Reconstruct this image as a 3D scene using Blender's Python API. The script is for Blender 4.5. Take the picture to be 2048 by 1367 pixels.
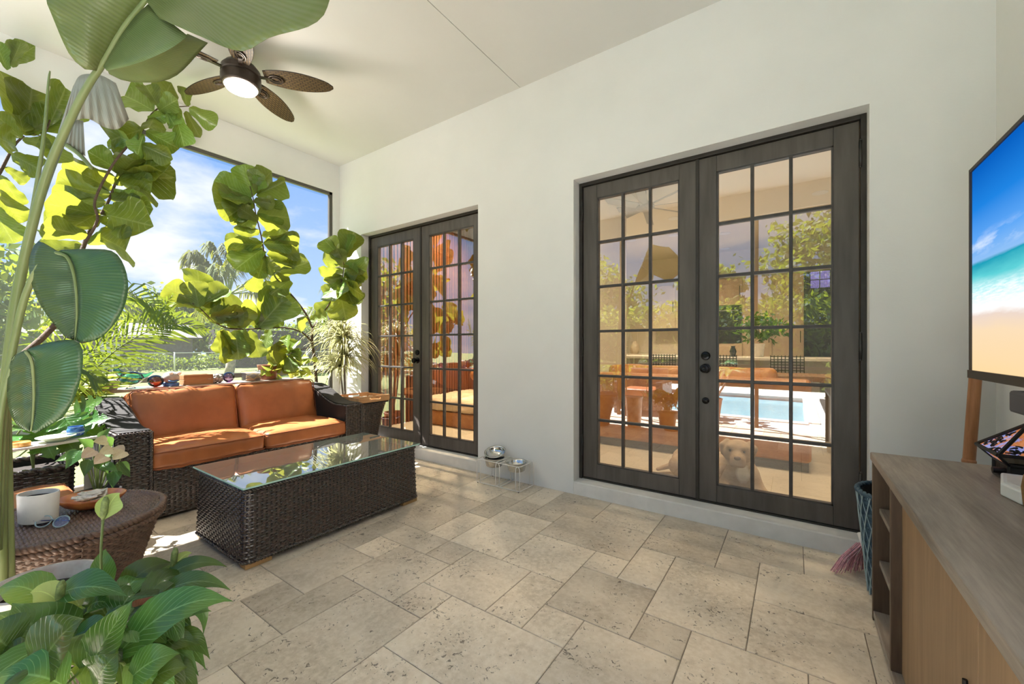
import bpy, bmesh, math, random
import numpy as np
from mathutils import Vector, Matrix, noise, Quaternion

for o in list(bpy.data.objects):
    bpy.data.objects.remove(o, do_unlink=True)
SC = bpy.context.scene
COL = SC.collection
PI = math.pi

# ------------------------------------------------------------------ camera
FPX, CXP, HYP, CAMH = 815.0, 1024.0, 693.0, 1.22
YAW = math.atan(566 / 815)
cam_d = bpy.data.cameras.new('camera')
cam = bpy.data.objects.new('camera', cam_d)
COL.objects.link(cam)
cam_d.sensor_width = 36.0
cam_d.lens = 36.0 * FPX / 2048.0
cam_d.shift_y = (HYP - 683.5) / 2048.0
cam_d.clip_start = 0.02
cam_d.clip_end = 500
cam.location = (0, 0, CAMH)
cam.rotation_euler = (PI / 2, 0, YAW)
SC.camera = cam

# ------------------------------------------------------------------ world
SKY_STRENGTH = 0.46
SUN_STRENGTH = 14.5
EXPOSURE = 1.18
world = bpy.data.worlds.new('sky')
SC.world = world
world.use_nodes = True
wn, wl = world.node_tree.nodes, world.node_tree.links
wn.clear()
w_out = wn.new('ShaderNodeOutputWorld')
w_bg = wn.new('ShaderNodeBackground')
w_tc = wn.new('ShaderNodeTexCoord')
w_sep = wn.new('ShaderNodeSeparateXYZ')
wl.new(w_tc.outputs['Generated'], w_sep.inputs[0])
w_ramp = wn.new('ShaderNodeValToRGB')
e = w_ramp.color_ramp.elements
e[0].position = 0.0
e[0].color = (0.50, 0.70, 0.92, 1)
e[1].position = 1.0
e[1].color = (0.10, 0.26, 0.74, 1)
m_ = e.new(0.35)
m_.color = (0.20, 0.42, 0.88, 1)
wl.new(w_sep.outputs['Z'], w_ramp.inputs[0])
# clouds: project the direction onto a plane overhead
w_add = wn.new('ShaderNodeMath'); w_add.operation = 'ADD'; w_add.inputs[1].default_value = 0.22
w_max = wn.new('ShaderNodeMath'); w_max.operation = 'MAXIMUM'; w_max.inputs[1].default_value = 0.0
wl.new(w_sep.outputs['Z'], w_max.inputs[0]); wl.new(w_max.outputs[0], w_add.inputs[0])
w_div = wn.new('ShaderNodeVectorMath'); w_div.operation = 'DIVIDE'
w_cmb = wn.new('ShaderNodeCombineXYZ')
for i in range(3):
    wl.new(w_add.outputs[0], w_cmb.inputs[i])
wl.new(w_tc.outputs['Generated'], w_div.inputs[0]); wl.new(w_cmb.outputs[0], w_div.inputs[1])
w_map = wn.new('ShaderNodeMapping'); w_map.inputs['Location'].default_value = (2.3, 0.7, 0.0)
w_map.inputs['Scale'].default_value = (1.0, 1.0, 1.6)
wl.new(w_div.outputs[0], w_map.inputs[0])
w_noi = wn.new('ShaderNodeTexNoise'); w_noi.inputs['Scale'].default_value = 1.25
w_noi.inputs['Detail'].default_value = 9; w_noi.inputs['Roughness'].default_value = 0.56
wl.new(w_map.outputs[0], w_noi.inputs['Vector'])
w_cr = wn.new('ShaderNodeValToRGB')
w_cr.color_ramp.elements[0].position = 0.50; w_cr.color_ramp.elements[1].position = 0.66
wl.new(w_noi.outputs['Fac'], w_cr.inputs[0])
w_mix = wn.new('ShaderNodeMix'); w_mix.data_type = 'RGBA'
wl.new(w_cr.outputs[0], w_mix.inputs[0])
wl.new(w_ramp.outputs[0], w_mix.inputs[6])
w_mix.inputs[7].default_value = (0.93, 0.95, 0.98, 1)
wl.new(w_mix.outputs[2], w_bg.inputs['Color'])
w_bg.inputs['Strength'].default_value = SKY_STRENGTH
wl.new(w_bg.outputs[0], w_out.inputs[0])

sun_d = bpy.data.lights.new('sun', 'SUN')
sun_d.energy = SUN_STRENGTH
sun_d.angle = math.radians(0.6)
sun_d.color = (1.0, 0.97, 0.935)
sun = bpy.data.objects.new('sun', sun_d)
COL.objects.link(sun)
SUN_DIR = Vector((1.0, 0.62, -1.75)).normalized()
sun.rotation_euler = SUN_DIR.to_track_quat('-Z', 'Y').to_euler()
sun.location = (-8, -4, 12)

vs = SC.view_settings
vs.view_transform = 'Standard'
vs.look = 'None'
vs.gamma = 1.0
vs.use_curve_mapping = False
vs.exposure = EXPOSURE

# ------------------------------------------------------------------ pixel helpers
_F = (-math.sin(YAW), math.cos(YAW)); _R = (math.cos(YAW), math.sin(YAW))
def ray(px, py):
    u = (px - CXP) / FPX; v = (HYP - py) / FPX
    return Vector((_F[0] + u * _R[0], _F[1] + u * _R[1], v))
CAMP = Vector((0, 0, CAMH))
def PZ(px, py, z=0.0):
    r = ray(px, py); return CAMP + r * ((z - CAMH) / r.z)
def PX(px, py, x):
    r = ray(px, py); return CAMP + r * (x / r.x)
def PY(px, py, y):
    r = ray(px, py); return CAMP + r * (y / r.y)
def PD(px, py, d):
    return CAMP + ray(px, py) * d

# ------------------------------------------------------------------ materials
MATS = {}
def _nt(name):
    m = bpy.data.materials.new(name); m.use_nodes = True
    nt = m.node_tree; nt.nodes.clear()
    out = nt.nodes.new('ShaderNodeOutputMaterial')
    MATS[name] = m
    return m, nt.nodes, nt.links, out
def _math(n, l, op, a, b=None, clamp=False):
    x = n.new('ShaderNodeMath'); x.operation = op; x.use_clamp = clamp
    for i, s in enumerate((a, b)):
        if s is None: continue
        if isinstance(s, (int, float)): x.inputs[i].default_value = s
        else: l.new(s, x.inputs[i])
    return x.outputs[0]
def _mixc(n, l, fac, a, b, blend='MIX'):
    x = n.new('ShaderNodeMix'); x.data_type = 'RGBA'; x.blend_type = blend
    for idx, s in ((0, fac), (6, a), (7, b)):
        if isinstance(s, (int, float)): x.inputs[idx].default_value = s
        elif isinstance(s, tuple): x.inputs[idx].default_value = (*s[:3], 1)
        else: l.new(s, x.inputs[idx])
    return x.outputs[2]
def _ramp(n, l, fac, stops):
    r = n.new('ShaderNodeValToRGB')
    while len(r.color_ramp.elements) < len(stops): r.color_ramp.elements.new(0.5)
    for el, (p, c) in zip(r.color_ramp.elements, stops):
        el.position = p; el.color = (*c[:3], 1) if isinstance(c, tuple) else (c, c, c, 1)
    l.new(fac, r.inputs[0]); return r.outputs[0]
def _noise(n, l, vec, scale, detail=4, rough=0.55, dist=0.0):
    t = n.new('ShaderNodeTexNoise')
    t.inputs['Scale'].default_value = scale; t.inputs['Detail'].default_value = detail
    t.inputs['Roughness'].default_value = rough; t.inputs['Distortion'].default_value = dist
    if vec is not None: l.new(vec, t.inputs['Vector'])
    return t.outputs['Fac']
def _coord(n, l, kind='Object', scale=(1, 1, 1), loc=(0, 0, 0), rot=(0, 0, 0)):
    t = n.new('ShaderNodeTexCoord'); mp = n.new('ShaderNodeMapping')
    mp.inputs['Scale'].default_value = scale; mp.inputs['Location'].default_value = loc; mp.inputs['Rotation'].default_value = rot
    l.new(t.outputs[kind], mp.inputs[0]); return mp.outputs[0]
def _bump(n, l, h, strength, dist=0.01):
    b = n.new('ShaderNodeBump'); b.inputs['Strength'].default_value = strength; b.inputs['Distance'].default_value = dist
    l.new(h, b.inputs['Height']); return b.outputs[0]
def _bsdf(n, l, out, col, rough=0.5, metal=0.0, spec=0.5, normal=None, emit=None, estr=0.0, coat=0.0):
    p = n.new('ShaderNodeBsdfPrincipled')
    if isinstance(col, tuple): p.inputs['Base Color'].default_value = (*col[:3], 1)
    else: l.new(col, p.inputs['Base Color'])
    if isinstance(rough, (int, float)): p.inputs['Roughness'].default_value = rough
    else: l.new(rough, p.inputs['Roughness'])
    p.inputs['Metallic'].default_value = metal
    p.inputs['Specular IOR Level'].default_value = spec
    p.inputs['Coat Weight'].default_value = coat
    if normal is not None: l.new(normal, p.inputs['Normal'])
    if emit is not None:
        if isinstance(emit, tuple): p.inputs['Emission Color'].default_value = (*emit[:3], 1)
        else: l.new(emit, p.inputs['Emission Color'])
        p.inputs['Emission Strength'].default_value = estr
    if out is not None: l.new(p.outputs[0], out.inputs[0])
    return p
def mat(name, col, rough=0.5, metal=0.0, spec=0.5, var=0.0, vscale=8.0, col2=None, bump=0.0, bscale=40.0, stretch=(1, 1, 1), bdist=0.01, coat=0.0, rnd=0.0):
    """plain procedural material: base colour varied by noise, optional bump, optional per-object variation"""
    m, n, l, out = _nt(name)
    vec = _coord(n, l, 'Object', stretch)
    f = _noise(n, l, vec, vscale, 5)
    c2 = col2 if col2 else tuple(c * (1 - var) for c in col)
    c = _mixc(n, l, _ramp(n, l, f, [(0.35, 0.0), (0.65, 1.0)]), col, c2)
    if rnd:
        oi = n.new('ShaderNodeObjectInfo')
        v = _math(n, l, 'ADD', _math(n, l, 'MULTIPLY', oi.outputs['Random'], 2 * rnd), 1 - rnd)
        hs = n.new('ShaderNodeHueSaturation'); l.new(v, hs.inputs['Value']); l.new(c, hs.inputs['Color']); c = hs.outputs[0]
    nor = None
    if bump:
        nor = _bump(n, l, _noise(n, l, vec, bscale, 4), bump, bdist)
    _bsdf(n, l, out, c, rough, metal, spec, nor, coat=coat)
    return m

def leaf_mat(name, col, col2, trans=0.45, rough=0.35, veins=12.0, vcol=None, tcol=None, midrib=True, rnd=0.18, vstr=0.5, par=False, spec=0.5):
    """two sided leaf with veins laid out along the leaf's own UVs (u across, v along)"""
    m, n, l, out = _nt(name)
    uv = n.new('ShaderNodeTexCoord'); sp = n.new('ShaderNodeSeparateXYZ'); l.new(uv.outputs['UV'], sp.inputs[0])
    side = _math(n, l, 'ABSOLUTE', _math(n, l, 'SUBTRACT', sp.outputs['X'], 0.5))
    if par:   # fine parallel ribs leaving the midrib almost square
        ph = _math(n, l, 'SUBTRACT', _math(n, l, 'MULTIPLY', sp.outputs['Y'], veins), _math(n, l, 'MULTIPLY', side, veins * 0.22))
    else:
        ph = _math(n, l, 'SUBTRACT', _math(n, l, 'MULTIPLY', sp.outputs['Y'], veins), _math(n, l, 'MULTIPLY', side, veins * 0.62))
    tri = _math(n, l, 'ABSOLUTE', _math(n, l, 'SUBTRACT', _math(n, l, 'FRACT', ph), 0.5))
    vein = _ramp(n, l, tri, [(0.0, 1.0), (0.09, 0.0)]) if not par else tri
    obj = _coord(n, l, 'Object')
    nz = _noise(n, l, obj, 9.0, 3)
    base = _mixc(n, l, _ramp(n, l, nz, [(0.35, 0.0), (0.65, 1.0)]), col, col2)
    vc = vcol or tuple(min(1, c * 1.7 + 0.03) for c in col)
    base = _mixc(n, l, _math(n, l, 'MULTIPLY', vein, vstr), base, vc)
    if midrib:
        mr = _ramp(n, l, side, [(0.0, 1.0), (0.03, 0.0)])
        base = _mixc(n, l, mr, base, vc)
    oi = n.new('ShaderNodeObjectInfo')
    hs = n.new('ShaderNodeHueSaturation')
    l.new(_math(n, l, 'ADD', _math(n, l, 'MULTIPLY', oi.outputs['Random'], 2 * rnd), 1 - rnd), hs.inputs['Value'])
    l.new(_math(n, l, 'ADD', _math(n, l, 'MULTIPLY', oi.outputs['Random'], 0.05), 0.475), hs.inputs['Hue'])
    l.new(base, hs.inputs['Color'])
    nor = _bump(n, l, vein, 0.35, 0.004)
    p = _bsdf(n, l, None, hs.outputs[0], rough, 0, spec, nor)
    tr = n.new('ShaderNodeBsdfTranslucent')
    tc = tcol or (min(1, col[0] * 2.6 + .10), min(1, col[1] * 2.0 + .12), col[2] * 0.6)
    tmix = _mixc(n, l, _math(n, l, 'MULTIPLY', vein, 0.45), tc, tuple(c * 0.35 for c in tc))
    l.new(tmix, tr.inputs['Color'])
    mx = n.new('ShaderNodeMixShader'); mx.inputs[0].default_value = trans
    l.new(p.outputs[0], mx.inputs[1]); l.new(tr.outputs[0], mx.inputs[2]); l.new(mx.outputs[0], out.inputs[0])
    return m

def wood_mat(name, c1, c2, scale=6.0, axis='Y', rough=0.5, rnd=0.0, bump=0.15):
    m, n, l, out = _nt(name)
    st = {'X': (0.08, 1, 1), 'Y': (1, 0.08, 1), 'Z': (1, 1, 0.08)}[axis]
    vec = _coord(n, l, 'Object', st)
    a = _noise(n, l, vec, scale * 3, 6, 0.6, 0.4)
    b = _noise(n, l, vec, scale * 22, 3, 0.6)
    f = _math(n, l, 'ADD', _math(n, l, 'MULTIPLY', a, 0.7), _math(n, l, 'MULTIPLY', b, 0.3))
    c = _mixc(n, l, _ramp(n, l, f, [(0.36, 0.0), (0.62, 1.0)]), c1, c2)
    if rnd:
        oi = n.new('ShaderNodeObjectInfo'); hs = n.new('ShaderNodeHueSaturation')
        l.new(_math(n, l, 'ADD', _math(n, l, 'MULTIPLY', oi.outputs['Random'], 2 * rnd), 1 - rnd), hs.inputs['Value'])
        l.new(c, hs.inputs['Color']); c = hs.outputs[0]
    _bsdf(n, l, out, c, rough, 0, 0.4, _bump(n, l, f, bump, 0.004))
    return m

def pane_mat(name, tint, base, gain, rough=0.0, tcol=None):
    """clear pane: transparent with a Fresnel mirror coat"""
    m, n, l, out = _nt(name)
    tr = n.new('ShaderNodeBsdfTransparent'); tr.inputs[0].default_value = (*tint, 1)
    gl = n.new('ShaderNodeBsdfGlossy'); gl.inputs['Roughness'].default_value = rough
    gl.inputs['Color'].default_value = (1, 1, 1, 1) if tcol is None else (*tcol, 1)
    fr = n.new('ShaderNodeFresnel'); fr.inputs[0].default_value = 1.5
    fac = _math(n, l, 'ADD', _math(n, l, 'MULTIPLY', fr.outputs[0], gain), base, clamp=True)
    mx = n.new('ShaderNodeMixShader'); l.new(fac, mx.inputs[0])
    l.new(tr.outputs[0], mx.inputs[1]); l.new(gl.outputs[0], mx.inputs[2]); l.new(mx.outputs[0], out.inputs[0])
    return m
def emit_mat(name, col, s):
    m, n, l, out = _nt(name)
    em = n.new('ShaderNodeEmission'); em.inputs[0].default_value = (*col, 1); em.inputs[1].default_value = s
    l.new(em.outputs[0], out.inputs[0]); return m

# ------------------------------------------------------------------ object helpers
def link(o, parent=None):
    COL.objects.link(o)
    if parent is not None:
        o.parent = parent
        o.matrix_parent_inverse = parent_inv(parent)
    return o
def parent_inv(p):
    return p_world(p).inverted()
def p_world(p):
    m = p.matrix_basis.copy()
    if p.parent is not None:
        m = p_world(p.parent) @ p.matrix_parent_inverse @ m
    return m
def tag(o, label=None, cat=None, group=None, kind=None):
    if label: o['label'] = label
    if cat: o['category'] = cat
    if group: o['group'] = group
    if kind: o['kind'] = kind
    return o
def thing(name, loc, label, cat, group=None, kind=None):
    o = bpy.data.objects.new(name, None); o.empty_display_size = 0.05
    o.location = loc; COL.objects.link(o)
    return tag(o, label, cat, group, kind)

class MB:
    """collects world-space shapes; build() links them as one mesh object"""
    def __init__(s):
        s.v = []; s.f = []; s.uv = None
    def add(s, vs, fs):
        b = len(s.v); s.v.extend([tuple(q) for q in vs]); s.f.extend([tuple(i + b for i in q) for q in fs]); return s
    def box(s, x0, x1, y0, y1, z0, z1):
        vs = [(x, y, z) for x in (x0, x1) for y in (y0, y1) for z in (z0, z1)]
        return s.add(vs, [(0, 1, 3, 2), (4, 6, 7, 5), (0, 4, 5, 1), (2, 3, 7, 6), (0, 2, 6, 4), (1, 5, 7, 3)])
    def obox(s, c, ex, ey, ez):
        """box from a centre and three half-extent vectors"""
        c, ex, ey, ez = map(Vector, (c, ex, ey, ez))
        vs = [c + a * ex + b * ey + d * ez for a in (-1, 1) for b in (-1, 1) for d in (-1, 1)]
        return s.add(vs, [(0, 1, 3, 2), (4, 6, 7, 5), (0, 4, 5, 1), (2, 3, 7, 6), (0, 2, 6, 4), (1, 5, 7, 3)])
    def tube(s, pts, r, n=8, cap=True):
        pts = [Vector(p) for p in pts]; k = len(pts)
        rs = [r] * k if isinstance(r, (int, float)) else list(r)
        up = Vector((0, 0, 1)); prev = None; vs = []
        for i, p in enumerate(pts):
            t = (pts[min(i + 1, k - 1)] - pts[max(i - 1, 0)])
            if t.length < 1e-9: t = Vector((0, 0, 1))
            t.normalize()
            if prev is None:
                a = t.cross(up)
                if a.length < 1e-3: a = t.cross(Vector((1, 0, 0)))
            else:
                a = prev - t * prev.dot(t)
                if a.length < 1e-6: a = t.cross(up)
            a.normalize(); prev = a; b = t.cross(a)
            for j in range(n):
                an = 2 * PI * j / n
                vs.append(p + (a * math.cos(an) + b * math.sin(an)) * rs[i])
        fs = [(i * n + j, i * n + (j + 1) % n, (i + 1) * n + (j + 1) % n, (i + 1) * n + j) for i in range(k - 1) for j in range(n)]
        if cap:
            fs.append(tuple(range(n - 1, -1, -1))); fs.append(tuple((k - 1) * n + j for j in range(n)))
        return s.add(vs, fs)
    def lathe(s, c, prof, n=24, axis=None, sx=1.0, sy=1.0, rot=0.0):
        """prof: list of (radius, height) revolved about the vertical through c (or about axis)"""
        c = Vector(c); q = Vector((0, 0, 1)).rotation_difference(Vector(axis).normalized()) if axis else None
        vs = []
        for r, h in prof:
            for j in range(n):
                an = 2 * PI * j / n
                x, y = r * math.cos(an) * sx, r * math.sin(an) * sy
                x, y = x * math.cos(rot) - y * math.sin(rot), x * math.sin(rot) + y * math.cos(rot)
                p = Vector((x, y, h))
                vs.append(c + (q @ p if q else p))
        k = len(prof)
        fs = [(i * n + j, i * n + (j + 1) % n, (i + 1) * n + (j + 1) % n, (i + 1) * n + j) for i in range(k - 1) for j in range(n)]
        if prof[0][0] > 1e-6: fs.append(tuple(range(n - 1, -1, -1)))
        if prof[-1][0] > 1e-6: fs.append(tuple((k - 1) * n + j for j in range(n)))
        return s.add(vs, fs)
    def sphere(s, c, r, n=16, m=10, sc=(1, 1, 1)):
        prof = [(max(1e-7, r * math.sin(PI * i / m)), -r * math.cos(PI * i / m)) for i in range(m + 1)]
        b = len(s.v); s.lathe((0, 0, 0), prof, n)
        for i in range(b, len(s.v)):
            x, y, z = s.v[i]; s.v[i] = (c[0] + x * sc[0], c[1] + y * sc[1], c[2] + z * sc[2])
        return s
    def grid(s, P):
        """P[i][j] 2-D array of points"""
        a, b = len(P), len(P[0])
        return s.add([q for row in P for q in row], [(i * b + j, i * b + j + 1, (i + 1) * b + j + 1, (i + 1) * b + j) for i in range(a - 1) for j in range(b - 1)])
    def prism(s, poly, d):
        """closed polygon extruded by vector d"""
        d = Vector(d); k = len(poly)
        vs = [Vector(p) for p in poly] + [Vector(p) + d for p in poly]
        return s.add(vs, [tuple(range(k - 1, -1, -1)), tuple(range(k, 2 * k))] + [(i, (i + 1) % k, k + (i + 1) % k, k + i) for i in range(k)])
    def build(s, name, m, parent=None, smooth=False, bevel=0.0, seg=2, solid=0.0, fix=True, angle=None, subsurf=0):
        me = bpy.data.meshes.new(name); me.from_pydata(s.v, [], s.f)
        if fix:
            bm = bmesh.new(); bm.from_mesh(me)
            bmesh.ops.remove_doubles(bm, verts=bm.verts, dist=1e-6)
            bmesh.ops.recalc_face_normals(bm, faces=bm.faces); bm.to_mesh(me); bm.free()
        if smooth: me.polygons.foreach_set('use_smooth', [True] * len(me.polygons))
        o = bpy.data.objects.new(name, me); me.materials.append(MATS[m] if isinstance(m, str) else m)
        link(o, parent)
        if solid:
            md = o.modifiers.new('solid', 'SOLIDIFY'); md.thickness = solid; md.offset = 0
        if bevel:
            md = o.modifiers.new('bevel', 'BEVEL'); md.width = bevel; md.segments = seg; md.limit_method = 'ANGLE'; md.angle_limit = math.radians(50)
        if subsurf:
            md = o.modifiers.new('sub', 'SUBSURF'); md.levels = subsurf; md.render_levels = subsurf
        if angle is not None:
            me.polygons.foreach_set('use_smooth', [True] * len(me.polygons))
            try: me.set_sharp_from_angle(angle=math.radians(angle))
            except Exception: pass
        return o
def np_obj(name, V, Fq, m, parent=None, smooth=True):
    """fast quad mesh from numpy arrays"""
    me = bpy.data.meshes.new(name); V = np.asarray(V, np.float32).reshape(-1, 3); Fq = np.asarray(Fq, np.int32).reshape(-1, 4)
    me.vertices.add(len(V)); me.vertices.foreach_set('co', V.ravel())
    me.loops.add(Fq.size); me.loops.foreach_set('vertex_index', Fq.ravel())
    me.polygons.add(len(Fq)); me.polygons.foreach_set('loop_start', np.arange(0, Fq.size, 4, dtype=np.int32))
    me.polygons.foreach_set('loop_total', np.full(len(Fq), 4, np.int32))
    me.update(calc_edges=True); me.validate()
    if smooth: me.polygons.foreach_set('use_smooth', np.ones(len(me.polygons), bool))
    me.materials.append(MATS[m]); o = bpy.data.objects.new(name, me); return link(o, parent)
def copy_obj(src, parent=None, mw=None):
    o = src.copy(); COL.objects.link(o); o.parent = parent
    if parent is not None: o.matrix_parent_inverse = p_world(parent).inverted()
    if mw is not None: o.matrix_basis = mw
    return o
def bez(p0, p1, p2, p3=None, n=12):
    ps = [Vector(p) for p in ((p0, p1, p2) if p3 is None else (p0, p1, p2, p3))]; r = []
    for i in range(n + 1):
        t = i / n; q = ps
        while len(q) > 1: q = [q[k].lerp(q[k + 1], t) for k in range(len(q) - 1)]
        r.append(q[0])
    return r
def spline(pts, n=6):
    """Catmull-Rom through the points"""
    ps = [Vector(p) for p in pts]; ps = [ps[0] * 2 - ps[1]] + ps + [ps[-1] * 2 - ps[-2]]; r = []
    for i in range(1, len(ps) - 2):
        a, b, c, d = ps[i - 1:i + 3]
        for k in range(n):
            t = k / n
            r.append(0.5 * ((2 * b) + (c - a) * t + (2 * a - 5 * b + 4 * c - d) * t * t + (3 * b - a - 3 * c + d) * t ** 3))
    r.append(ps[-2]); return r
# ------------------------------------------------------------------ the materials
mat('stucco', (0.79, 0.78, 0.76), 0.85, var=0.03, vscale=3, bump=0.10, bscale=90, bdist=0.004)
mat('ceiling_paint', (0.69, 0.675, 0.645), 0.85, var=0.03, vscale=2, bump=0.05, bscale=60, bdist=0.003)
mat('step_paint', (0.80, 0.775, 0.735), 0.8, var=0.12, vscale=7, bump=0.15, bscale=60, bdist=0.004)
mat('grout', (0.23, 0.20, 0.165), 0.9, var=0.2)
mat('seam_dark', (0.10, 0.095, 0.09), 0.9)
mat('door_wood', (0.115, 0.098, 0.086), 0.42, var=0.35, vscale=16, stretch=(1, 1, 0.12), bump=0.15, bscale=60, bdist=0.003, rnd=0.06)
mat('muntin_wood', (0.062, 0.055, 0.052), 0.4, var=0.3, vscale=20)
mat('frame_dark', (0.035, 0.028, 0.023), 0.5, var=0.3, vscale=14)
mat('hinge_metal', (0.06, 0.055, 0.052), 0.4, metal=0.7)
mat('knob_black', (0.012, 0.011, 0.012), 0.22, metal=0.6)
mat('bronze', (0.10, 0.092, 0.08), 0.45, metal=0.3)
mat('wicker', (0.052, 0.034, 0.027), 0.26, var=0.5, vscale=40, spec=0.9)
mat('wicker_light', (0.175, 0.102, 0.070), 0.38, var=0.35, vscale=26, spec=0.5)
mat('wicker_back', (0.010, 0.008, 0.007), 0.8)
mat('leather', (0.43, 0.142, 0.046), 0.36, var=0.25, vscale=5, bump=0.16, bscale=160, bdist=0.002, spec=0.5)
mat('piping', (0.24, 0.062, 0.016), 0.5)
mat('foot_wood', (0.42, 0.25, 0.10), 0.5, var=0.3, vscale=20, stretch=(1, .15, 1))
wood_mat('cab_wood', (0.170, 0.108, 0.066), (0.085, 0.052, 0.033), 5, 'Z', 0.5)
wood_mat('cab_panel', (0.380, 0.240, 0.130), (0.270, 0.165, 0.088), 3.2, 'Z', 0.5)
wood_mat('cab_top', (0.370, 0.310, 0.255), (0.190, 0.155, 0.125), 5, 'Y', 0.42)
wood_mat('bamboo', (0.52, 0.24, 0.105), (0.30, 0.115, 0.045), 4, 'Z', 0.4)
wood_mat('tray_wood', (0.62, 0.36, 0.17), (0.45, 0.23, 0.10), 6, 'Y', 0.5)
wood_mat('crate_wood', (0.34, 0.18, 0.07), (0.20, 0.10, 0.04), 8, 'Y', 0.6)
wood_mat('slat_wood', (0.20, 0.065, 0.024), (0.12, 0.038, 0.014), 6, 'Z', 0.5, rnd=0.2)
wood_mat('kitchen_wood', (0.62, 0.47, 0.32), (0.55, 0.40, 0.26), 3, 'Z', 0.5)
mat('bark', (0.115, 0.072, 0.046), 0.85, var=0.5, vscale=40, bump=0.6, bscale=60, bdist=0.01)
mat('bark_grey', (0.30, 0.25, 0.20), 0.85, var=0.4, vscale=10, bump=0.5, bscale=20, bdist=0.02)
mat('twig_green', (0.16, 0.22, 0.06), 0.6, var=0.2)
mat('soil', (0.022, 0.015, 0.011), 0.95, var=0.4, vscale=60, bump=0.8, bscale=90, bdist=0.01)
mat('steel', (0.62, 0.60, 0.57), 0.16, metal=1.0)
mat('wire_white', (0.83, 0.80, 0.75), 0.45)
mat('black_iron', (0.020, 0.018, 0.017), 0.45, metal=0.4)
mat('fan_bronze', (0.040, 0.027, 0.019), 0.38, metal=0.35)
mat('white_ceramic', (0.80, 0.76, 0.70), 0.45, var=0.08, vscale=20)
mat('white_plastic', (0.82, 0.82, 0.81), 0.4)
mat('terracotta_glaze', (0.62, 0.57, 0.52), 0.35, col2=(0.40, 0.30, 0.26), vscale=12)
mat('terracotta', (0.33, 0.13, 0.065), 0.6, var=0.3)
mat('orange_glaze', (0.58, 0.20, 0.055), 0.25, col2=(0.40, 0.10, 0.03), vscale=18)
mat('shell', (0.86, 0.76, 0.69), 0.22, col2=(0.50, 0.48, 0.38), vscale=34, bump=0.6, bscale=40, bdist=0.01)
mat('pot_black', (0.016, 0.014, 0.014), 0.5, var=0.3, bump=0.3, bscale=80)
mat('blue_glaze', (0.055, 0.17, 0.42), 0.25, col2=(0.02, 0.06, 0.22), vscale=45)
mat('green_glaze', (0.56, 0.66, 0.46), 0.3, var=0.15)
mat('amber_dish', (0.72, 0.36, 0.09), 0.3, var=0.2, vscale=50)
mat('blue_basket', (0.050, 0.105, 0.155), 0.6, var=0.35, vscale=40)
mat('blue_rope', (0.36, 0.47, 0.50), 0.7, var=0.2)
mat('pink_bristle', (0.82, 0.40, 0.46), 0.5, var=0.45, vscale=60, rnd=0.2)
mat('tv_bezel', (0.038, 0.034, 0.030), 0.5)
mat('speaker_grey', (0.075, 0.075, 0.085), 0.6)
mat('violet_cloth', (0.07, 0.09, 0.30), 0.8, var=0.3, vscale=30)
mat('clog_orange', (0.66, 0.34, 0.09), 0.55, var=0.15)
mat('grey_pot', (0.36, 0.34, 0.31), 0.6, var=0.25, vscale=20)
mat('stone_dark', (0.12, 0.10, 0.09), 0.4, col2=(0.42, 0.38, 0.34), vscale=60)
mat('oak_cream', (0.78, 0.74, 0.66), 0.6, var=0.05)
mat('rope', (0.56, 0.44, 0.22), 0.8, var=0.2)
mat('shelf_white', (0.62, 0.60, 0.56), 0.5, var=0.1)
mat('plank_grey', (0.40, 0.33, 0.27), 0.6, var=0.25, vscale=10, stretch=(1, .1, 1))
# interior
mat('int_wall', (0.74, 0.66, 0.52), 0.8, var=0.02)
mat('int_floor', (0.56, 0.49, 0.37), 0.45, var=0.12, vscale=3)
mat('int_ceiling', (0.76, 0.70, 0.58), 0.8)
mat('counter_white', (0.80, 0.74, 0.64), 0.35, var=0.05)
mat('cabinet_cream', (0.70, 0.58, 0.42), 0.5, var=0.04)
mat('island_grey', (0.50, 0.47, 0.42), 0.6)
mat('oven_black', (0.018, 0.016, 0.016), 0.2)
mat('int_leather', (0.50, 0.22, 0.065), 0.45, col2=(0.34, 0.13, 0.035), vscale=6, bump=0.2, bscale=70)
mat('int_base', (0.13, 0.11, 0.09), 0.6)
mat('rattan_black', (0.025, 0.022, 0.02), 0.5)
mat('brushed_fan', (0.28, 0.26, 0.22), 0.4, metal=0.4)
mat('linen', (0.70, 0.55, 0.37), 0.9, var=0.12, vscale=6, bump=0.3, bscale=12, bdist=0.03)
mat('dog_fur', (0.46, 0.33, 0.215), 0.75, col2=(0.36, 0.24, 0.145), vscale=10, bump=0.3, bscale=140, bdist=0.004)
mat('dog_white', (0.80, 0.74, 0.66), 0.8)
mat('dog_nose', (0.13, 0.07, 0.055), 0.35)
mat('dog_eye', (0.03, 0.018, 0.01), 0.1)
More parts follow.
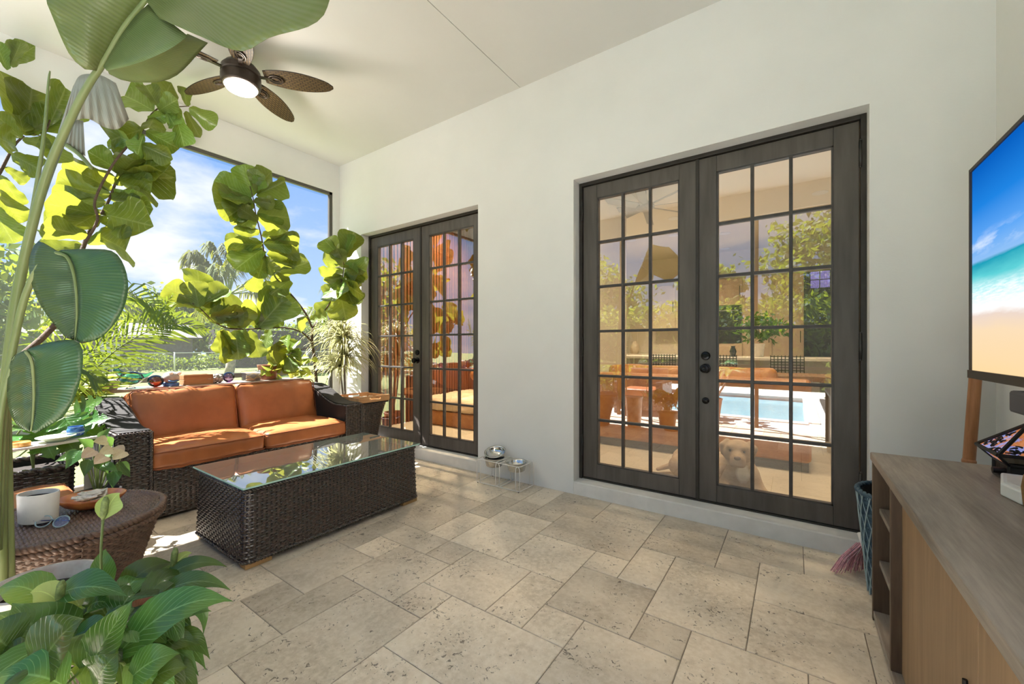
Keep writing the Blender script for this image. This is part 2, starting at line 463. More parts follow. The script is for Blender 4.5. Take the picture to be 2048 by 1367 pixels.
# outdoors
mat('lawn', (0.150, 0.185, 0.040), 0.9, col2=(0.105, 0.150, 0.030), vscale=2.5, bump=0.8, bscale=30, bdist=0.05)
mat('deck_stone', (0.75, 0.715, 0.665), 0.7, var=0.15, vscale=3)
mat('pool_tile', (0.20, 0.50, 0.62), 0.4, var=0.1)
mat('fence_post', (0.62, 0.62, 0.60), 0.5, metal=0.3)
mat('shed_grey', (0.17, 0.155, 0.15), 0.8, var=0.2)
mat('roof_grey', (0.14, 0.13, 0.125), 0.9, var=0.2)
leaf_mat('hedge_leaf', (0.045, 0.085, 0.022), (0.026, 0.055, 0.015), 0.3, 0.6, 0.001, rnd=0.0, midrib=False, spec=.2)
leaf_mat('tree_leaf', (0.080, 0.135, 0.025), (0.045, 0.095, 0.018), 0.35, 0.6, 0.001, rnd=0.0, midrib=False, spec=.2)
leaf_mat('far_palm_leaf', (0.075, 0.095, 0.034), (0.045, 0.065, 0.024), 0.25, 0.7, 0.001, rnd=0.12, midrib=False, spec=.12)
# plants on the patio
leaf_mat('fig_leaf', (0.125, 0.200, 0.036), (0.080, 0.145, 0.024), 0.36, 0.28, 9.0, tcol=(0.33, 0.345, 0.035), vcol=(0.29, 0.36, 0.13), vstr=0.9, rnd=0.35)
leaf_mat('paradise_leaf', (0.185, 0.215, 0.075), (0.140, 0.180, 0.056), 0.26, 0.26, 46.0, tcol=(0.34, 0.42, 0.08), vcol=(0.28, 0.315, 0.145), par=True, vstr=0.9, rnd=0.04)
leaf_mat('paradise_upper_unlit', (0.062, 0.118, 0.045), (0.045, 0.092, 0.034), 0.15, 0.24, 46.0, tcol=(0.22, 0.32, 0.06), vcol=(0.115, 0.180, 0.080), par=True, vstr=0.9, rnd=0.04)  # darker upper faces, with the contrast to the backlit great leaf painted in
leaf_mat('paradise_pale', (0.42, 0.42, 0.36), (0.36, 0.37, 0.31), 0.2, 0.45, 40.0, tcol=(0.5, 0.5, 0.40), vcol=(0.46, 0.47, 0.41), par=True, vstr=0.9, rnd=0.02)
mat('paradise_stem', (0.265, 0.300, 0.125), 0.32, col2=(0.155, 0.205, 0.070), vscale=5, stretch=(1, 1, 0.3))
leaf_mat('lily_leaf', (0.062, 0.140, 0.030), (0.028, 0.085, 0.020), 0.22, 0.20, 13.0, tcol=(0.28, 0.40, 0.05), vcol=(0.17, 0.285, 0.10), vstr=0.8, rnd=0.5)
leaf_mat('spathe', (0.40, 0.50, 0.15), (0.33, 0.44, 0.12), 0.35, 0.4, 8.0, tcol=(0.55, 0.62, 0.2), vstr=0.3, rnd=0.1)
leaf_mat('dry_leaf', (0.42, 0.21, 0.085), (0.28, 0.12, 0.045), 0.2, 0.6, 10.0, tcol=(0.4, 0.2, 0.08))
leaf_mat('lime_leaf', (0.28, 0.32, 0.035), (0.20, 0.26, 0.025), 0.35, 0.4, 7.0, tcol=(0.50, 0.50, 0.06), vstr=0.3, rnd=0.15)
leaf_mat('monstera_leaf', (0.060, 0.150, 0.024), (0.038, 0.105, 0.017), 0.3, 0.3, 9.0, tcol=(0.24, 0.38, 0.03), rnd=0.2)
leaf_mat('areca_leaf', (0.075, 0.140, 0.026), (0.045, 0.098, 0.018), 0.3, 0.35, 0.001, tcol=(0.32, 0.40, 0.03), rnd=0.1, midrib=False)
leaf_mat('dracaena_leaf', (0.34, 0.33, 0.16), (0.22, 0.24, 0.09), 0.3, 0.4, 0.001, tcol=(0.62, 0.62, 0.28), rnd=0.05, midrib=True, vcol=(0.16, 0.23, 0.06))
leaf_mat('anthurium_leaf', (0.060, 0.155, 0.035), (0.040, 0.110, 0.026), 0.25, 0.3, 9.0, tcol=(0.25, 0.45, 0.08), rnd=0.15)
leaf_mat('anthurium_bloom', (0.74, 0.63, 0.42), (0.68, 0.50, 0.33), 0.25, 0.3, 8.0, tcol=(0.8, 0.65, 0.4), vcol=(0.82, 0.75, 0.55), rnd=0.05)
mat('spadix', (0.22, 0.29, 0.09), 0.6, var=0.4, vscale=120, bump=0.8, bscale=160, bdist=0.004)
# glass
pane_mat('door_glass', (0.92, 0.87, 0.77), 0.19, 2.3)
mat('glass_edge', (0.42, 0.66, 0.58), 0.15)
pane_mat('table_glass', (0.80, 0.90, 0.86), 0.12, 1.7)
pane_mat('clear_glass', (0.90, 0.92, 0.92), 0.02, 1.0)
pane_mat('teal_glass', (0.30, 0.72, 0.68), 0.05, 1.2)
pane_mat('red_glass', (0.55, 0.12, 0.05), 0.05, 1.2)
pane_mat('purple_glass', (0.60, 0.42, 0.72), 0.06, 1.2)
pane_mat('lens_glass', (0.86, 0.88, 0.9), 0.0, 0.12)
emit_mat('lamp_glow', (1.0, 0.95, 0.86), 6.0)
emit_mat('downlight_glow', (1.0, 0.80, 0.52), 9.0)
emit_mat('violet_glow', (0.42, 0.33, 0.95), 0.9)

def dusty(name, amount):
    m = MATS[name]; n, l = m.node_tree.nodes, m.node_tree.links
    out = [q for q in n if q.type == 'OUTPUT_MATERIAL'][0]; src = out.inputs[0].links[0].from_socket
    df = n.new('ShaderNodeBsdfDiffuse'); df.inputs[0].default_value = (.75, .75, .72, 1)
    mx = n.new('ShaderNodeMixShader'); mx.inputs[0].default_value = amount
    l.new(src, mx.inputs[1]); l.new(df.outputs[0], mx.inputs[2]); l.new(mx.outputs[0], out.inputs[0])
dusty('table_glass', 0.10)

def special_mats():
    # travertine: pits and clouds, per tile offset and shade
    m, n, l, out = _nt('travertine')
    tc = n.new('ShaderNodeTexCoord'); oi = n.new('ShaderNodeObjectInfo')
    off = n.new('ShaderNodeVectorMath'); off.operation = 'ADD'
    cmb = n.new('ShaderNodeCombineXYZ')
    r37 = _math(n, l, 'MULTIPLY', oi.outputs['Random'], 37.0)
    for i in range(3): l.new(r37, cmb.inputs[i])
    l.new(tc.outputs['Object'], off.inputs[0]); l.new(cmb.outputs[0], off.inputs[1])
    big = _noise(n, l, off.outputs[0], 3.2, 5, 0.6, 0.3)
    fine = _noise(n, l, off.outputs[0], 38, 5, 0.68)
    c = _mixc(n, l, _ramp(n, l, big, [(0.36, 0.0), (0.66, 1.0)]), (0.68, 0.585, 0.460), (0.47, 0.395, 0.30))
    c = _mixc(n, l, _ramp(n, l, fine, [(0.40, 0.0), (0.64, 0.55)]), c, (0.76, 0.68, 0.57))
    pits = _noise(n, l, off.outputs[0], 44, 3, 0.78, 0.7)
    area = _noise(n, l, off.outputs[0], 5.0, 3, 0.6)
    pf = _ramp(n, l, _math(n, l, 'ADD', pits, _math(n, l, 'MULTIPLY', area, 0.32)), [(0.785, 0.0), (0.83, 1.0)])
    c = _mixc(n, l, _math(n, l, 'MULTIPLY', pf, 0.8), c, (0.10, 0.082, 0.065))
    hs = n.new('ShaderNodeHueSaturation')
    l.new(_math(n, l, 'ADD', _math(n, l, 'MULTIPLY', oi.outputs['Random'], 0.34), 0.82), hs.inputs['Value'])
    l.new(c, hs.inputs['Color'])
    rg = _math(n, l, 'ADD', _math(n, l, 'MULTIPLY', fine, 0.25), 0.30)
    _bsdf(n, l, out, hs.outputs[0], rg, 0, 0.45, _bump(n, l, _math(n, l, 'SUBTRACT', 1.0, pf), 0.5, 0.004))
    # woven fan blade
    m, n, l, out = _nt('blade_weave')
    vec = _coord(n, l, 'UV', (1, 1, 1))
    ck = n.new('ShaderNodeTexBrick'); ck.inputs['Scale'].default_value = 1.0
    ck.inputs['Brick Width'].default_value = 0.040; ck.inputs['Row Height'].default_value = 0.017; ck.inputs['Mortar Size'].default_value = 0.0034
    ck.inputs['Color1'].default_value = (0.115, 0.074, 0.028, 1); ck.inputs['Color2'].default_value = (0.085, 0.050, 0.020, 1); ck.inputs['Mortar'].default_value = (0.025, 0.016, 0.009, 1)
    l.new(vec, ck.inputs['Vector'])
    _bsdf(n, l, out, ck.outputs['Color'], 0.6, 0, 0.3, _bump(n, l, ck.outputs['Fac'], 0.6, 0.004))
    # tv picture: beach, from the set's own UV
    m, n, l, out = _nt('tv_picture')
    tc = n.new('ShaderNodeTexCoord'); sp = n.new('ShaderNodeSeparateXYZ'); l.new(tc.outputs['UV'], sp.inputs[0])
    n1 = _noise(n, l, _coord(n, l, 'UV', (3, 9, 1)), 1.4, 6, 0.6)
    n2 = _noise(n, l, _coord(n, l, 'UV', (6, 30, 1)), 3.0, 6, 0.7)
    v0 = _math(n, l, 'ADD', sp.outputs['Y'], _math(n, l, 'MULTIPLY', sp.outputs['X'], 0.03))
    foamw = _math(n, l, 'MULTIPLY', _math(n, l, 'SUBTRACT', n1, 0.5), 0.07)
    isw = _ramp(n, l, v0, [(0.52, 1.0), (0.535, 0.0)])
    v1 = _math(n, l, 'ADD', v0, _math(n, l, 'MULTIPLY', foamw, isw))
    base = _ramp(n, l, v1, [(0.0, (0.86, 0.62, 0.33)), (0.20, (0.84, 0.64, 0.42)), (0.27, (0.74, 0.60, 0.52)), (0.295, (0.90, 0.90, 0.90)), (0.335, (0.75, 0.86, 0.88)),
                            (0.40, (0.42, 0.78, 0.80)), (0.46, (0.10, 0.56, 0.60)), (0.525, (0.008, 0.30, 0.42)), (0.54, (0.24, 0.46, 0.80)), (0.64, (0.10, 0.34, 0.80)), (0.80, (0.012, 0.20, 0.66)), (1.0, (0.002, 0.10, 0.46))])
    foam = _math(n, l, 'MULTIPLY', _ramp(n, l, v1, [(0.29, 0.0), (0.31, 1.0), (0.38, 0.8), (0.44, 0.0)]), _ramp(n, l, n2, [(0.42, 0.0), (0.58, 1.0)]))
    base = _mixc(n, l, foam, base, (0.92, 0.95, 0.95))
    cl = _math(n, l, 'MULTIPLY', _ramp(n, l, v0, [(0.55, 0.0), (0.60, 1.0), (0.68, 0.0)]), _ramp(n, l, n1, [(0.48, 0.0), (0.66, 0.8)]))
    base = _mixc(n, l, cl, base, (0.75, 0.82, 0.92))
    em = n.new('ShaderNodeEmission'); em.inputs[1].default_value = 0.52; l.new(base, em.inputs[0])
    l.new(em.outputs[0], out.inputs[0])
    # insect screen: fine mesh, mostly air
    m, n, l, out = _nt('screen_mesh')
    tr = n.new('ShaderNodeBsdfTransparent'); tr.inputs[0].default_value = (1, 1, 1, 1)
    df = n.new('ShaderNodeBsdfDiffuse'); df.inputs[0].default_value = (0.55, 0.55, 0.53, 1)
    tl = n.new('ShaderNodeBsdfTranslucent'); tl.inputs[0].default_value = (0.6, 0.6, 0.58, 1)
    a = n.new('ShaderNodeAddShader'); l.new(df.outputs[0], a.inputs[0]); l.new(tl.outputs[0], a.inputs[1])
    mx = n.new('ShaderNodeMixShader'); mx.inputs[0].default_value = 0.035
    l.new(tr.outputs[0], mx.inputs[1]); l.new(a.outputs[0], mx.inputs[2]); l.new(mx.outputs[0], out.inputs[0])
    # chain link: diagonal wires, mostly air
    m, n, l, out = _nt('chain_link')
    ob = n.new('ShaderNodeTexCoord'); sp = n.new('ShaderNodeSeparateXYZ'); l.new(ob.outputs['Object'], sp.inputs[0])
    def wires(sgn):
        q = _math(n, l, 'FRACT', _math(n, l, 'MULTIPLY', _math(n, l, 'ADD', sp.outputs['Y'], _math(n, l, 'MULTIPLY', sp.outputs['Z'], sgn)), 11.0))
        return _ramp(n, l, q, [(0.0, 1.0), (0.09, 0.0)])
    w = _math(n, l, 'MAXIMUM', wires(1.0), wires(-1.0))
    tr = n.new('ShaderNodeBsdfTransparent'); df = n.new('ShaderNodeBsdfDiffuse'); df.inputs[0].default_value = (0.5, 0.5, 0.48, 1)
    mx = n.new('ShaderNodeMixShader'); l.new(_math(n, l, 'MULTIPLY', w, 0.55), mx.inputs[0]); l.new(tr.outputs[0], mx.inputs[1]); l.new(df.outputs[0], mx.inputs[2]); l.new(mx.outputs[0], out.inputs[0])
    # pool water
    m, n, l, out = _nt('pool_water')
    p = _bsdf(n, l, out, (0.24, 0.55, 0.66), 0.05, 0, 0.6, _bump(n, l, _noise(n, l, _coord(n, l), 5, 3), 0.15, 0.03))
    # stained glass of the lantern
    m, n, l, out = _nt('stained_glass')
    vec = _coord(n, l, 'Object', (1, 1, 1))
    vo = n.new('ShaderNodeTexVoronoi'); vo.inputs['Scale'].default_value = 26; l.new(vec, vo.inputs['Vector'])
    nz = _noise(n, l, vec, 17, 4, 0.6, 1.0)
    c = _ramp(n, l, nz, [(0.30, (0.30, 0.33, 0.75)), (0.47, (0.35, 0.40, 0.85)), (0.53, (0.62, 0.20, 0.06)), (0.70, (0.80, 0.35, 0.16))])
    _bsdf(n, l, out, c, 0.15, 0, 0.6, None, emit=c, estr=0.25)
special_mats()
# ------------------------------------------------------------------ the shell of the patio
XL, XR, YB, YF, ZC = -4.86, 0.83, 3.07, -0.72, 3.56     # screen side, right wall, house wall, open pool side, ceiling
ZBEAM = 3.20
D1 = (-1.51, 0.349); D2 = (-4.40, -2.535); DTOP = 2.605; STEP = 0.105
YD = 3.187                                              # outer face of the doors

floor = tag(MB().box(XL - 0.07, XR + 0.02, YF - 0.02, YB + 0.02, -0.12, -0.004).build('floor', 'grout'), 'beige travertine tiled patio floor', None, None, 'structure')
G = 0.2032
tile_meshes = {}
def tile_mesh(w, h):
    k = (round(w, 4), round(h, 4))
    if k not in tile_meshes:
        g = 0.0016; b = 0.0022
        mb = MB()
        x0, x1, y0, y1 = g, w - g, g, h - g
        lo = [(x0, y0, -0.02), (x1, y0, -0.02), (x1, y1, -0.02), (x0, y1, -0.02)]
        md = [(x, y, -b) for x, y, _ in lo]
        tp = [(x0 + b, y0 + b, 0), (x1 - b, y0 + b, 0), (x1 - b, y1 - b, 0), (x0 + b, y1 - b, 0)]
        fs = [(8, 9, 10, 11)]
        for i in range(4):
            j = (i + 1) % 4
            fs += [(i, j, 4 + j, 4 + i), (4 + i, 4 + j, 8 + j, 8 + i)]
        mb.add(lo + md + tp, fs)
        me = bpy.data.meshes.new('floor_tile'); me.from_pydata(mb.v, [], mb.f); me.materials.append(MATS['travertine'])
        tile_meshes[k] = me
    return tile_meshes[k]
def lay_tile(I0, I1, J0, J1):
    """grid lines measured on the photograph: x = (I - .8) G, y = 3.07 + (J - .85) G"""
    x0, x1 = (I0 - 0.8) * G, (I1 - 0.8) * G
    y0, y1 = YB + (J0 - 0.85) * G, YB + (J1 - 0.85) * G
    x0, x1 = max(x0, XL - 0.07), min(x1, XR); y0, y1 = max(y0, YF), min(y1, YB)
    if x1 - x0 < 0.01 or y1 - y0 < 0.01: return
    o = bpy.data.objects.new('floor_tile', tile_mesh(x1 - x0, y1 - y0)); o.location = (x0, y0, 0.0012 * math.sin(I0 * 12.9 + J0 * 7.3) * 0.25)
    COL.objects.link(o); o.parent = floor
known = [(-6, -3, -3, -1), (-3, -1, -2, 1), (-3, -2, -4, -2), (-2, 0, -5, -2), (-1, 1, -1, 1), (-1, 0, -2, -1), (-2, -1, -6, -5), (-4, -2, -6, -4), (-4, -3, -4, -3),
         (-6, -4, -5, -3), (-5, -4, -7, -5), (-4, -3, -7, -6), (-8, -6, -5, -2), (-8, -7, -6, -5), (-7, -5, -7, -5), (-7, -6, -8, -7), (-9, -7, -8, -6), (-6, -3, -9, -7),
         (-8, -6, -11, -8), (-11, -9, -9, -7), (-9, -8, -10, -8), (-10, -9, -10, -9), (-10, -8, -12, -10), (1, 3, -1, 1), (0, 3, -3, -1), (0, 2, -5, -3), (-5, -3, -1, 1),
         (-7, -5, -1, 1), (-1, 1, -8, -5), (-3, -1, -8, -6), (-8, -7, -2, -1), (-7, -6, -2, -1), (-8, -7, -1, 1)]
occ = set()
I_LO, I_HI, J_LO, J_HI = -25, 6, -19, 1
for a, b, c, d in known:
    cells = {(i, j) for i in range(a, b) for j in range(c, d)}
    if cells & occ: continue
    occ |= cells; lay_tile(a, b, c, d)
rt = random.Random(5)
for j in range(J_HI - 1, J_LO - 1, -1):
    for i in range(I_LO, I_HI):
        if (i, j) in occ: continue
        opts = [(2, 3), (3, 2), (2, 2), (1, 2), (2, 1), (1, 1)]
        rt.shuffle(opts); opts.sort(key=lambda q: (-(q[0] * q[1]) + rt.random() * 3.2))
        for w, h in opts:
            cells = {(i + a, j - b) for a in range(w) for b in range(h)}
            if not (cells & occ) and i + w <= I_HI and j - h + 1 >= J_LO:
                occ |= cells; lay_tile(i, i + w, j - h + 1, j + 1); break

# house wall with two door openings
WT = 0.26
wb = MB()
for x0, x1 in ((XL - 0.07, D2[0]), (D2[1], D1[0]), (D1[1], XR + 0.25)):
    wb.box(x0, x1, YB, YB + WT, -0.02, ZC + 0.05)
for x0, x1 in (D1, D2):
    wb.box(x0, x1, YB, YB + WT, DTOP, ZC + 0.05)
tag(wb.build('wall_back', 'stucco', fix=False), 'white stucco house wall with two french door openings', None, None, 'structure')
for k, (x0, x1) in enumerate((D1, D2)):
    tag(MB().box(x0 - 0.004, x1 + 0.004, YB - 0.004, YB + WT, -0.01, STEP).build('trim_%d' % (k + 1), 'step_paint', bevel=0.008), ('white painted sill step below the french doors by the media cabinet', 'white painted sill step below the french doors by the screen')[k], None, None, 'structure')
tag(MB().box(XR, XR + 0.2, YF - 0.2, YB + 0.02, -0.02, ZC + 0.05).build('wall_right', 'stucco'), 'white stucco side wall behind the television', None, None, 'structure')
# screen side: beam, end pier; pool side: beam
lw = MB().box(XL - 0.07, XL, YF - 0.2, YB, ZBEAM, ZC + 0.05).box(XL - 0.07, XL, 2.985, YB, -0.02, ZBEAM)
tag(lw.build('wall_left', 'stucco', fix=False), 'white beam and narrow pier framing the screened side', None, None, 'structure')
tag(MB().box(XL - 0.22, XR + 0.2, YF - 0.2, YF, ZBEAM, ZC + 0.05).build('trim_3', 'stucco'), 'white beam along the open pool side', None, None, 'structure')
XS = -2.04
ce = MB().box(XL - 0.07, XS - 0.0025, YF - 0.2, YB + 0.02, ZC, ZC + 0.12).box(XS + 0.0025, XR + 0.2, YF - 0.2, YB + 0.02, ZC, ZC + 0.12)
ceiling = tag(ce.build('ceiling', 'ceiling_paint', fix=False), 'smooth white painted patio ceiling with one seam', None, None, 'structure')
MB().box(XS - 0.02, XS + 0.02, YF - 0.19, YB, ZC + 0.006, ZC + 0.02).build('ceiling_seam', 'seam_dark', ceiling)
tag(MB().box(XL - 0.12, XR + 0.3, YF - 0.35, YB + WT, ZC + 0.125, ZC + 0.22).build('roof', 'roof_grey'), 'flat grey roof slab over the patio', None, None, 'structure')

# screen frames and mesh
def screen(name, label, bars, panes):
    r = thing(name, bars[0][0], label, None, None, 'structure')
    for a, b, w in bars:
        a, b = Vector(a), Vector(b)
        lo = [min(a[i], b[i]) - w / 2 for i in range(3)]; hi = [max(a[i], b[i]) + w / 2 for i in range(3)]
        MB().box(lo[0], hi[0], lo[1], hi[1], lo[2], hi[2]).build('screen_bar', 'bronze', r, bevel=0.003)
    for p in panes:
        mb = MB(); mb.add(p, [(0, 1, 2, 3)]); mb.build('screen_mesh', 'screen_mesh', r)
    return r
xs = XL - 0.045; y0, y1 = YF + 0.02, 2.965
screen('window_1', 'bronze framed insect screen along the garden side', [((xs, y0, ZBEAM - 0.02), (xs, y1, ZBEAM - 0.02), 0.04), ((xs, y1, 0), (xs, y1, ZBEAM), 0.04), ((xs, y0, 0), (xs, y0, ZBEAM), 0.05),
       ((xs, y0, 0.915), (xs, y1, 0.915), 0.05), ((xs, y0, 0.03), (xs, y1, 0.03), 0.05)],
       [[(xs, y0, 0.04), (xs, y1, 0.04), (xs, y1, 0.9), (xs, y0, 0.9)], [(xs, y0, 0.93), (xs, y1, 0.93), (xs, y1, ZBEAM - 0.03), (xs, y0, ZBEAM - 0.03)]])
ys = YF - 0.06
screen('window_2', 'bronze framed insect screen along the pool side', [((XL, ys, ZBEAM - 0.02), (XR, ys, ZBEAM - 0.02), 0.04), ((-0.48, ys, 0), (-0.48, ys, ZBEAM), 0.05), ((-2.6, ys, 0), (-2.6, ys, ZBEAM), 0.05), ((XL, ys, 0.0), (XL, ys, ZBEAM), 0.06),
       ((XL, ys, 0.915), (XR, ys, 0.915), 0.045)], [[(XL, ys, 0.02), (XR, ys, 0.02), (XR, ys, ZBEAM), (XL, ys, ZBEAM)]])

# ------------------------------------------------------------------ french doors
def ring(mb, c, r, depth, n=20, prof=None):
    mb.lathe(c, prof or [(r, 0), (r, depth * .5), (r * .8, depth)], n, axis=(0, -1, 0)); return mb
def french_door(num, x0, x1, label, knob_leaf, locks):
    z0, z1 = STEP, DTOP
    door = thing('door_%d' % num, ((x0 + x1) / 2, YD, z0), label, None, None, 'structure')
    fw = 0.028
    fr = MB().box(x0, x0 + fw, YD - 0.012, YD + 0.1, z0, z1).box(x1 - fw, x1, YD - 0.012, YD + 0.1, z0, z1).box(x0 + fw, x1 - fw, YD - 0.012, YD + 0.1, z1 - fw, z1)
    fr.build('door_frame', 'frame_dark', door, bevel=0.003, fix=False)
    MB().box(x0 + fw, x1 - fw, YD + 0.0, YD + 0.1, z0, z0 + 0.012).build('door_sill', 'frame_dark', door)
    xm = (x0 + x1) / 2
    for side, (a, b) in enumerate(((x0 + fw + 0.004, xm - 0.003), (xm + 0.003, x1 - fw - 0.004))):
        lo, hi = z0 + 0.015, z1 - fw - 0.005
        ya, yb = YD + 0.004, YD + 0.048
        sw, tw, bw = 0.122, 0.112, 0.118
        lf = MB().box(a, a + sw, ya, yb, lo, hi).box(b - sw, b, ya, yb, lo, hi)
        lf.box(a + sw, b - sw, ya + .001, yb, hi - tw, hi).box(a + sw, b - sw, ya + .001, yb, lo, lo + bw)
        leaf = lf.build('door_leaf', 'door_wood', door, bevel=0.004, fix=False)
        ga, gb, gl, gh = a + sw, b - sw, lo + bw, hi - tw
        # bead round the glass
        bd = 0.010
        MB().box(ga, ga + bd, ya + .004, yb, gl, gh).box(gb - bd, gb, ya + .004, yb, gl, gh).box(ga, gb, ya + .004, yb, gl, gl + bd).box(ga, gb, ya + .004, yb, gh - bd, gh).build('glazing_bead', 'muntin_wood', leaf, fix=False)
        mw = 0.021
        xs_ = [ga + (gb - ga) * i / 3 for i in range(4)]; zs_ = [gl + (gh - gl) * i / 6 for i in range(7)]
        for i in (1, 2): MB().box(xs_[i] - mw / 2, xs_[i] + mw / 2, ya + .006, yb - .004, gl, gh).build('muntin', 'muntin_wood', leaf, bevel=0.004)
        for i in range(1, 6): MB().box(ga, gb, ya + .0065, yb - .0045, zs_[i] - mw / 2, zs_[i] + mw / 2).build('muntin', 'muntin_wood', leaf, bevel=0.004)
        yg = ya + 0.026
        for i in range(3):
            for j in range(6):
                mb = MB(); rr = random.Random(i * 7 + j * 13 + side * 101 + num)
                dx, dz = (rr.random() - .5) * .0012, (rr.random() - .5) * .0012
                mb.add([(xs_[i], yg + dx, zs_[j] + 0), (xs_[i + 1], yg - dx, zs_[j]), (xs_[i + 1], yg - dx + dz, zs_[j + 1]), (xs_[i], yg + dx + dz, zs_[j + 1])], [(0, 1, 2, 3)])
                mb.build('pane', 'door_glass', leaf, fix=False)
        # hinges on the outer stile
        hx = a - 0.004 if side == 0 else b + 0.004
        for hz in (lo + 0.27, lo + 1.10, hi - 0.20):
            hb = MB().tube([(hx, YD - 0.010, hz - 0.075), (hx, YD - 0.010, hz + 0.075)], 0.0085, 8)
            for q in (-0.08, 0.08): hb.sphere((hx, YD - 0.010, hz + q), 0.008, 8, 6)
            hb.build('hinge', 'hinge_metal', leaf, smooth=True)
        if side == knob_leaf:
            kx = (a + 0.052) if knob_leaf == 1 else (b - 0.052)
            for kind, kz in locks:
                mb = MB()
                if kind == 'knob':
                    mb.lathe((kx, ya, kz), [(0.034, 0), (0.034, 0.006), (0.014, 0.012), (0.013, 0.034), (0.027, 0.044), (0.031, 0.056), (0.027, 0.068), (0.014, 0.072), (0.010, 0.070), (0, 0.070)], 20, axis=(0, -1, 0))
                    mb.build('knob', 'knob_black', leaf, angle=40)
                else:
                    mb.lathe((kx, ya, kz), [(0.031, 0), (0.031, 0.010), (0.026, 0.016), (0.013, 0.018), (0.011, 0.024), (0, 0.024)] if kind == 'deadbolt' else [(0.024, 0), (0.024, 0.006), (0.017, 0.012), (0, 0.013)], 20, axis=(0, -1, 0))
                    mb.build(kind, 'knob_black', leaf, angle=40)
    MB().box(xm - 0.011, xm + 0.011, YD - 0.008, YD + 0.004, z0 + 0.015, z1 - fw - 0.005).build('astragal', 'frame_dark', door, bevel=0.003)
    return door
french_door(1, *D1, 'wide dark wooden french doors with eighteen panes each, dog behind the glass', 1, [('deadbolt', 1.155), ('knob', 1.065), ('lock_plate', 0.835)])
french_door(2, *D2, 'dark wooden french doors beside the screen with slatted wood room behind', 0, [('deadbolt', 1.155), ('knob', 1.065)])
# ------------------------------------------------------------------ woven surfaces
def weave(name, S, lu, lv, row, stake, m, parent, closed=False, amp=0.0035, bulge=0.42, back=True, holes=None):
    """real basket weave over S(u,v): horizontal strands passing in front of and behind upright stakes"""
    nr = max(2, int(round(lv / row))); ns = max(2, int(round(lu / stake)))
    if closed and ns % 2: ns += 1
    kk = np.arange(2 * ns + 1); u = kk / (2.0 * ns)
    def nrm(U, Vv):
        e_ = 1e-3
        du = S(np.clip(U + e_, 0, 1), Vv) - S(np.clip(U - e_, 0, 1), Vv); dv = S(U, np.clip(Vv + e_, 0, 1)) - S(U, np.clip(Vv - e_, 0, 1))
        N = np.cross(du, dv); return N / (np.linalg.norm(N, axis=-1, keepdims=True) + 1e-12)
    r_ = np.arange(nr)
    U = np.broadcast_to(u[None, :, None], (nr, len(u), 3)); dvs = np.array([-0.47, 0, 0.47])
    Vv = (r_[:, None, None] + 0.5 + dvs[None, None, :]) / nr; Vv = np.broadcast_to(Vv, U.shape)
    off = amp * np.cos(PI * (kk[None, :, None] / 2.0 + r_[:, None, None])) + row * bulge * np.array([-0.5, 0.5, -0.5])[None, None, :]
    off = np.broadcast_to(off, U.shape)
    rj = np.random.RandomState(len(name) + nr)
    off = off + rj.uniform(-0.0008, 0.0008, (nr, len(u), 1))
    P = S(U.ravel(), Vv.ravel()) + nrm(U.ravel(), Vv.ravel()) * off.ravel()[:, None]
    c = len(u); idx = np.arange(nr * c * 3).reshape(nr, c, 3)
    F = np.stack([idx[:, :-1, :-1], idx[:, 1:, :-1], idx[:, 1:, 1:], idx[:, :-1, 1:]], -1).reshape(-1, 4)
    # stakes
    us = (np.arange(ns + (0 if closed else 1))) / ns; nv = max(3, nr // 6)
    wv = 0.30 / ns
    U2 = us[:, None, None] + np.array([-wv, 0, wv])[None, None, :]; V2 = np.linspace(0, 1, nv)[None, :, None]
    U2, V2 = np.broadcast_arrays(U2, V2); o2 = np.broadcast_to(np.array([-0.002, 0.0012, -0.002])[None, None, :], U2.shape)
    uc = np.clip(U2, 0, 1)
    P2 = S(uc.ravel(), V2.ravel()) + nrm(uc.ravel(), V2.ravel()) * o2.ravel()[:, None]
    i2 = np.arange(U2.size).reshape(U2.shape) + len(P)
    F2 = np.stack([i2[:, :-1, :-1], i2[:, :-1, 1:], i2[:, 1:, 1:], i2[:, 1:, :-1]], -1).reshape(-1, 4)
    o = np_obj(name, np.concatenate([P, P2]), np.concatenate([F, F2]), m, parent); o['kind'] = 'stuff'
    if back:
        nu_, nv_ = max(2, int(lu / 0.05)), max(2, int(lv / 0.08))
        ub, vb = np.meshgrid(np.linspace(0, 1, nu_ + 1), np.linspace(0, 1, nv_ + 1), indexing='ij')
        PB = S(ub.ravel(), vb.ravel()) - nrm(ub.ravel(), vb.ravel()) * (amp + row * 0.3 + 0.006)
        ib = np.arange(ub.size).reshape(ub.shape)
        np_obj('lining', PB, np.stack([ib[:-1, :-1], ib[1:, :-1], ib[1:, 1:], ib[:-1, 1:]], -1).reshape(-1, 4), 'wicker_back', parent)
    return o
def ruled(A, B):
    """surface between polylines A (v=0) and B (v=1), both resampled by arc length"""
    def samp(pts):
        p = np.array([tuple(q) for q in pts], float); d = np.r_[0, np.cumsum(np.linalg.norm(np.diff(p, axis=0), axis=1))]; return p, d / d[-1]
    (a, ta), (b, tb) = samp(A), samp(B)
    def S(u, v):
        pa = np.stack([np.interp(u, ta, a[:, i]) for i in range(3)], -1); pb = np.stack([np.interp(u, tb, b[:, i]) for i in range(3)], -1)
        return pa + (pb - pa) * v[:, None]
    return S
def plen(pts):
    return sum((Vector(pts[i + 1]) - Vector(pts[i])).length for i in range(len(pts) - 1))
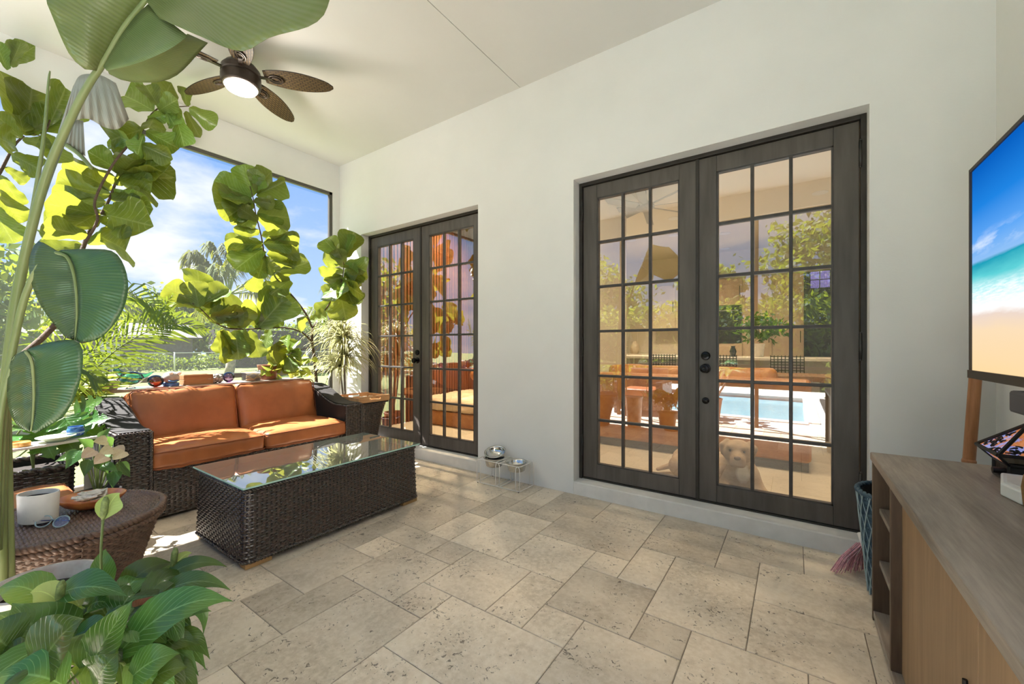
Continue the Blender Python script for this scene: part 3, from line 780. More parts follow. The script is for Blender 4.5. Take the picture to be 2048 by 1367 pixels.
def rrect(x0, x1, y0, y1, r, z=0, n=5, close=True):
    pts = []
    for cx, cy, a0 in ((x1 - r, y0 + r, -PI / 2), (x1 - r, y1 - r, 0), (x0 + r, y1 - r, PI / 2), (x0 + r, y0 + r, PI)):
        for i in range(n + 1):
            a = a0 + PI / 2 * i / n; pts.append((cx + r * math.cos(a), cy + r * math.sin(a), z))
    if close: pts.append(pts[0])
    return pts
def braid(pts, r, m, parent, name='braided_edge', n=6, tw=0.018):
    """edge braid: two strands winding round each other along the path"""
    P = [Vector(p) for p in pts]; L = plen(P); k = max(8, int(L / (tw / 4)))
    d = [0]
    for i in range(len(P) - 1): d.append(d[-1] + (P[i + 1] - P[i]).length)
    def at(t):
        s = t * L
        for i in range(len(P) - 1):
            if d[i + 1] >= s: return P[i].lerp(P[i + 1], (s - d[i]) / max(1e-9, d[i + 1] - d[i]))
        return P[-1]
    mb = MB()
    for ph in (0, PI):
        q = []
        for i in range(k + 1):
            t = i / k; p = at(t); tg = (at(min(1, t + .01)) - at(max(0, t - .01))).normalized()
            a = tg.cross(Vector((0, 0, 1)))
            if a.length < 0.1: a = tg.cross(Vector((1, 0, 0)))
            a.normalize(); b = tg.cross(a); w = 2 * PI * t * L / (tw * 2) + ph
            q.append(p + (a * math.cos(w) + b * math.sin(w)) * r * 0.5)
        mb.tube(q, r * 0.72, n, cap=False)
    o = mb.build(name, m, parent, smooth=True, fix=False); o['kind'] = 'stuff'; return o

# ------------------------------------------------------------------ coffee table
cx0, cx1, cy0, cy1 = -3.165, -2.455, 0.985, 2.235
ct = thing('coffee_table', ((cx0 + cx1) / 2, (cy0 + cy1) / 2, 0), 'low rectangular dark wicker coffee table with glass top', 'coffee table')
A = rrect(cx0, cx1, cy0, cy1, 0.045, 0.035); B = rrect(cx0 + .012, cx1 - .012, cy0 + .012, cy1 - .012, 0.045, 0.425)
weave('wicker_body', ruled(A, B), plen(A), 0.39, 0.0158, 0.026, 'wicker', ct, closed=True, amp=0.0040, bulge=0.55, back=False)
MB().box(cx0 + .03, cx1 - .03, cy0 + .03, cy1 - .03, 0.03, 0.05).build('base_board', 'wicker_back', ct)
MB().box(cx0 + .03, cx1 - .03, cy0 + .03, cy1 - .03, 0.20, 0.212).build('inner_shelf', 'crate_wood', ct)
for a, b in ((cx0 + .03, cx0 + .045), (cx1 - .045, cx1 - .03)):
    MB().box(a, b, cy0 + .03, cy1 - .03, 0.05, 0.42).build('lining', 'wicker_back', ct)
for a, b in ((cy0 + .03, cy0 + .045), (cy1 - .045, cy1 - .03)):
    MB().box(cx0 + .045, cx1 - .045, a, b, 0.05, 0.42).build('lining', 'wicker_back', ct)
braid(rrect(cx0 + .010, cx1 - .010, cy0 + .010, cy1 - .010, 0.045, 0.425), 0.010, 'wicker', ct)
braid(rrect(cx0, cx1, cy0, cy1, 0.045, 0.037), 0.009, 'wicker', ct)
# woven top under the glass
xa, xb, ya, yb = cx0 + .02, cx1 - .02, cy0 + .02, cy1 - .02
weave('woven_top', ruled([(xb, ya, .430), (xb, yb, .430)], [(xa, ya, .430), (xa, yb, .430)]), yb - ya, xb - xa, 0.012, 0.03, 'wicker', ct, back=True, amp=0.003)
for fx in (cx0 + .04, cx1 - .04):
    for fy in (cy0 + .08, cy1 - .08):
        MB().box(fx - .035, fx + .035, fy - .07, fy + .07, 0, 0.034).build('foot', 'foot_wood', ct, bevel=0.004)
MB().box(cx0 - .004, cx1 + .004, cy0 - .004, cy1 + .004, 0.443, 0.452).build('glass_top', 'table_glass', ct)
ge = MB()
for a, b, c, d in ((cx0 - .006, cx1 + .006, cy0 - .006, cy0 - .004), (cx0 - .006, cx1 + .006, cy1 + .004, cy1 + .006), (cx0 - .006, cx0 - .004, cy0 - .004, cy1 + .004), (cx1 + .004, cx1 + .006, cy0 - .004, cy1 + .004)): ge.box(a, b, c, d, .4435, .4518)
ge.build('glass_edge', 'glass_edge', ct, fix=False)

# ------------------------------------------------------------------ cushions
def cushion(name, c, h, R, parent, m='leather', r=0.05, puff=0.25, seed=0, n=26, wr=0.006, pipe=True, pipe_m='piping', label=None):
    rs = Vector((seed * 3.1, seed * 1.7, seed * 5.3)); vs = []; idx = {}; fs = []
    hv = Vector(h); c = Vector(c)
    def vert(p):
        key = tuple(round(q, 5) for q in p)
        if key in idx: return idx[key]
        q = Vector((p[0] * hv.x, p[1] * hv.y, p[2] * hv.z))
        k = Vector([max(-(hv[i] - r), min(hv[i] - r, q[i])) if hv[i] > r else 0 for i in range(3)])
        d = q - k
        if d.length > 1e-6: q = k + d.normalized() * min(r, d.length if d.length < r else r)
        a, b = p[0], p[1]
        w = (1 - a ** 4) * (1 - b ** 4)
        q.z *= 1 + puff * w
        # the sides bow a little, corners stay put
        q.x *= 1 + 0.018 * (1 - b * b) * (1 - abs(p[2]) * .4); q.y *= 1 + 0.018 * (1 - a * a)
        e_ = max(abs(a), abs(b)) ** 3
        f = noise.noise(Vector((q.x * 5, q.y * 16, q.z * 5)) + rs) * (0.35 + e_) + 0.9 * noise.noise(Vector((q.x * 4, q.y * 3.2, q.z * 8)) + rs * 2)
        cr = 0.5 * noise.noise(Vector((q.x * 30, q.y * 7 + q.z * 14, q.z * 9)) + rs) * e_
        nn = Vector((0.25 * a ** 5, 0.25 * b ** 5, (1 if p[2] > 0 else -1) * (abs(p[2]) ** 2)))
        if max(abs(a), abs(b)) > .99: nn = Vector((a if abs(a) > .99 else 0, b if abs(b) > .99 else 0, 0))
        q += nn * (f + cr) * wr
        idx[key] = len(vs); vs.append(c + R @ q); return idx[key]
    m_ = max(6, n // 3)
    for ax in range(3):
        o1, o2 = [(1, 2), (0, 2), (0, 1)][ax]
        n1 = n if o1 != 2 else m_; n2 = n if o2 != 2 else m_
        for sgn in (-1, 1):
            for i in range(n1):
                for j in range(n2):
                    q = []
                    for di, dj in ((0, 0), (1, 0), (1, 1), (0, 1)):
                        p = [0, 0, 0]; p[ax] = sgn; p[o1] = -1 + 2 * (i + di) / n1; p[o2] = -1 + 2 * (j + dj) / n2; q.append(vert(p))
                    fs.append(q)
    mb = MB(); mb.add(vs, fs); o = mb.build(name, m, parent, smooth=True)
    if label: o['label'] = label
    if pipe:
        for s in (-1, 1):
            path = rrect(-hv.x + .004, hv.x - .004, -hv.y + .004, hv.y - .004, r * .9, s * (hv.z - r * .30), 6)
            pts = []
            for p in path:
                a, b = max(-1, min(1, p[0] / hv.x)), max(-1, min(1, p[1] / hv.y))
                q = Vector(p); q.x *= 1 + 0.018 * (1 - b * b); q.y *= 1 + 0.018 * (1 - a * a); q.x *= 1.002; q.y *= 1.002
                pts.append(c + R @ q)
            # densify and follow the bow
            MB().tube(pts, 0.0048, 6, cap=False).build('piping', pipe_m, o, smooth=True)
    return o
I3 = Matrix.Identity(3)

# ------------------------------------------------------------------ sofa
sx0, sx1, sy0, sy1, aw = -4.52, -3.64, 0.715, 2.545, 0.17
sofa = thing('sofa', ((sx0 + sx1) / 2, (sy0 + sy1) / 2, 0), 'dark wicker loveseat with burnt orange leather cushions', 'sofa')
def arm_z(x):
    t = min(1, max(0, (sx1 - 0.16 - x) / 0.60)); return 0.635 + 0.165 * (t * t * (3 - 2 * t))
xs_arm = [sx1 + (sx0 - sx1) * i / 24 for i in range(25)]
for k, (ya, yb) in enumerate(((sy0, sy0 + aw), (sy1 - aw, sy1))):
    out_top = [(x, ya, arm_z(x)) for x in xs_arm]; inn_top = [(x, yb, arm_z(x)) for x in xs_arm]
    weave('arm_side', ruled([(x, ya, .02) for x in xs_arm], out_top), sx1 - sx0, .7, 0.0175, 0.032, 'wicker', sofa, amp=.0042, bulge=.55)
    weave('arm_side', ruled(inn_top, [(x, yb, .02) for x in xs_arm]), sx1 - sx0, .7, 0.0175, 0.032, 'wicker', sofa, amp=.0042, bulge=.55)
    weave('arm_top', ruled(inn_top[:], out_top[:]) if False else ruled(out_top, inn_top), plen(out_top), aw, 0.0190, 0.026, 'wicker', sofa, amp=.005, bulge=.5)
    weave('arm_front', ruled([(sx1, ya, .02), (sx1, yb, .02)], [(sx1, ya, arm_z(sx1)), (sx1, yb, arm_z(sx1))]), aw, .61, 0.0170, 0.030, 'wicker', sofa, amp=.0042, bulge=.55)
    for e_ in (out_top, inn_top): braid([(sx1, e_[0][1], .02)] + e_, 0.011, 'wicker', sofa)
    braid([(sx1, ya, arm_z(sx1)), (sx1, yb, arm_z(sx1))], 0.011, 'wicker', sofa)
ia, ib = sy0 + aw, sy1 - aw
weave('front_panel', ruled([(sx1 - .03, ia, .02), (sx1 - .03, ib, .02)], [(sx1 - .03, ia, .355), (sx1 - .03, ib, .355)]), ib - ia, .335, 0.0170, 0.032, 'wicker', sofa, amp=.0042, bulge=.55)
weave('back_panel', ruled([(sx0, sy1, .02), (sx0, sy0, .02)], [(sx0, sy1, .80), (sx0, sy0, .80)]), sy1 - sy0, .78, 0.016, 0.045, 'wicker', sofa)
MB().box(sx0 + .005, sx0 + .06, sy0 + .02, sy1 - .02, 0.02, 0.79).build('back_frame', 'wicker_back', sofa)
MB().box(sx0 + .05, sx1 - .05, ia, ib, 0.30, 0.352).build('seat_deck', 'wicker_back', sofa)
braid([(sx0 + .03, sy0, .805), (sx0 + .03, sy1, .805)], 0.014, 'wicker', sofa)
ym = (ia + ib) / 2
for k, (ya, yb) in enumerate(((ia + .005, ym - .003), (ym + .003, ib - .005))):
    cushion('seat_cushion', ((-4.36 - 3.63) / 2, (ya + yb) / 2, 0.425), (0.365, (yb - ya) / 2, 0.066), I3, sofa, seed=k + 1, r=0.035, puff=0.42, wr=0.007)
    # local x runs up the back, local z is the thickness
    R = Matrix(((math.sin(math.radians(-12)), 0, math.cos(math.radians(-12))), (0, 1, 0), (math.cos(math.radians(-12)), 0, -math.sin(math.radians(-12)))))
    dy = 0.0 if k else 0.0
    cushion('back_cushion', (-4.255, (ya + yb) / 2 + dy, 0.655), (0.212, (yb - ya) / 2 - .008, 0.078), R, sofa, seed=k + 4, r=0.035, puff=0.45, wr=0.011)

# ------------------------------------------------------------------ round wicker side table
stc = Vector((-2.56, 0.345, 0)); STR, STH = 0.315, 0.50
st = thing('side_table', stc, 'round brown wicker side table tapering to the floor, holding a white cup', 'side table')
def prof_side(v):  # v 0 at the floor
    return 0.19 + 0.125 * v ** 1.5
def S_side(u, v):
    r = 0.19 + 0.120 * np.power(np.clip(v, 0, 1), 1.4); a = 2 * PI * u
    return np.stack([stc.x + r * np.cos(a), stc.y + r * np.sin(a), 0.0 + (STH - 0.035) * v], -1)
weave('woven_skirt', S_side, 2 * PI * 0.27, 0.47, 0.0125, 0.021, 'wicker_light', st, closed=True, amp=0.004)
def S_top(u, v):
    y = (STR - .006) * (2 * v - 1) * 0.995; w = np.sqrt(np.maximum(1e-6, (STR - .006) ** 2 - y ** 2))
    return np.stack([stc.x + w * (2 * u - 1), stc.y + y, np.full_like(u, STH - .008)], -1)
weave('woven_top', S_top, 2 * STR, 2 * STR, 0.0125, 0.026, 'wicker_light', st, amp=0.003)
ringp = [(stc.x + STR * math.cos(a), stc.y + STR * math.sin(a), STH - .014) for a in [2 * PI * i / 48 for i in range(49)]]
braid(ringp, 0.013, 'wicker_light', st)
braid([(x, y, STH - .038) for x, y, z in ringp], 0.011, 'wicker_light', st)

# ------------------------------------------------------------------ flared wicker plant stand with tray, right of the sofa
pc = PZ(727, 806, 0.60); pc = Vector((-3.93, 2.78, 0))
ps = thing('plant_stand', pc, 'flared black wicker stand between sofa and french doors, under a wooden tray', 'stand')
def S_st(u, v):
    r = 0.115 + 0.075 * np.power(np.abs(np.clip(v, 0, 1) - 0.25) / 0.75, 1.7) ; a = 2 * PI * u
    c, s = np.cos(a), np.sin(a); k = 1.0 / np.power(np.abs(c) ** 5 + np.abs(s) ** 5, 0.2)
    return np.stack([pc.x + r * k * c, pc.y + r * k * s, 0.01 + 0.60 * v], -1)
weave('woven_body', S_st, 2 * PI * 0.17, 0.6, 0.0115, 0.026, 'wicker', ps, closed=True)
MB().box(pc.x - .185, pc.x + .185, pc.y - .185, pc.y + .185, 0.605, 0.622).build('top_board', 'wicker_back', ps, bevel=0.004)
tr = thing('serving_tray', (pc.x, pc.y, 0.623), 'pale wooden serving tray with cut-out handles on the wicker stand', 'tray')
tw, td = 0.19, 0.19
MB().box(pc.x - tw, pc.x + tw, pc.y - td, pc.y + td, 0.623, 0.632).build('tray_bottom', 'tray_wood', tr)
for s in (-1, 1):
    MB().box(pc.x - tw, pc.x + tw, pc.y + s * td - .006, pc.y + s * td + .006, 0.632, 0.682).build('tray_side', 'tray_wood', tr, bevel=0.002)
    sd = MB()
    x = pc.x + s * tw
    for a, b, c, d in ((-td, -.07, .632, .69), (.07, td, .632, .69), (-.07, .07, .632, .650), (-.07, .07, .672, .69)):
        sd.box(x - .006, x + .006, pc.y + a, pc.y + b, c, d)
    sd.build('tray_handle_side', 'tray_wood', tr, fix=False)
rr = random.Random(3)
for k in range(6):
    p = Vector((pc.x + rr.uniform(-.15, .12), pc.y + rr.uniform(-.12, .12), 0.645))
    a = rr.uniform(0, PI)
    o = MB().tube([p, p + Vector((math.cos(a) * .05, math.sin(a) * .05, 0.002))], [0.012, 0.009], 8).build('shell_piece', 'shell', None, smooth=True)
    tag(o, 'small pale shell piece lying in the wooden tray', 'shell', 'shell pieces in the tray')

# ------------------------------------------------------------------ wicker trough planter at the left
def trough(name, x0, x1, y0, y1, h, label):
    t = thing(name, ((x0 + x1) / 2, (y0 + y1) / 2, 0), label, 'planter')
    A = rrect(x0, x1, y0, y1, .04, .01); B = rrect(x0 - .01, x1 + .01, y0 - .01, y1 + .01, .04, h)
    weave('woven_side', ruled(A, B), plen(A), h, 0.014, 0.05, 'wicker', t, closed=True, amp=0.005)
    braid(rrect(x0 - .01, x1 + .01, y0 - .01, y1 + .01, .04, h), 0.02, 'wicker', t, tw=0.05)
    MB().box(x0 + .02, x1 - .02, y0 + .02, y1 - .02, h - .09, h - .04).build('soil', 'soil', t)
    return t
trough('trough_planter', -4.32, -3.86, -0.55, 0.55, 0.45, 'long dark wicker trough planter beside the sofa arm')
# leather ottoman between trough and side table
ot = thing('ottoman', (-3.35, 0.20, 0), 'low wicker ottoman with orange leather cushion behind the round side table', 'ottoman')
weave('woven_side', ruled(rrect(-3.62, -3.08, -.08, .48, .04, .01), rrect(-3.62, -3.08, -.08, .48, .04, .30)), 2.1, .29, 0.012, .035, 'wicker', ot, closed=True)
cushion('seat_cushion', (-3.35, 0.20, 0.355), (0.265, 0.275, 0.055), I3, ot, seed=9, r=0.03, puff=0.3)

# ------------------------------------------------------------------ media cabinet on the right
kx0, kx1, ky0, ky1, kh = 0.285, 0.800, 0.42, 2.44, 0.745
cb = thing('media_cabinet', ((kx0 + kx1) / 2, (ky0 + ky1) / 2, 0), 'long dark stained wooden media cabinet with open end shelves', 'cabinet')
MB().box(kx0 - .006, kx1 + .01, ky0, ky1, kh - .034, kh).build('top_board', 'cab_top', cb, bevel=0.004)
MB().box(kx0, kx1, ky1 - .028, ky1 - .004, 0.0, kh - .034).build('end_panel', 'cab_wood', cb, bevel=0.002)
MB().box(kx0, kx1, ky0 + .004, ky0 + .028, 0.0, kh - .034).build('end_panel', 'cab_wood', cb, bevel=0.002)
MB().box(kx1 - .014, kx1, ky0 + .028, ky1 - .028, 0.03, kh - .034).build('back_panel', 'cab_wood', cb)
MB().box(kx0 + .002, kx1 - .014, ky0 + .028, ky1 - .028, 0.018, 0.045).build('bottom_board', 'cab_top', cb, bevel=0.002)
yd = 2.02
MB().box(kx0, kx1 - .014, yd - .022, yd, 0.045, kh - .034).build('divider', 'cab_wood', cb, bevel=0.002)
for z in (0.275, 0.505):
    MB().box(kx0 + .022, kx1 - .014, yd, ky1 - .028, z - .022, z).build('shelf', 'cab_top', cb, bevel=0.002)
for a, b in ((1.26, yd - .024), (ky0 + .03, 1.256)):
    d = MB().box(kx0 + .030, kx0 + .048, a, b, 0.048, kh - .036).build('door', 'cab_panel', cb, bevel=0.002)
    MB().tube([(kx0 + .026, (1.20 if b < 1.3 else 1.32), .36), (kx0 + .026, (1.20 if b < 1.3 else 1.32), .48)], .005, 8).build('handle', 'black_iron', d)
# ------------------------------------------------------------------ ceiling fan
fc = Vector((-3.55, 1.406, 0))
fan = thing('ceiling_fan', (fc.x, fc.y, ZC), 'bronze ceiling fan with five woven leaf blades and lit dome', 'ceiling fan')
MB().lathe((fc.x, fc.y, 0), [(0, ZC), (0.07, ZC), (0.072, ZC - .03), (0.045, ZC - .06), (0.02, ZC - .075)], 24).build('canopy', 'fan_bronze', fan, angle=35)
MB().tube([(fc.x, fc.y, ZC - .07), (fc.x, fc.y, 3.42)], 0.013, 10).build('downrod', 'fan_bronze', fan, smooth=True)
MB().lathe((fc.x, fc.y, 0), [(0.02, 3.44), (0.05, 3.435), (0.105, 3.41), (0.132, 3.375), (0.135, 3.335), (0.128, 3.33), (0.128, 3.322), (0.136, 3.316), (0.136, 3.285), (0.130, 3.255), (0.122, 3.246), (0.112, 3.243)], 36).build('motor_housing', 'fan_bronze', fan, angle=30)
MB().lathe((fc.x, fc.y, 0), [(0.113, 3.247), (0.112, 3.240), (0.100, 3.222), (0.070, 3.206), (0.035, 3.199), (0, 3.197)], 32).build('light_dome', 'lamp_glow', fan, smooth=True)
def blade(ang):
    ca, sa = math.cos(ang), math.sin(ang); ax = Vector((ca, sa, 0)); ay = Vector((-sa, ca, 0)); zb = 3.352
    tilt = math.radians(-14)
    def P(l, w, h=0): return Vector((fc.x, fc.y, zb)) + ax * l + ay * (w * math.cos(tilt)) + Vector((0, 0, w * math.sin(tilt) + h - 0.02 * (l - .2)))
    n = 16; up = []; 
    L0, L1 = 0.165, 0.665
    mb = MB(); prof = []
    for i in range(n + 1):
        t = i / n; l = L0 + (L1 - L0) * t
        w = 0.084 * (math.sin(PI * min(1, (t * 0.80 + 0.16))) ** 0.62) * (1 if t < .9 else math.sqrt(max(0.02, 1 - ((t - .9) / .1) ** 2 * .85)))
        prof.append((l, w))
    Vv, Ff, UV = [], [], []
    for h in (-0.004, 0.004):
        for l, w in prof:
            for s in (-1, -.5, 0, .5, 1): Vv.append(P(l, w * s, h)); UV.append((l, w * s))
    k = 5; N = (n + 1) * k
    for q in (0, N):
        for i in range(n):
            for j in range(k - 1):
                f = (q + i * k + j, q + i * k + j + 1, q + (i + 1) * k + j + 1, q + (i + 1) * k + j); Ff.append(f if q else f[::-1])
    rim = [i * k for i in range(n + 1)] + [n * k + j for j in range(1, k)] + [i * k + k - 1 for i in range(n - 1, -1, -1)] + [j for j in range(k - 2, 0, -1)]
    for a, b in zip(rim, rim[1:] + rim[:1]): Ff.append((a, b, b + N, a + N))
    me = bpy.data.meshes.new('blade'); me.from_pydata([tuple(v) for v in Vv], [], Ff); uvl = me.uv_layers.new(name='UVMap')
    for lp in me.loops: uvl.data[lp.index].uv = UV[lp.vertex_index]
    me.materials.append(MATS['blade_weave']); o = bpy.data.objects.new('blade', me); link(o, fan)
    edge = [P(l, w, 0) for l, w in prof] + [P(l, -w, 0) for l, w in reversed(prof)]; edge.append(edge[0])
    MB().tube(edge, 0.0042, 6, cap=False).build('blade_rim', 'fan_bronze', o, smooth=True)
    br = MB().obox(P(0.155, 0, -.012), ax * 0.06, ay * 0.013, Vector((0, 0, .005)))
    for rr_, th in ((0.036, .006), (0.020, .005)):
        pts = [P(0.245 + 0.052 * math.cos(a) * rr_ / .036, rr_ * math.sin(a), -.011) for a in [2 * PI * i / 20 for i in range(21)]]
        br.tube(pts, th, 6, cap=False)
    br.build('blade_bracket', 'fan_bronze', fan, fix=False, angle=40)
for k in range(5): blade(math.radians(49 + 72 * k))
pl = bpy.data.lights.new('fan_lamp', 'POINT'); pl.energy = 8; pl.color = (1, .93, .82); pl.shadow_soft_size = 0.09
plo = bpy.data.objects.new('fan_lamp', pl); plo.location = (fc.x, fc.y, 3.12); COL.objects.link(plo)

# ------------------------------------------------------------------ dog bowls in a wire stand
bx0, bx1, by0, by1, bh = -2.345, -1.885, 2.825, 3.045, 0.215
bs = thing('bowl_stand', ((bx0 + bx1) / 2, (by0 + by1) / 2, 0), 'white wire raised feeder frame standing against the wall', 'bowl stand')
def wire(pts, name='wire_frame', r=0.0036): return MB().tube(pts, r, 6).build(name, 'wire_white', bs, smooth=True)
zf = 0.010
wire(rrect(bx0, bx1, by0, by1, .01, zf)); wire(rrect(bx0, bx1, by0, by1, .02, bh))
def upr(p, q, d=0.045):
    """pair of uprights joined by an arch, from the foot rail to the top rail"""
    p, q = Vector(p), Vector(q)
    t = (q - p).normalized(); top = Vector((0, 0, bh))
    arch = [p + Vector((0, 0, zf)), p + Vector((0, 0, bh - .03))]
    L = (q - p).length
    for i in range(7):
        a = PI * i / 6; arch.append((p + q) / 2 + t * (-math.cos(a) * L / 2) + Vector((0, 0, bh - .03 + math.sin(a) * .03)))
    arch += [q + Vector((0, 0, zf))]
    return wire(arch, 'upright')
for y in (by0, by1):
    upr((bx0, y, 0), (bx0 + .04, y, 0)); upr((bx1 - .04, y, 0), (bx1, y, 0)); upr((-2.135, y, 0), (-2.095, y, 0))
for x in (-2.135, -2.095):
    wire([(x, by0, zf), (x, by1, zf)], 'cross_wire'); wire([(x, by0, bh), (x, by1, bh)], 'cross_wire')
for x in (bx0 + .01, bx1 - .01):
    for y in (by0, by1): MB().sphere((x, y, 0.005), 0.005, 8, 6).build('rubber_foot', 'black_iron', bs)
def bowl(c, r, h, name, label, axis=None):
    t = MB().lathe(c, [(0, -h), (r * .70, -h), (r * .78, -h + .006), (r * .93, -.012), (r * .96, -.002), (r * 1.06, 0.001), (r * 1.06, 0.004), (r * .95, 0.003), (r * .90, -.010), (r * .74, -h + .008), (0, -h + .004)], 36, axis=axis)
    return tag(t.build(name, 'steel', None, smooth=True), label, 'dog bowl', 'steel dog bowls in the wire stand')
bowl((-2.235, 2.935, bh + .004), 0.092, 0.075, 'dog_bowl', 'steel dog bowl set in the wire feeder under a tilted bowl')
bowl((-1.990, 2.935, bh + .004), 0.092, 0.075, 'dog_bowl', 'steel dog bowl standing alone in its bay of the wire feeder')
bowl((-2.235, 2.950, bh + .052), 0.094, 0.060, 'dog_bowl', 'steel dog bowl resting tilted on top of another bowl', axis=(0.10, -0.34, 1))

# ------------------------------------------------------------------ television and the things on the cabinet
tvx, tvy0, tvy1, tvz0, tvz1 = 0.555, 0.90, 2.315, 1.100, 1.905
tv = thing('television', (tvx, (tvy0 + tvy1) / 2, tvz0), 'large flat television showing a beach, mounted off the side wall', 'television')
MB().box(tvx + .008, tvx + .050, tvy0, tvy1, tvz0, tvz1).build('case', 'tv_bezel', tv, bevel=0.004)
bz = 0.013; bb = 0.030
fr = MB().box(tvx, tvx + .008, tvy0, tvy1, tvz1 - bz, tvz1).box(tvx - .004, tvx + .008, tvy0, tvy1, tvz0, tvz0 + bb).box(tvx, tvx + .008, tvy0, tvy0 + bz, tvz0 + bb, tvz1 - bz).box(tvx, tvx + .008, tvy1 - bz, tvy1, tvz0 + bb, tvz1 - bz)
fr.build('bezel', 'tv_bezel', tv, fix=False)
me = bpy.data.meshes.new('picture'); me.from_pydata([(tvx + .006, tvy1 - bz, tvz0 + bb), (tvx + .006, tvy0 + bz, tvz0 + bb), (tvx + .006, tvy0 + bz, tvz1 - bz), (tvx + .006, tvy1 - bz, tvz1 - bz)], [], [(0, 1, 2, 3)])
uvl = me.uv_layers.new(name='UVMap')
for i, uv in enumerate(((0, 0), (1, 0), (1, 1), (0, 1))): uvl.data[i].uv = uv
me.materials.append(MATS['tv_picture']); link(bpy.data.objects.new('picture', me), tv)
MB().box(tvx + .05, XR, 1.50, 1.70, 1.40, 1.60).build('wall_mount', 'black_iron', tv)
sb = thing('soundbar', (tvx + .03, 1.55, 1.0), 'slim dark grey soundbar hung below the television', 'soundbar')
MB().box(tvx - .02, tvx + .06, 1.02, 1.886, 1.022, 1.088).build('case', 'speaker_grey', sb, bevel=0.008)
for y in (1.2, 1.75): MB().box(tvx + .02, tvx + .04, y - .02, y + .02, 1.086, 1.10).build('hanger', 'black_iron', sb)

# bamboo pole leaning in the corner behind the cabinet
p0 = PY(1931, 1010, 2.94); p1 = PY(1952, 740, 2.96)
d = (p1 - p0); p_base = p0 - d * (p0.z / d.z); p_top = p0 + d * ((1.45 - p0.z) / d.z)
bam = thing('bamboo_pole', (p_base.x, p_base.y, 0), 'thick orange brown bamboo pole leaning in the corner behind the television', 'bamboo')
pts = [p_base.lerp(p_top, i / 20) for i in range(21)]
MB().tube(pts, 0.023, 16).build('culm', 'bamboo', bam, smooth=True)
for q in (0.20, 0.45, 0.745, 0.95):
    a = p_base.lerp(p_top, q); u_ = (p_top - p_base).normalized()
    MB().tube([a - u_ * .012, a - u_ * .004, a + u_ * .004, a + u_ * .012], [0.0235, 0.0265, 0.0265, 0.0235], 16).build('node_ring', 'bamboo', bam, smooth=True)

# lantern with pyramid roof
lc = PZ(2012, 958, kh + .001); lc = Vector((0.675, 2.205, kh + .007))
ln = thing('lantern', lc, 'black fretwork table lantern with stained glass pyramid roof', 'lantern')
ang = 0.0
def LP(x, y, z): return Vector((lc.x + x * math.cos(ang) - y * math.sin(ang), lc.y + x * math.sin(ang) + y * math.cos(ang), lc.z + z))
hb, he, hr = 0.066, 0.102, 0.0   # base half width, eave half width
mb = MB(); lo = [LP(sx * hb, sy * hb, 0) for sx, sy in ((-1, -1), (1, -1), (1, 1), (-1, 1))]; hi = [p + Vector((0, 0, .055)) for p in lo]
for i in range(4):
    j = (i + 1) % 4
    mb.tube([lo[i], lo[j]], .006, 6); mb.tube([hi[i], hi[j]], .006, 6); mb.tube([lo[i], hi[i]], .006, 6)
mb.build('base_frame', 'black_iron', ln, fix=False)
mb = MB()
for i in range(4): mb.add([lo[i] * .98 + lc * .02, lo[(i + 1) % 4] * .98 + lc * .02, hi[(i + 1) % 4] * .98 + lc * .02, hi[i] * .98 + lc * .02], [(0, 1, 2, 3)])
mb.build('base_panel', 'pot_black', ln)
ev = [LP(sx * he, sy * he, .095) for sx, sy in ((-1, -1), (1, -1), (1, 1), (-1, 1))]; apex = LP(0, 0, .200)
mb = MB()
for i in range(4):
    j = (i + 1) % 4
    mb.tube([hi[i], ev[i]], .005, 6); mb.tube([ev[i], ev[j]], .0065, 6); mb.tube([ev[i], apex], .0065, 6)
mb.sphere(apex, .010, 10, 8); mb.build('roof_frame', 'black_iron', ln, fix=False)
rl = random.Random(11)
for i in range(4):
    a, b = ev[i], ev[(i + 1) % 4]
    g = MB().add([a.lerp(lc + Vector((0, 0, .09)), .03), b.lerp(lc + Vector((0, 0, .09)), .03), apex - Vector((0, 0, .006))], [(0, 1, 2)]).build('roof_glass', 'stained_glass', ln)
    g2 = MB().add([hi[i], hi[(i + 1) % 4], b, a], [(0, 1, 2, 3)]).build('skirt_glass', 'stained_glass' if i % 2 else 'clear_glass', ln)
    fm = MB(); nn = (b - a).cross(apex - a).normalized()
    if nn.dot((a + b + apex) / 3 - lc) < 0: nn = -nn
    for q in range(26):   # fretwork branches
        s0 = rl.uniform(.08, .92); h0 = rl.uniform(.0, .75) * (1 - abs(s0 - .5) * 2)
        base = a.lerp(b, s0).lerp(apex, h0); tip = a.lerp(b, min(.97, max(.03, s0 + rl.uniform(-.16, .16)))).lerp(apex, min(.95, h0 + rl.uniform(.05, .22)) * (1 - abs(s0 - .5) * 1.2))
        fm.tube([base + nn * .002, base.lerp(tip, .5) + nn * .004, tip + nn * .002], [.0035, .0028, .0018], 5)
    fm.build('fretwork', 'black_iron', ln, fix=False)['kind'] = 'stuff'
MB().tube([LP(-hb - .03, -.03, .03), LP(-hb + .005, -.03, .03)], .011, 12).build('latch_knob', 'black_iron', ln)

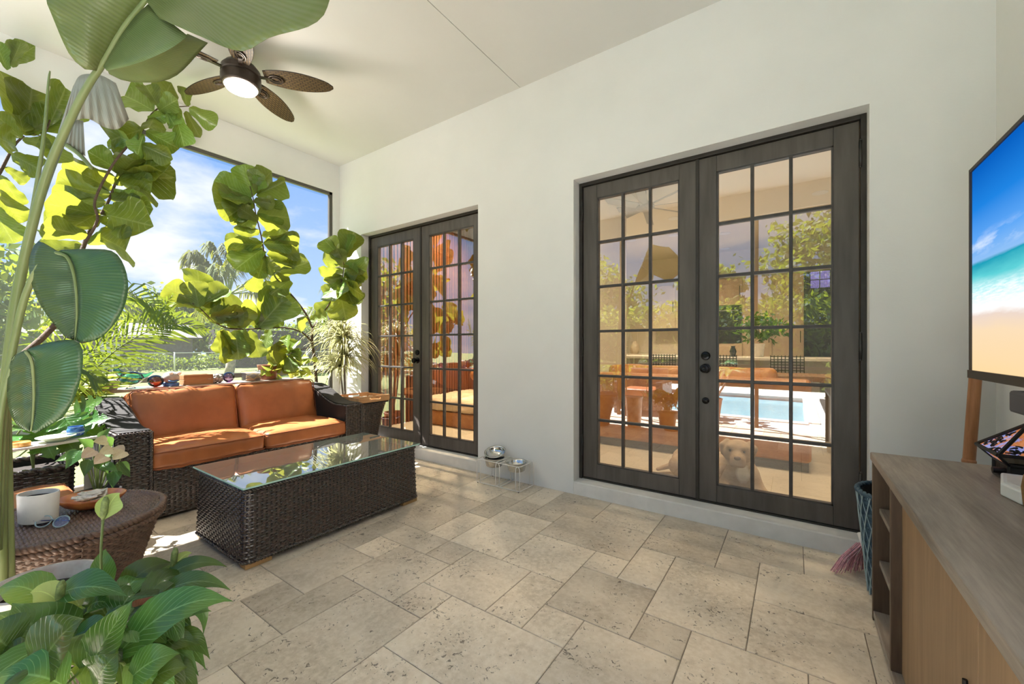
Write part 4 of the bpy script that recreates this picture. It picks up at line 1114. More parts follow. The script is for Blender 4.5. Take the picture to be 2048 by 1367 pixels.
# white dish-like plastic block and a wooden carving at the frame edge
wp = thing('charging_dock', (0.60, 1.55, kh + .001), 'white wedge shaped plastic dock on the cabinet below the lantern', 'dock')
q0 = PZ(2000, 985, kh); 
poly = [PZ(2001, 968, kh + .001), PZ(2001, 990, kh + .001), PZ(2042, 1010, kh + .001), PZ(2085, 1016, kh + .001), PZ(2100, 992, kh + .001), PZ(2060, 976, kh + .001)]
mb = MB().prism(poly, (0, 0, .042)); mb.build('body', 'white_plastic', wp, bevel=0.006)
MB().prism([p.lerp((poly[0] + poly[3]) / 2, .35) + Vector((0, 0, .0425)) for p in poly], (0, 0, .002)).build('pad', 'white_ceramic', wp)
wc = PZ(2052, 1022, kh)
cv = MB().lathe((wc.x + .03, wc.y, kh), [(0.030, 0), (0.036, .02), (0.040, .07), (0.036, .10), (0.022, .125), (0.010, .13), (0, .13)], 10)
tag(cv.build('wooden_carving', 'crate_wood', None, angle=50), 'small rough brown wooden carving beside the white dock', 'carving')

# things on the cabinet's open shelves
mb = MB(); rr = random.Random(8)
P = [[Vector((0.36 + i * .018, 2.10 + j * .022, 0.279 + 0.035 + 0.035 * noise.noise(Vector((i * .5, j * .45, 1.3))) * (1.6) - 0.0011 * ((i - 5) ** 2 + (j - 5) ** 2))) for j in range(12)] for i in range(11)]
for row_ in P:
    for p in row_: p.z = max(0.279, p.z)
mb.grid(P); tag(mb.build('glove', 'violet_cloth', None, smooth=True, solid=0.006), 'crumpled dark blue cloth glove on the cabinet shelf', 'glove')
cl = thing('clog', (0.345, 2.17, 0.046), 'orange tan clog on the bottom board of the cabinet', 'shoe')
MB().sphere((0.365, 2.17, 0.078), 0.05, 18, 10, (1.0, 2.1, .62)).build('upper', 'clog_orange', cl, smooth=True)
MB().sphere((0.365, 2.17, 0.062), 0.05, 18, 8, (1.08, 2.25, .30)).build('sole', 'tray_wood', cl, smooth=True)

# ------------------------------------------------------------------ blue rope basket and broom by the doors
bc = Vector((0.455, 2.68, 0)); 
bk = thing('basket', bc, 'tall blue woven laundry basket between cabinet and doors', 'basket')
def S_bk(u, v):
    r = 0.150 + 0.045 * v; a = 2 * PI * u
    return np.stack([bc.x + r * np.cos(a), bc.y + r * np.sin(a), 0.005 + 0.50 * v], -1)
weave('woven_side', S_bk, 2 * PI * .17, .5, 0.017, 0.03, 'blue_basket', bk, closed=True, amp=0.003)
mb = MB()
for k in range(26):
    for sg in (1, -1):
        pts = []
        for i in range(15):
            t = i / 14; a = 2 * PI * k / 26 + sg * t * 0.9; r = 0.150 + .045 * t + .0075
            pts.append((bc.x + r * math.cos(a), bc.y + r * math.sin(a), .005 + .5 * t))
        if sg > 0: mb.tube(pts, 0.0030, 5, cap=False)
        else: mb.tube(pts, 0.0016, 5, cap=False)
mb.build('rope_lattice', 'blue_rope', bk, smooth=True, fix=False)['kind'] = 'stuff'
braid([(bc.x + .197 * math.cos(a), bc.y + .197 * math.sin(a), .507) for a in [2 * PI * i / 40 for i in range(41)]], .011, 'blue_basket', bk, 'rim', tw=.03)
wt = MB().tube([(bc.x + .02, bc.y - .02, .06), (bc.x + .03, bc.y - .05, .535)], .055, 16).build('towel_roll', 'white_ceramic', None, smooth=True)
tag(wt, 'rolled white towel standing in the blue basket', 'towel')
br = thing('broom', (0.22, 2.92, 0), 'broom with pink bristles leaning behind the blue basket', 'broom')
b0 = Vector((0.300, 2.86, 0.17)); tip = Vector((0.155, 2.86, 0.012))
mb = MB(); rr = random.Random(2)
for k in range(80):
    s = rr.uniform(-1, 1); y = rr.uniform(-1, 1)
    a = b0 + Vector((0.016 * y + .02 * s, .05 * s, -.012 * s + rr.uniform(-.004, .004)))
    e_ = Vector((0.245 + .075 * s + .02 * y, 2.86 + .085 * s - .012 * y, 0.006 + rr.uniform(0, .010)))
    mb.tube([a, a.lerp(e_, .5) + Vector((-.008, 0, .004)), e_], [.0022, .0022, .0016], 4)
mb.build('bristles', 'pink_bristle', br, fix=False)['kind'] = 'stuff'
MB().obox(b0 + Vector((.006, 0, .020)), Vector((.022, .0, .008)), Vector((.0, .062, 0)), Vector((-.006, 0, .020))).build('broom_head', 'white_plastic', br, bevel=.006)
MB().tube([b0 + Vector((.01, 0, .03)), Vector((0.33, 2.93, 0.36)), Vector((0.36, 2.955, 0.47))], .011, 10).build('handle', 'white_plastic', br, smooth=True)

# ------------------------------------------------------------------ on the round side table
zt = STH + 0.003
cc = PZ(77, 1040, zt)
cp = thing('cup_planter', (cc.x, cc.y, zt), 'oval white ceramic pot with soil on the round side table', 'pot')
MB().lathe((cc.x, cc.y, zt), [(0, 0), (.062, 0), (.066, .004), (.070, .112), (.069, .116), (.064, .116), (.062, .095), (0, .095)], 32, sx=1.0, sy=0.72, rot=YAW).build('pot', 'white_ceramic', cp, angle=40)
MB().lathe((cc.x, cc.y, zt), [(0, .098), (.061, .097)], 24, sx=1.0, sy=0.72, rot=YAW).build('soil', 'soil', cp)
dc = PZ(184, 1012, zt)
dsh = thing('shell_dish', (dc.x, dc.y, zt), 'orange glazed dish filled with shell pieces on the side table', 'dish')
MB().lathe((dc.x, dc.y, zt), [(0, 0), (.05, 0), (.080, .016), (.100, .040), (.104, .050), (.098, .050), (.077, .024), (.05, .011), (0, .010)], 36, sx=1.15, sy=.92, rot=YAW + .2).build('dish', 'orange_glaze', dsh, smooth=True)
rr = random.Random(4)
for k in range(7):
    a = rr.uniform(0, 2 * PI); r = rr.uniform(0.01, .065); p = Vector((dc.x + r * math.cos(a), dc.y + r * math.sin(a), zt + .040 + rr.uniform(0, .016)))
    w = rr.uniform(.030, .048); tl = rr.uniform(-.35, .35); rt_ = rr.uniform(0, PI); nb = 16; Vs = [p + Vector((0, 0, -.008))]; Fs = []
    for q in range(1, 5):                              # rounded, frilled, slightly cupped valve
        for b in range(nb):
            an = 2 * PI * b / nb; rad = w * q / 4 * (1 + .14 * math.sin(3 * an + k) + .05 * math.sin(7 * an + 2 * k)); x_, y_ = rad * math.cos(an), rad * .78 * math.sin(an)
            Vs.append(p + Vector((x_ * math.cos(rt_) - y_ * math.sin(rt_), x_ * math.sin(rt_) + y_ * math.cos(rt_), -.008 + .014 * (q / 4) ** 2 + tl * x_ + .0025 * math.sin(6 * an + q))))
    for b in range(nb): Fs.append((0, 1 + b, 1 + (b + 1) % nb))
    for q in range(3):
        for b in range(nb): Fs.append((1 + q * nb + b, 1 + (q + 1) * nb + b, 1 + (q + 1) * nb + (b + 1) % nb, 1 + q * nb + (b + 1) % nb))
    o = MB().add(Vs, Fs).build('oyster_shell', 'shell', None, smooth=True, solid=0.003)
    tag(o, 'pearly oyster shell piece lying in the orange dish', 'shell', 'shell pieces in the orange dish')
gc = PZ(105, 1048, zt)
gl = thing('eyeglasses', (gc.x, gc.y, zt), 'folded clear framed eyeglasses on the side table before the white pot', 'eyeglasses')
ex = Vector((_R[0], _R[1], 0)); ey = Vector((_F[0], _F[1], 0))
for s in (-1, 1):
    c = gc + ex * (s * .036) + Vector((0, 0, .012))
    pts = [c + ex * (.030 * math.cos(a)) + (ey * .35 + Vector((0, 0, .45))).normalized() * (.022 * math.sin(a)) for a in [2 * PI * i / 20 for i in range(21)]]
    MB().tube(pts, .0024, 6, cap=False).build('rim', 'blue_rope', gl, smooth=True)
    mb = MB(); mb.add(pts[:-1], [tuple(range(20))]); mb.build('lens', 'lens_glass', gl)
    h = c + ex * (s * .031) + Vector((0, 0, .004)); MB().tube([h, h - ey * .004 + ex * (s * .006), h + ey * .03 - ex * s * .06 - Vector((0, 0, .012))], .0018, 6).build('temple', 'violet_cloth', gl, smooth=True)
MB().tube([gc - ex * .008 + Vector((0, 0, .018)), gc + Vector((0, 0, .022)), gc + ex * .008 + Vector((0, 0, .018))], .002, 6).build('bridge', 'blue_rope', gl, smooth=True)

# ------------------------------------------------------------------ lens-shaped white side shelf with dishes
sc_ = Vector((-3.70, 0.06, 0.645))
sw_ = thing('surfboard_table', (sc_.x, sc_.y, 0), 'narrow white leaf shaped table between trough planter and ottoman', 'table')
n = 22; top = []
for i in range(n + 1):
    t = -1 + 2 * i / n; top.append((t * .60, .115 * (1 - abs(t) ** 2.2)))
poly = [Vector((sc_.x + w, sc_.y + l, sc_.z - .014)) for l, w in top] + [Vector((sc_.x - w, sc_.y + l, sc_.z - .014)) for l, w in reversed(top[1:-1])]
MB().prism(poly, (0, 0, .014)).build('top_board', 'shelf_white', sw_)
MB().tube([(sc_.x, sc_.y - .1, 0.012), (sc_.x, sc_.y - .1, sc_.z - .01)], .018, 10).build('leg', 'bark', sw_, smooth=True)
MB().lathe((sc_.x, sc_.y - .1, 0), [(0, 0), (.10, 0), (.10, .008), (.03, .016), (0, .016)], 20).build('foot', 'bark', sw_)
def on_shelf(px, py): return PZ(px, py, sc_.z)
c = Vector((-3.67, 0.31, sc_.z)); 
tag(MB().lathe(c, [(0, 0), (.046, 0), (.05, .004), (.05, .024), (.046, .028), (.041, .020), (0, .018)], 28, sx=1, sy=.8, rot=YAW).build('amber_dish', 'amber_dish', None, angle=40), 'small amber orange round dish on the white leaf table', 'dish')
c = Vector((-3.70, 0.455, sc_.z))
tag(MB().lathe(c, [(0, 0), (.04, 0), (.045, .008), (.085, .028), (.086, .031), (.04, .014), (0, .012)], 28).build('green_plate', 'green_glaze', None, smooth=True), 'pale green scalloped plate on the white leaf table', 'plate')
bb_ = thing('blue_bowl', (-3.755, 0.535, sc_.z + .016), 'small blue patterned ceramic pot beside the green plate', 'bowl')
MB().lathe((-3.755, 0.545, sc_.z + .012), [(0, 0), (.034, 0), (.040, .02), (.040, .040), (.034, .052), (.036, .058), (.032, .058), (.030, .045), (0, .01)], 24).build('body', 'blue_glaze', bb_, angle=40)
MB().lathe((-3.755, 0.545, sc_.z + .012), [(.0405, .018), (.0425, .021), (.0405, .024)], 24).build('band', 'blue_rope', bb_, smooth=True)

# ------------------------------------------------------------------ ledge behind the sofa and its ornaments
lx0, lx1 = -4.815, -4.555; lz = 0.865
lg = thing('console_shelf', ((lx0 + lx1) / 2, 1.5, 0), 'grey plank console shelf behind the sofa', 'shelf')
for k in range(3):
    w = (lx1 - lx0) / 3; MB().box(lx0 + k * w + .002, lx0 + (k + 1) * w - .002, 0.45, 2.44, lz - .025, lz).build('plank', 'plank_grey', lg, bevel=.002)
for y in (0.5, 1.5, 2.40):
    for x in (lx0 + .02, lx1 - .02): MB().box(x - .015, x + .015, y - .02, y + .02, 0, lz - .025).build('leg', 'bark', lg)
def led(px, x=-4.68): 
    r = ray(px, 700); t = x / r.x; return Vector((x, t * r.y, lz + .0005))
# teal glass bird
c = led(262); d = thing('glass_bird', c, 'teal blown glass bird with long tail on the shelf behind the sofa', 'ornament')
bd = MB().sphere(c + Vector((0, 0, .085)), .062, 22, 14, (.85, 1.35, .95)); bd.build('body', 'teal_glass', d, smooth=True)
MB().tube(spline([c + Vector((0, .06, .095)), c + Vector((0, .105, .105)), c + Vector((0, .15, .13))], 4), [.034, .030, .026, .022, .018, .014, .010, .007, .004], 12).build('tail', 'teal_glass', d, smooth=True)
MB().tube(spline([c + Vector((0, -.05, .11)), c + Vector((0, -.085, .15)), c + Vector((0, -.10, .175))], 4), [.032, .029, .026, .024, .023, .023, .022, .019, .010], 12).build('head', 'teal_glass', d, smooth=True)
MB().lathe(c, [(0, 0), (.034, 0), (.03, .006), (.012, .012), (.014, .02), (0, .02)], 16).build('foot', 'clear_glass', d, smooth=True)
c = led(311, -4.62); tag(MB().sphere(c + Vector((0, 0, .054)), .054, 24, 16, (1, 1.08, .98)).build('glass_ball', 'red_glass', None, smooth=True), 'red brown glass paperweight ball on the shelf', 'ornament')
c = led(342, -4.64); d = thing('fish_mug', c, 'blue grey ceramic fish head mug on the shelf behind the sofa', 'ornament')
MB().lathe(c, [(0, 0), (.058, 0), (.060, .01), (.060, .022), (.056, .03)], 24).build('base', 'blue_glaze', d, angle=40)
MB().sphere(c + Vector((0, 0, .075)), .06, 20, 14, (1, 1.02, .95)).build('head', 'grey_pot', d, smooth=True)
for s in (-1, 1): MB().sphere(c + Vector((.035, .03 * s + .02, .115)), .017, 12, 8).build('eye', 'white_ceramic', d, smooth=True)
MB().tube([c + Vector((.055, -.035, .05)), c + Vector((.065, 0, .042)), c + Vector((.055, .035, .05))], .008, 8).build('mouth', 'blue_glaze', d, smooth=True)
# wooden crate
c = led(393, -4.66); d = thing('wooden_crate', c, 'small open wooden crate on the shelf behind the sofa', 'crate')
for a, b, p, q in ((-.06, .06, -.115, -.102), (-.06, .06, .102, .115), (-.06, -.048, -.102, .102), (.048, .06, -.102, .102)):
    for z in (0.004, .05): MB().box(c.x + a, c.x + b, c.y + p, c.y + q, c.z + z, c.z + z + .042).build('board', 'crate_wood', d, bevel=.002)
MB().box(c.x - .06, c.x + .06, c.y - .115, c.y + .115, c.z, c.z + .004).build('bottom', 'crate_wood', d)
c = led(431, -4.66)
mb = MB().sphere(c + Vector((0, 0, .042)), .055, 28, 18, (1, 1.1, .80))
mb.v = [tuple(Vector(v) + (Vector(v) - (c + Vector((0, 0, .042)))) * .16 * math.sin(noise.noise(Vector(v) * 22) * 9)) for v in mb.v]
mb.v = [(x, y, max(z, c.z)) for x, y, z in mb.v]
tag(mb.build('brain_coral', 'stone_dark', None, smooth=True), 'dark grooved brain coral stone on the shelf', 'ornament')
c = led(457, -4.65); tag(MB().sphere(c + Vector((0, 0, .052)), .052, 24, 16).build('glass_ball', 'purple_glass', None, smooth=True), 'purple glass ball on the shelf beside the coral', 'ornament')
c = led(502, -4.66); d = thing('glass_jar', c, 'square glass jar tied with twine on the shelf', 'jar')
MB().box(c.x - .055, c.x + .055, c.y - .07, c.y + .07, c.z, c.z + .11).build('jar', 'clear_glass', d, bevel=.006)
MB().box(c.x - .05, c.x + .05, c.y - .064, c.y + .064, c.z + .002, c.z + .085).build('sand', 'grey_pot', d)
for k in range(4):
    a = 1 if k % 2 else -1; MB().tube([c + Vector((.058, -.07, .02 + .02 * k)), c + Vector((.060, 0, .05 + a * .03)), c + Vector((.058, .07, .075 - .015 * k))], .003, 6).build('twine', 'rope', d, smooth=True)
c = led(214, -4.62); d = thing('grey_teapot', c, 'grey stoneware pot with wire handle on the shelf', 'pot')
MB().lathe(c, [(0, 0), (.058, 0), (.066, .012), (.066, .070), (.055, .085), (.03, .092), (.028, .097), (0, .099)], 24).build('body', 'grey_pot', d, angle=40)
MB().tube([c + Vector((0, 0, .098)), c + Vector((0, .0, .135)), c + Vector((0, .012, .17))], .003, 6).build('stem', 'black_iron', d)
c = led(240, -4.50); c = Vector((-4.60, 0.74, lz + .0005)); d = thing('rope_tray', c, 'shallow rope edged tray at the end of the shelf', 'tray')
MB().lathe(c, [(0, 0), (.09, 0), (.10, .004), (.10, .008), (0, .008)], 28).build('bottom', 'crate_wood', d)
for k in range(3): MB().tube([c + Vector((.10 * math.cos(a), .10 * math.sin(a), .012 + k * .011)) for a in [2 * PI * i / 30 for i in range(31)]], .0065, 6, cap=False).build('rope_coil', 'rope', d, smooth=True)
# ------------------------------------------------------------------ leaves
def leaf_mesh(name, wf, m, n=10, k=3, cup=0.10, bend=0.12, wave=0.03, seed=0, wn=5.0, twist=0.0):
    """leaf of length 1 along +Y with its base at the origin, half width wf(t), face towards +Z"""
    rs = random.Random(seed); ph = rs.uniform(0, 6); V, Fc, UV = [], [], []
    for i in range(n + 1):
        t = i / n; t = t + .16 * t * (1 - t) * 1.6; w = wf(t)
        for j in range(-k, k + 1):
            s = j / k; x = w * s
            z = cup * (abs(s) ** 1.6) * w * 2 - bend * t * t + wave * (abs(s) ** 2) * math.sin(wn * 2 * PI * t + ph + (1.3 if s > 0 else 0)) * min(1, w * 4)
            z += twist * x * t
            V.append((x, t, z)); UV.append((0.5 + 0.5 * s, t))
    c = 2 * k + 1
    for i in range(n):
        for j in range(c - 1): Fc.append((i * c + j, i * c + j + 1, (i + 1) * c + j + 1, (i + 1) * c + j))
    me = bpy.data.meshes.new(name); me.from_pydata(V, [], Fc); uv = me.uv_layers.new(name='UVMap')
    for lp in me.loops: uv.data[lp.index].uv = UV[lp.vertex_index]
    me.polygons.foreach_set('use_smooth', [True] * len(me.polygons)); me.materials.append(MATS[m]); return me
def table(*pairs):
    xs_ = [p[0] for p in pairs]; ys_ = [p[1] for p in pairs]
    return lambda t: float(np.interp(t, xs_, ys_))
FIDDLE = table((0, .03), (.04, .15), (.14, .22), (.30, .24), (.45, .31), (.62, .42), (.74, .455), (.84, .44), (.92, .36), (.97, .24), (.99, .14), (1, .02))
HEART = table((0, .06), (.05, .30), (.15, .42), (.30, .46), (.50, .40), (.75, .22), (.92, .07), (1, .0))
LANCE = table((0, .02), (.10, .10), (.30, .19), (.50, .215), (.70, .17), (.88, .075), (1, .0))
SPADE = table((0, .05), (.06, .26), (.2, .34), (.4, .31), (.7, .16), (.92, .04), (1, 0))
def place_leaf(me, base, tip, nrm, parent, ws=1.0, name='leaf', pet=0.0):
    base, tip = Vector(base), Vector(tip); y = tip - base; L = y.length
    if L < 1e-4: return None
    y.normalize(); z = Vector(nrm); z = z - y * z.dot(y)
    if z.length < 1e-3: z = y.orthogonal()
    z.normalize(); x = y.cross(z)
    o = bpy.data.objects.new(name, me)
    M = Matrix(((x.x * L * ws, y.x * L, z.x * L, base.x), (x.y * L * ws, y.y * L, z.y * L, base.y), (x.z * L * ws, y.z * L, z.z * L, base.z), (0, 0, 0, 1)))
    COL.objects.link(o); o.parent = parent; o.matrix_parent_inverse = parent_inv(parent); o.matrix_basis = M
    return o
def rot_about(v, axis, a): return Quaternion(Vector(axis).normalized(), a) @ Vector(v)
def ribbon(name, path, wf, width, m, parent, nrm=(0, 0, 1), fold=0.25, k=3, wave=0.0, seed=0, face_cam=0.0, stuff=False):
    """blade following a path: width*wf(t) wide, folded along its midrib"""
    P = [Vector(p) for p in path]; n = len(P) - 1; V, Fc, UV = [], [], []; ph = seed * 1.7
    for i, p in enumerate(P):
        t = i / n; tg = (P[min(i + 1, n)] - P[max(i - 1, 0)]).normalized(); nn = Vector(nrm)
        sd = tg.cross(nn)
        if sd.length < .08: sd = tg.cross(Vector((.3, -.6, .4)))
        sd.normalize(); up = sd.cross(tg).normalized(); w = width * wf(t)
        for j in range(-k, k + 1):
            s = j / k
            V.append(p + sd * (w * s) + up * (abs(s) * w * fold + wave * width * s * s * math.sin(9 * t * 2 + ph + (2 if s > 0 else 0)))); UV.append((.5 + .5 * s, t))
    c = 2 * k + 1
    for i in range(n):
        for j in range(c - 1): Fc.append((i * c + j, i * c + j + 1, (i + 1) * c + j + 1, (i + 1) * c + j))
    me = bpy.data.meshes.new(name); me.from_pydata([tuple(v) for v in V], [], Fc); uv = me.uv_layers.new(name='UVMap')
    for lp in me.loops: uv.data[lp.index].uv = UV[lp.vertex_index]
    me.polygons.foreach_set('use_smooth', [True] * len(me.polygons)); me.materials.append(MATS[m])
    o = bpy.data.objects.new(name, me); return link(o, parent)
def pot(parent, c, r, h, m, rim=0.012, soil=True, taper=0.75):
    c = Vector(c)
    MB().lathe(c, [(0, 0), (r * taper, 0), (r * taper + .004, .006), (r * .97, h - .03), (r, h - .025), (r + rim * .3, h), (r - rim * .4, h + .002), (r - rim, h - .01), (r - rim - .004, h - .06), (0, h - .06)], 36).build('pot', m, parent, angle=40)
    if soil: MB().lathe(c, [(0, h - .045), (r - rim - .002, h - .05)], 24).build('soil', 'soil', parent)

FIG = [leaf_mesh('fig_leaf', FIDDLE, 'fig_leaf', 15, 3, cup=c, bend=b, wave=.035, seed=i, wn=3.2) for i, (c, b) in enumerate(((.12, .05), (.20, .12), (.05, .18), (.26, .03), (.10, -.06)))]
rf = random.Random(21)
def fig_leaves(parent, plane_x, items, jit=0.10, roll=50, ws=(0.85, 1.05), extra=.42, grow=1.10):
    """items: (base px, base py, tip px, tip py[, width, roll deg]) read off the photograph; the leaves hang near the vertical plane x = plane_x"""
    for it in items:
        bx, by, tx, ty = it[:4]; x0 = plane_x(bx) if callable(plane_x) else plane_x
        x1 = plane_x(tx) if callable(plane_x) else plane_x
        b = PX(bx, by, x0 + rf.uniform(-.03, .03)); t = PX(tx, ty, x1 + rf.uniform(-jit, jit))
        t.x = max(t.x, XL + .05)
        L = (t - b).length
        if L < .2:                                     # foreshortened leaf: its real length shows in depth
            dv = (CAMP - b).normalized(); t = t + dv * math.sqrt(max(0, .21 ** 2 - L * L)) * (1 if rf.random() < .8 else -.3)
            t.x = max(t.x, XL + .05)
        v = (CAMP - b).normalized(); ax = (t - b).normalized()
        a = math.radians(it[5] if len(it) > 5 else rf.uniform(-roll, roll))
        nn = rot_about(v, ax, a)
        if nn.z < -.2 and rf.random() < .5: nn = -nn
        w = it[4] if len(it) > 4 and it[4] else rf.uniform(*ws)
        t = b + (t - b) * grow; t.y = min(t.y, YB - .06); t.x = max(t.x, XL + .05); t.z = min(t.z, ZC - .06)
        place_leaf(rf.choice(FIG), b, t, nn, parent, w)
        if rf.random() < extra:                          # a second leaf leaving the same node
            ax2 = rot_about(t - b, v, rf.uniform(-.9, .9)) * rf.uniform(.7, 1.0) + v * rf.uniform(-.05, .08)
            t2 = b + ax2; t2.y = min(t2.y, YB - .06); t2.x = max(t2.x, XL + .05); t2.z = min(t2.z, ZC - .06)
            place_leaf(rf.choice(FIG), b, t2, rot_about(v, ax2, math.radians(rf.uniform(-60, 60))), parent, rf.uniform(*ws))

# ------------------------------------------------------------------ fiddle leaf fig in the corner
f1 = thing('fiddle_leaf_fig', (-4.67, 2.65, 0), 'tall branching fiddle leaf fig in the corner behind the sofa', 'potted plant')
pot(f1, (-4.67, 2.65, 0), 0.14, 0.30, 'terracotta')
def pxs(lst, x): return [PX(a, b, x) for a, b in lst]
tk = [Vector((-4.67, 2.65, .24)), PX(634, 785, -4.66), PX(629, 720, -4.62), PX(624, 680, -4.58), PX(625, 655, -4.55)]
MB().tube(spline(tk, 4), [.020 - .006 * i / 16 for i in range(17)], 8).build('trunk', 'bark', f1, smooth=True)
def branch(lst, x, r0, r1, par, name='branch', m='bark'):
    p = spline(pxs(lst, x) if isinstance(lst[0], tuple) else lst, 4); n = len(p)
    MB().tube(p, [r0 + (r1 - r0) * i / (n - 1) for i in range(n)], 7).build(name, m, par, smooth=True)
branch([(625, 657), (612, 628), (590, 598), (565, 570), (545, 545), (530, 510), (522, 470), (512, 430), (506, 395), (500, 372)], -4.57, .012, .004, f1)
branch([PX(a, b, -4.56 + max(0, a - 640) * .0056) for a, b in ((625, 655), (640, 635), (662, 602), (680, 570), (687, 540), (686, 515))], 0, .010, .004, f1)
branch([(623, 682), (603, 664), (570, 655), (530, 656), (490, 658), (452, 655), (425, 640), (402, 618), (385, 606)], -4.57, .010, .004, f1)
branch([(626, 690), (600, 700), (575, 708)], -4.52, .004, .003, f1)
F1X = lambda px: -4.58 + max(0, px - 640) * .0056
fig_leaves(f1, F1X, [
    (506, 392, 490, 334), (504, 394, 436, 366), (512, 390, 566, 366), (505, 400, 430, 405), (506, 402, 456, 428), (508, 400, 546, 408), (512, 410, 562, 418), (514, 428, 574, 434), (512, 428, 470, 442),
    (512, 385, 535, 345), (508, 380, 512, 345), (520, 462, 472, 462), (524, 472, 588, 470), (527, 486, 592, 494), (525, 488, 462, 500), (527, 496, 476, 532), (534, 508, 590, 514), (546, 544, 612, 528, .8), (530, 512, 516, 552), (520, 545, 508, 582),
    (540, 520, 578, 545), (516, 440, 486, 420), (530, 500, 500, 515),
    (686, 518, 652, 484), (688, 515, 706, 468), (686, 525, 648, 522), (690, 528, 730, 540), (686, 540, 646, 552), (690, 545, 724, 562), (684, 560, 718, 590), (680, 568, 652, 590), (678, 575, 690, 634), (664, 600, 636, 622), (682, 558, 704, 600), (690, 535, 676, 500), (684, 550, 662, 572), (688, 548, 712, 545),
    (396, 612, 404, 544), (398, 614, 388, 566), (390, 606, 336, 574), (394, 612, 342, 594), (404, 612, 452, 590), (420, 634, 484, 610), (430, 644, 470, 625), (454, 652, 506, 612), (480, 656, 496, 620), (516, 655, 572, 592, 1.0), (510, 655, 556, 628), (556, 618, 574, 584), (400, 615, 372, 585), (440, 648, 420, 600),
    (446, 658, 450, 704, 1.0), (482, 656, 490, 706, 1.1), (540, 658, 530, 692, 1.1), (440, 660, 462, 716), (500, 660, 520, 708), (470, 660, 478, 714), (604, 662, 596, 640), (620, 640, 650, 630), (580, 560, 545, 585),
    (575, 708, 572, 672), (574, 710, 545, 738), (576, 710, 588, 742), (572, 706, 545, 702), (578, 704, 600, 712)])

# ------------------------------------------------------------------ larger fiddle leaf fig growing from the trough up to the ceiling
f2 = thing('fiddle_leaf_fig', (-4.10, 0.05, 0.42), 'large backlit fiddle leaf fig rising from the trough planter to the ceiling', 'potted plant')
tk = [Vector((-4.10, .05, .40)), Vector((-4.14, .10, .8)), PX(120, 640, -4.40), PX(150, 540, -4.55), PX(168, 490, -4.64), PX(184, 454, -4.64), PX(204, 426, -4.64), PX(221, 393, -4.64), PX(234, 359, -4.64), PX(246, 346, -4.64)]
MB().tube(spline(tk, 4), [.022 - .015 * i / 36 for i in range(37)], 8).build('trunk', 'bark', f2, smooth=True)
branch([Vector((-4.14, .02, .6)), PX(-90, 560, -4.4), PX(-40, 410, -4.6), PX(0, 345, -4.64), PX(28, 292, -4.64), PX(48, 272, -4.64)], 0, .016, .006, f2)
branch([(170, 486), (195, 440), (190, 400), (225, 330), (262, 285), (284, 262), (300, 232), (320, 215), (345, 214), (378, 212)], -4.36, .010, .004, f2)
branch([(100, 240), (88, 270), (66, 268)], -4.62, .005, .003, f2)
fig_leaves(f2, lambda px: -4.64 if px < 260 else -4.32, [
    (246, 346, 346, 348), (240, 350, 330, 320), (236, 362, 312, 386), (228, 386, 302, 418), (206, 428, 292, 446), (192, 470, 266, 500), (244, 344, 176, 302), (234, 358, 122, 340), (222, 390, 108, 366), (212, 404, 104, 396), (200, 430, 86, 404), (190, 446, 92, 440), (176, 474, 78, 446), (166, 490, 74, 500),
    (232, 370, 256, 330), (218, 398, 282, 404), (240, 352, 268, 312), (150, 540, 80, 560), (160, 515, 215, 545), (172, 485, 242, 470), (225, 380, 165, 345), (205, 420, 150, 455),
    (286, 258, 220, 280, 1.0), (292, 262, 358, 296, 1.0), (285, 290, 345, 318), (288, 268, 270, 310), (262, 285, 215, 262),
    (308, 222, 240, 182, 1.0), (318, 214, 290, 166), (322, 212, 338, 168), (374, 212, 366, 172), (378, 216, 434, 250), (350, 222, 366, 290, .6), (372, 222, 398, 274, .6), (330, 220, 352, 252), (310, 226, 300, 262), (342, 212, 362, 232), (318, 222, 345, 200), (296, 238, 330, 232),
    (48, 270, 70, 172, .8), (46, 262, 18, 132, .7), (44, 276, -14, 226), (50, 268, 132, 232), (30, 292, -16, 268), (22, 308, 74, 336), (8, 334, 56, 366), (2, 350, 40, 412), (-16, 376, 44, 446), (-20, 410, 30, 486),
    (92, 262, 134, 176, .9), (90, 266, 108, 326), (20, 130, 62, 92, .6), (14, 140, -10, 78, .6), (45, 280, 100, 288)], extra=.06, roll=38, ws=(.74, .92), grow=1.0)

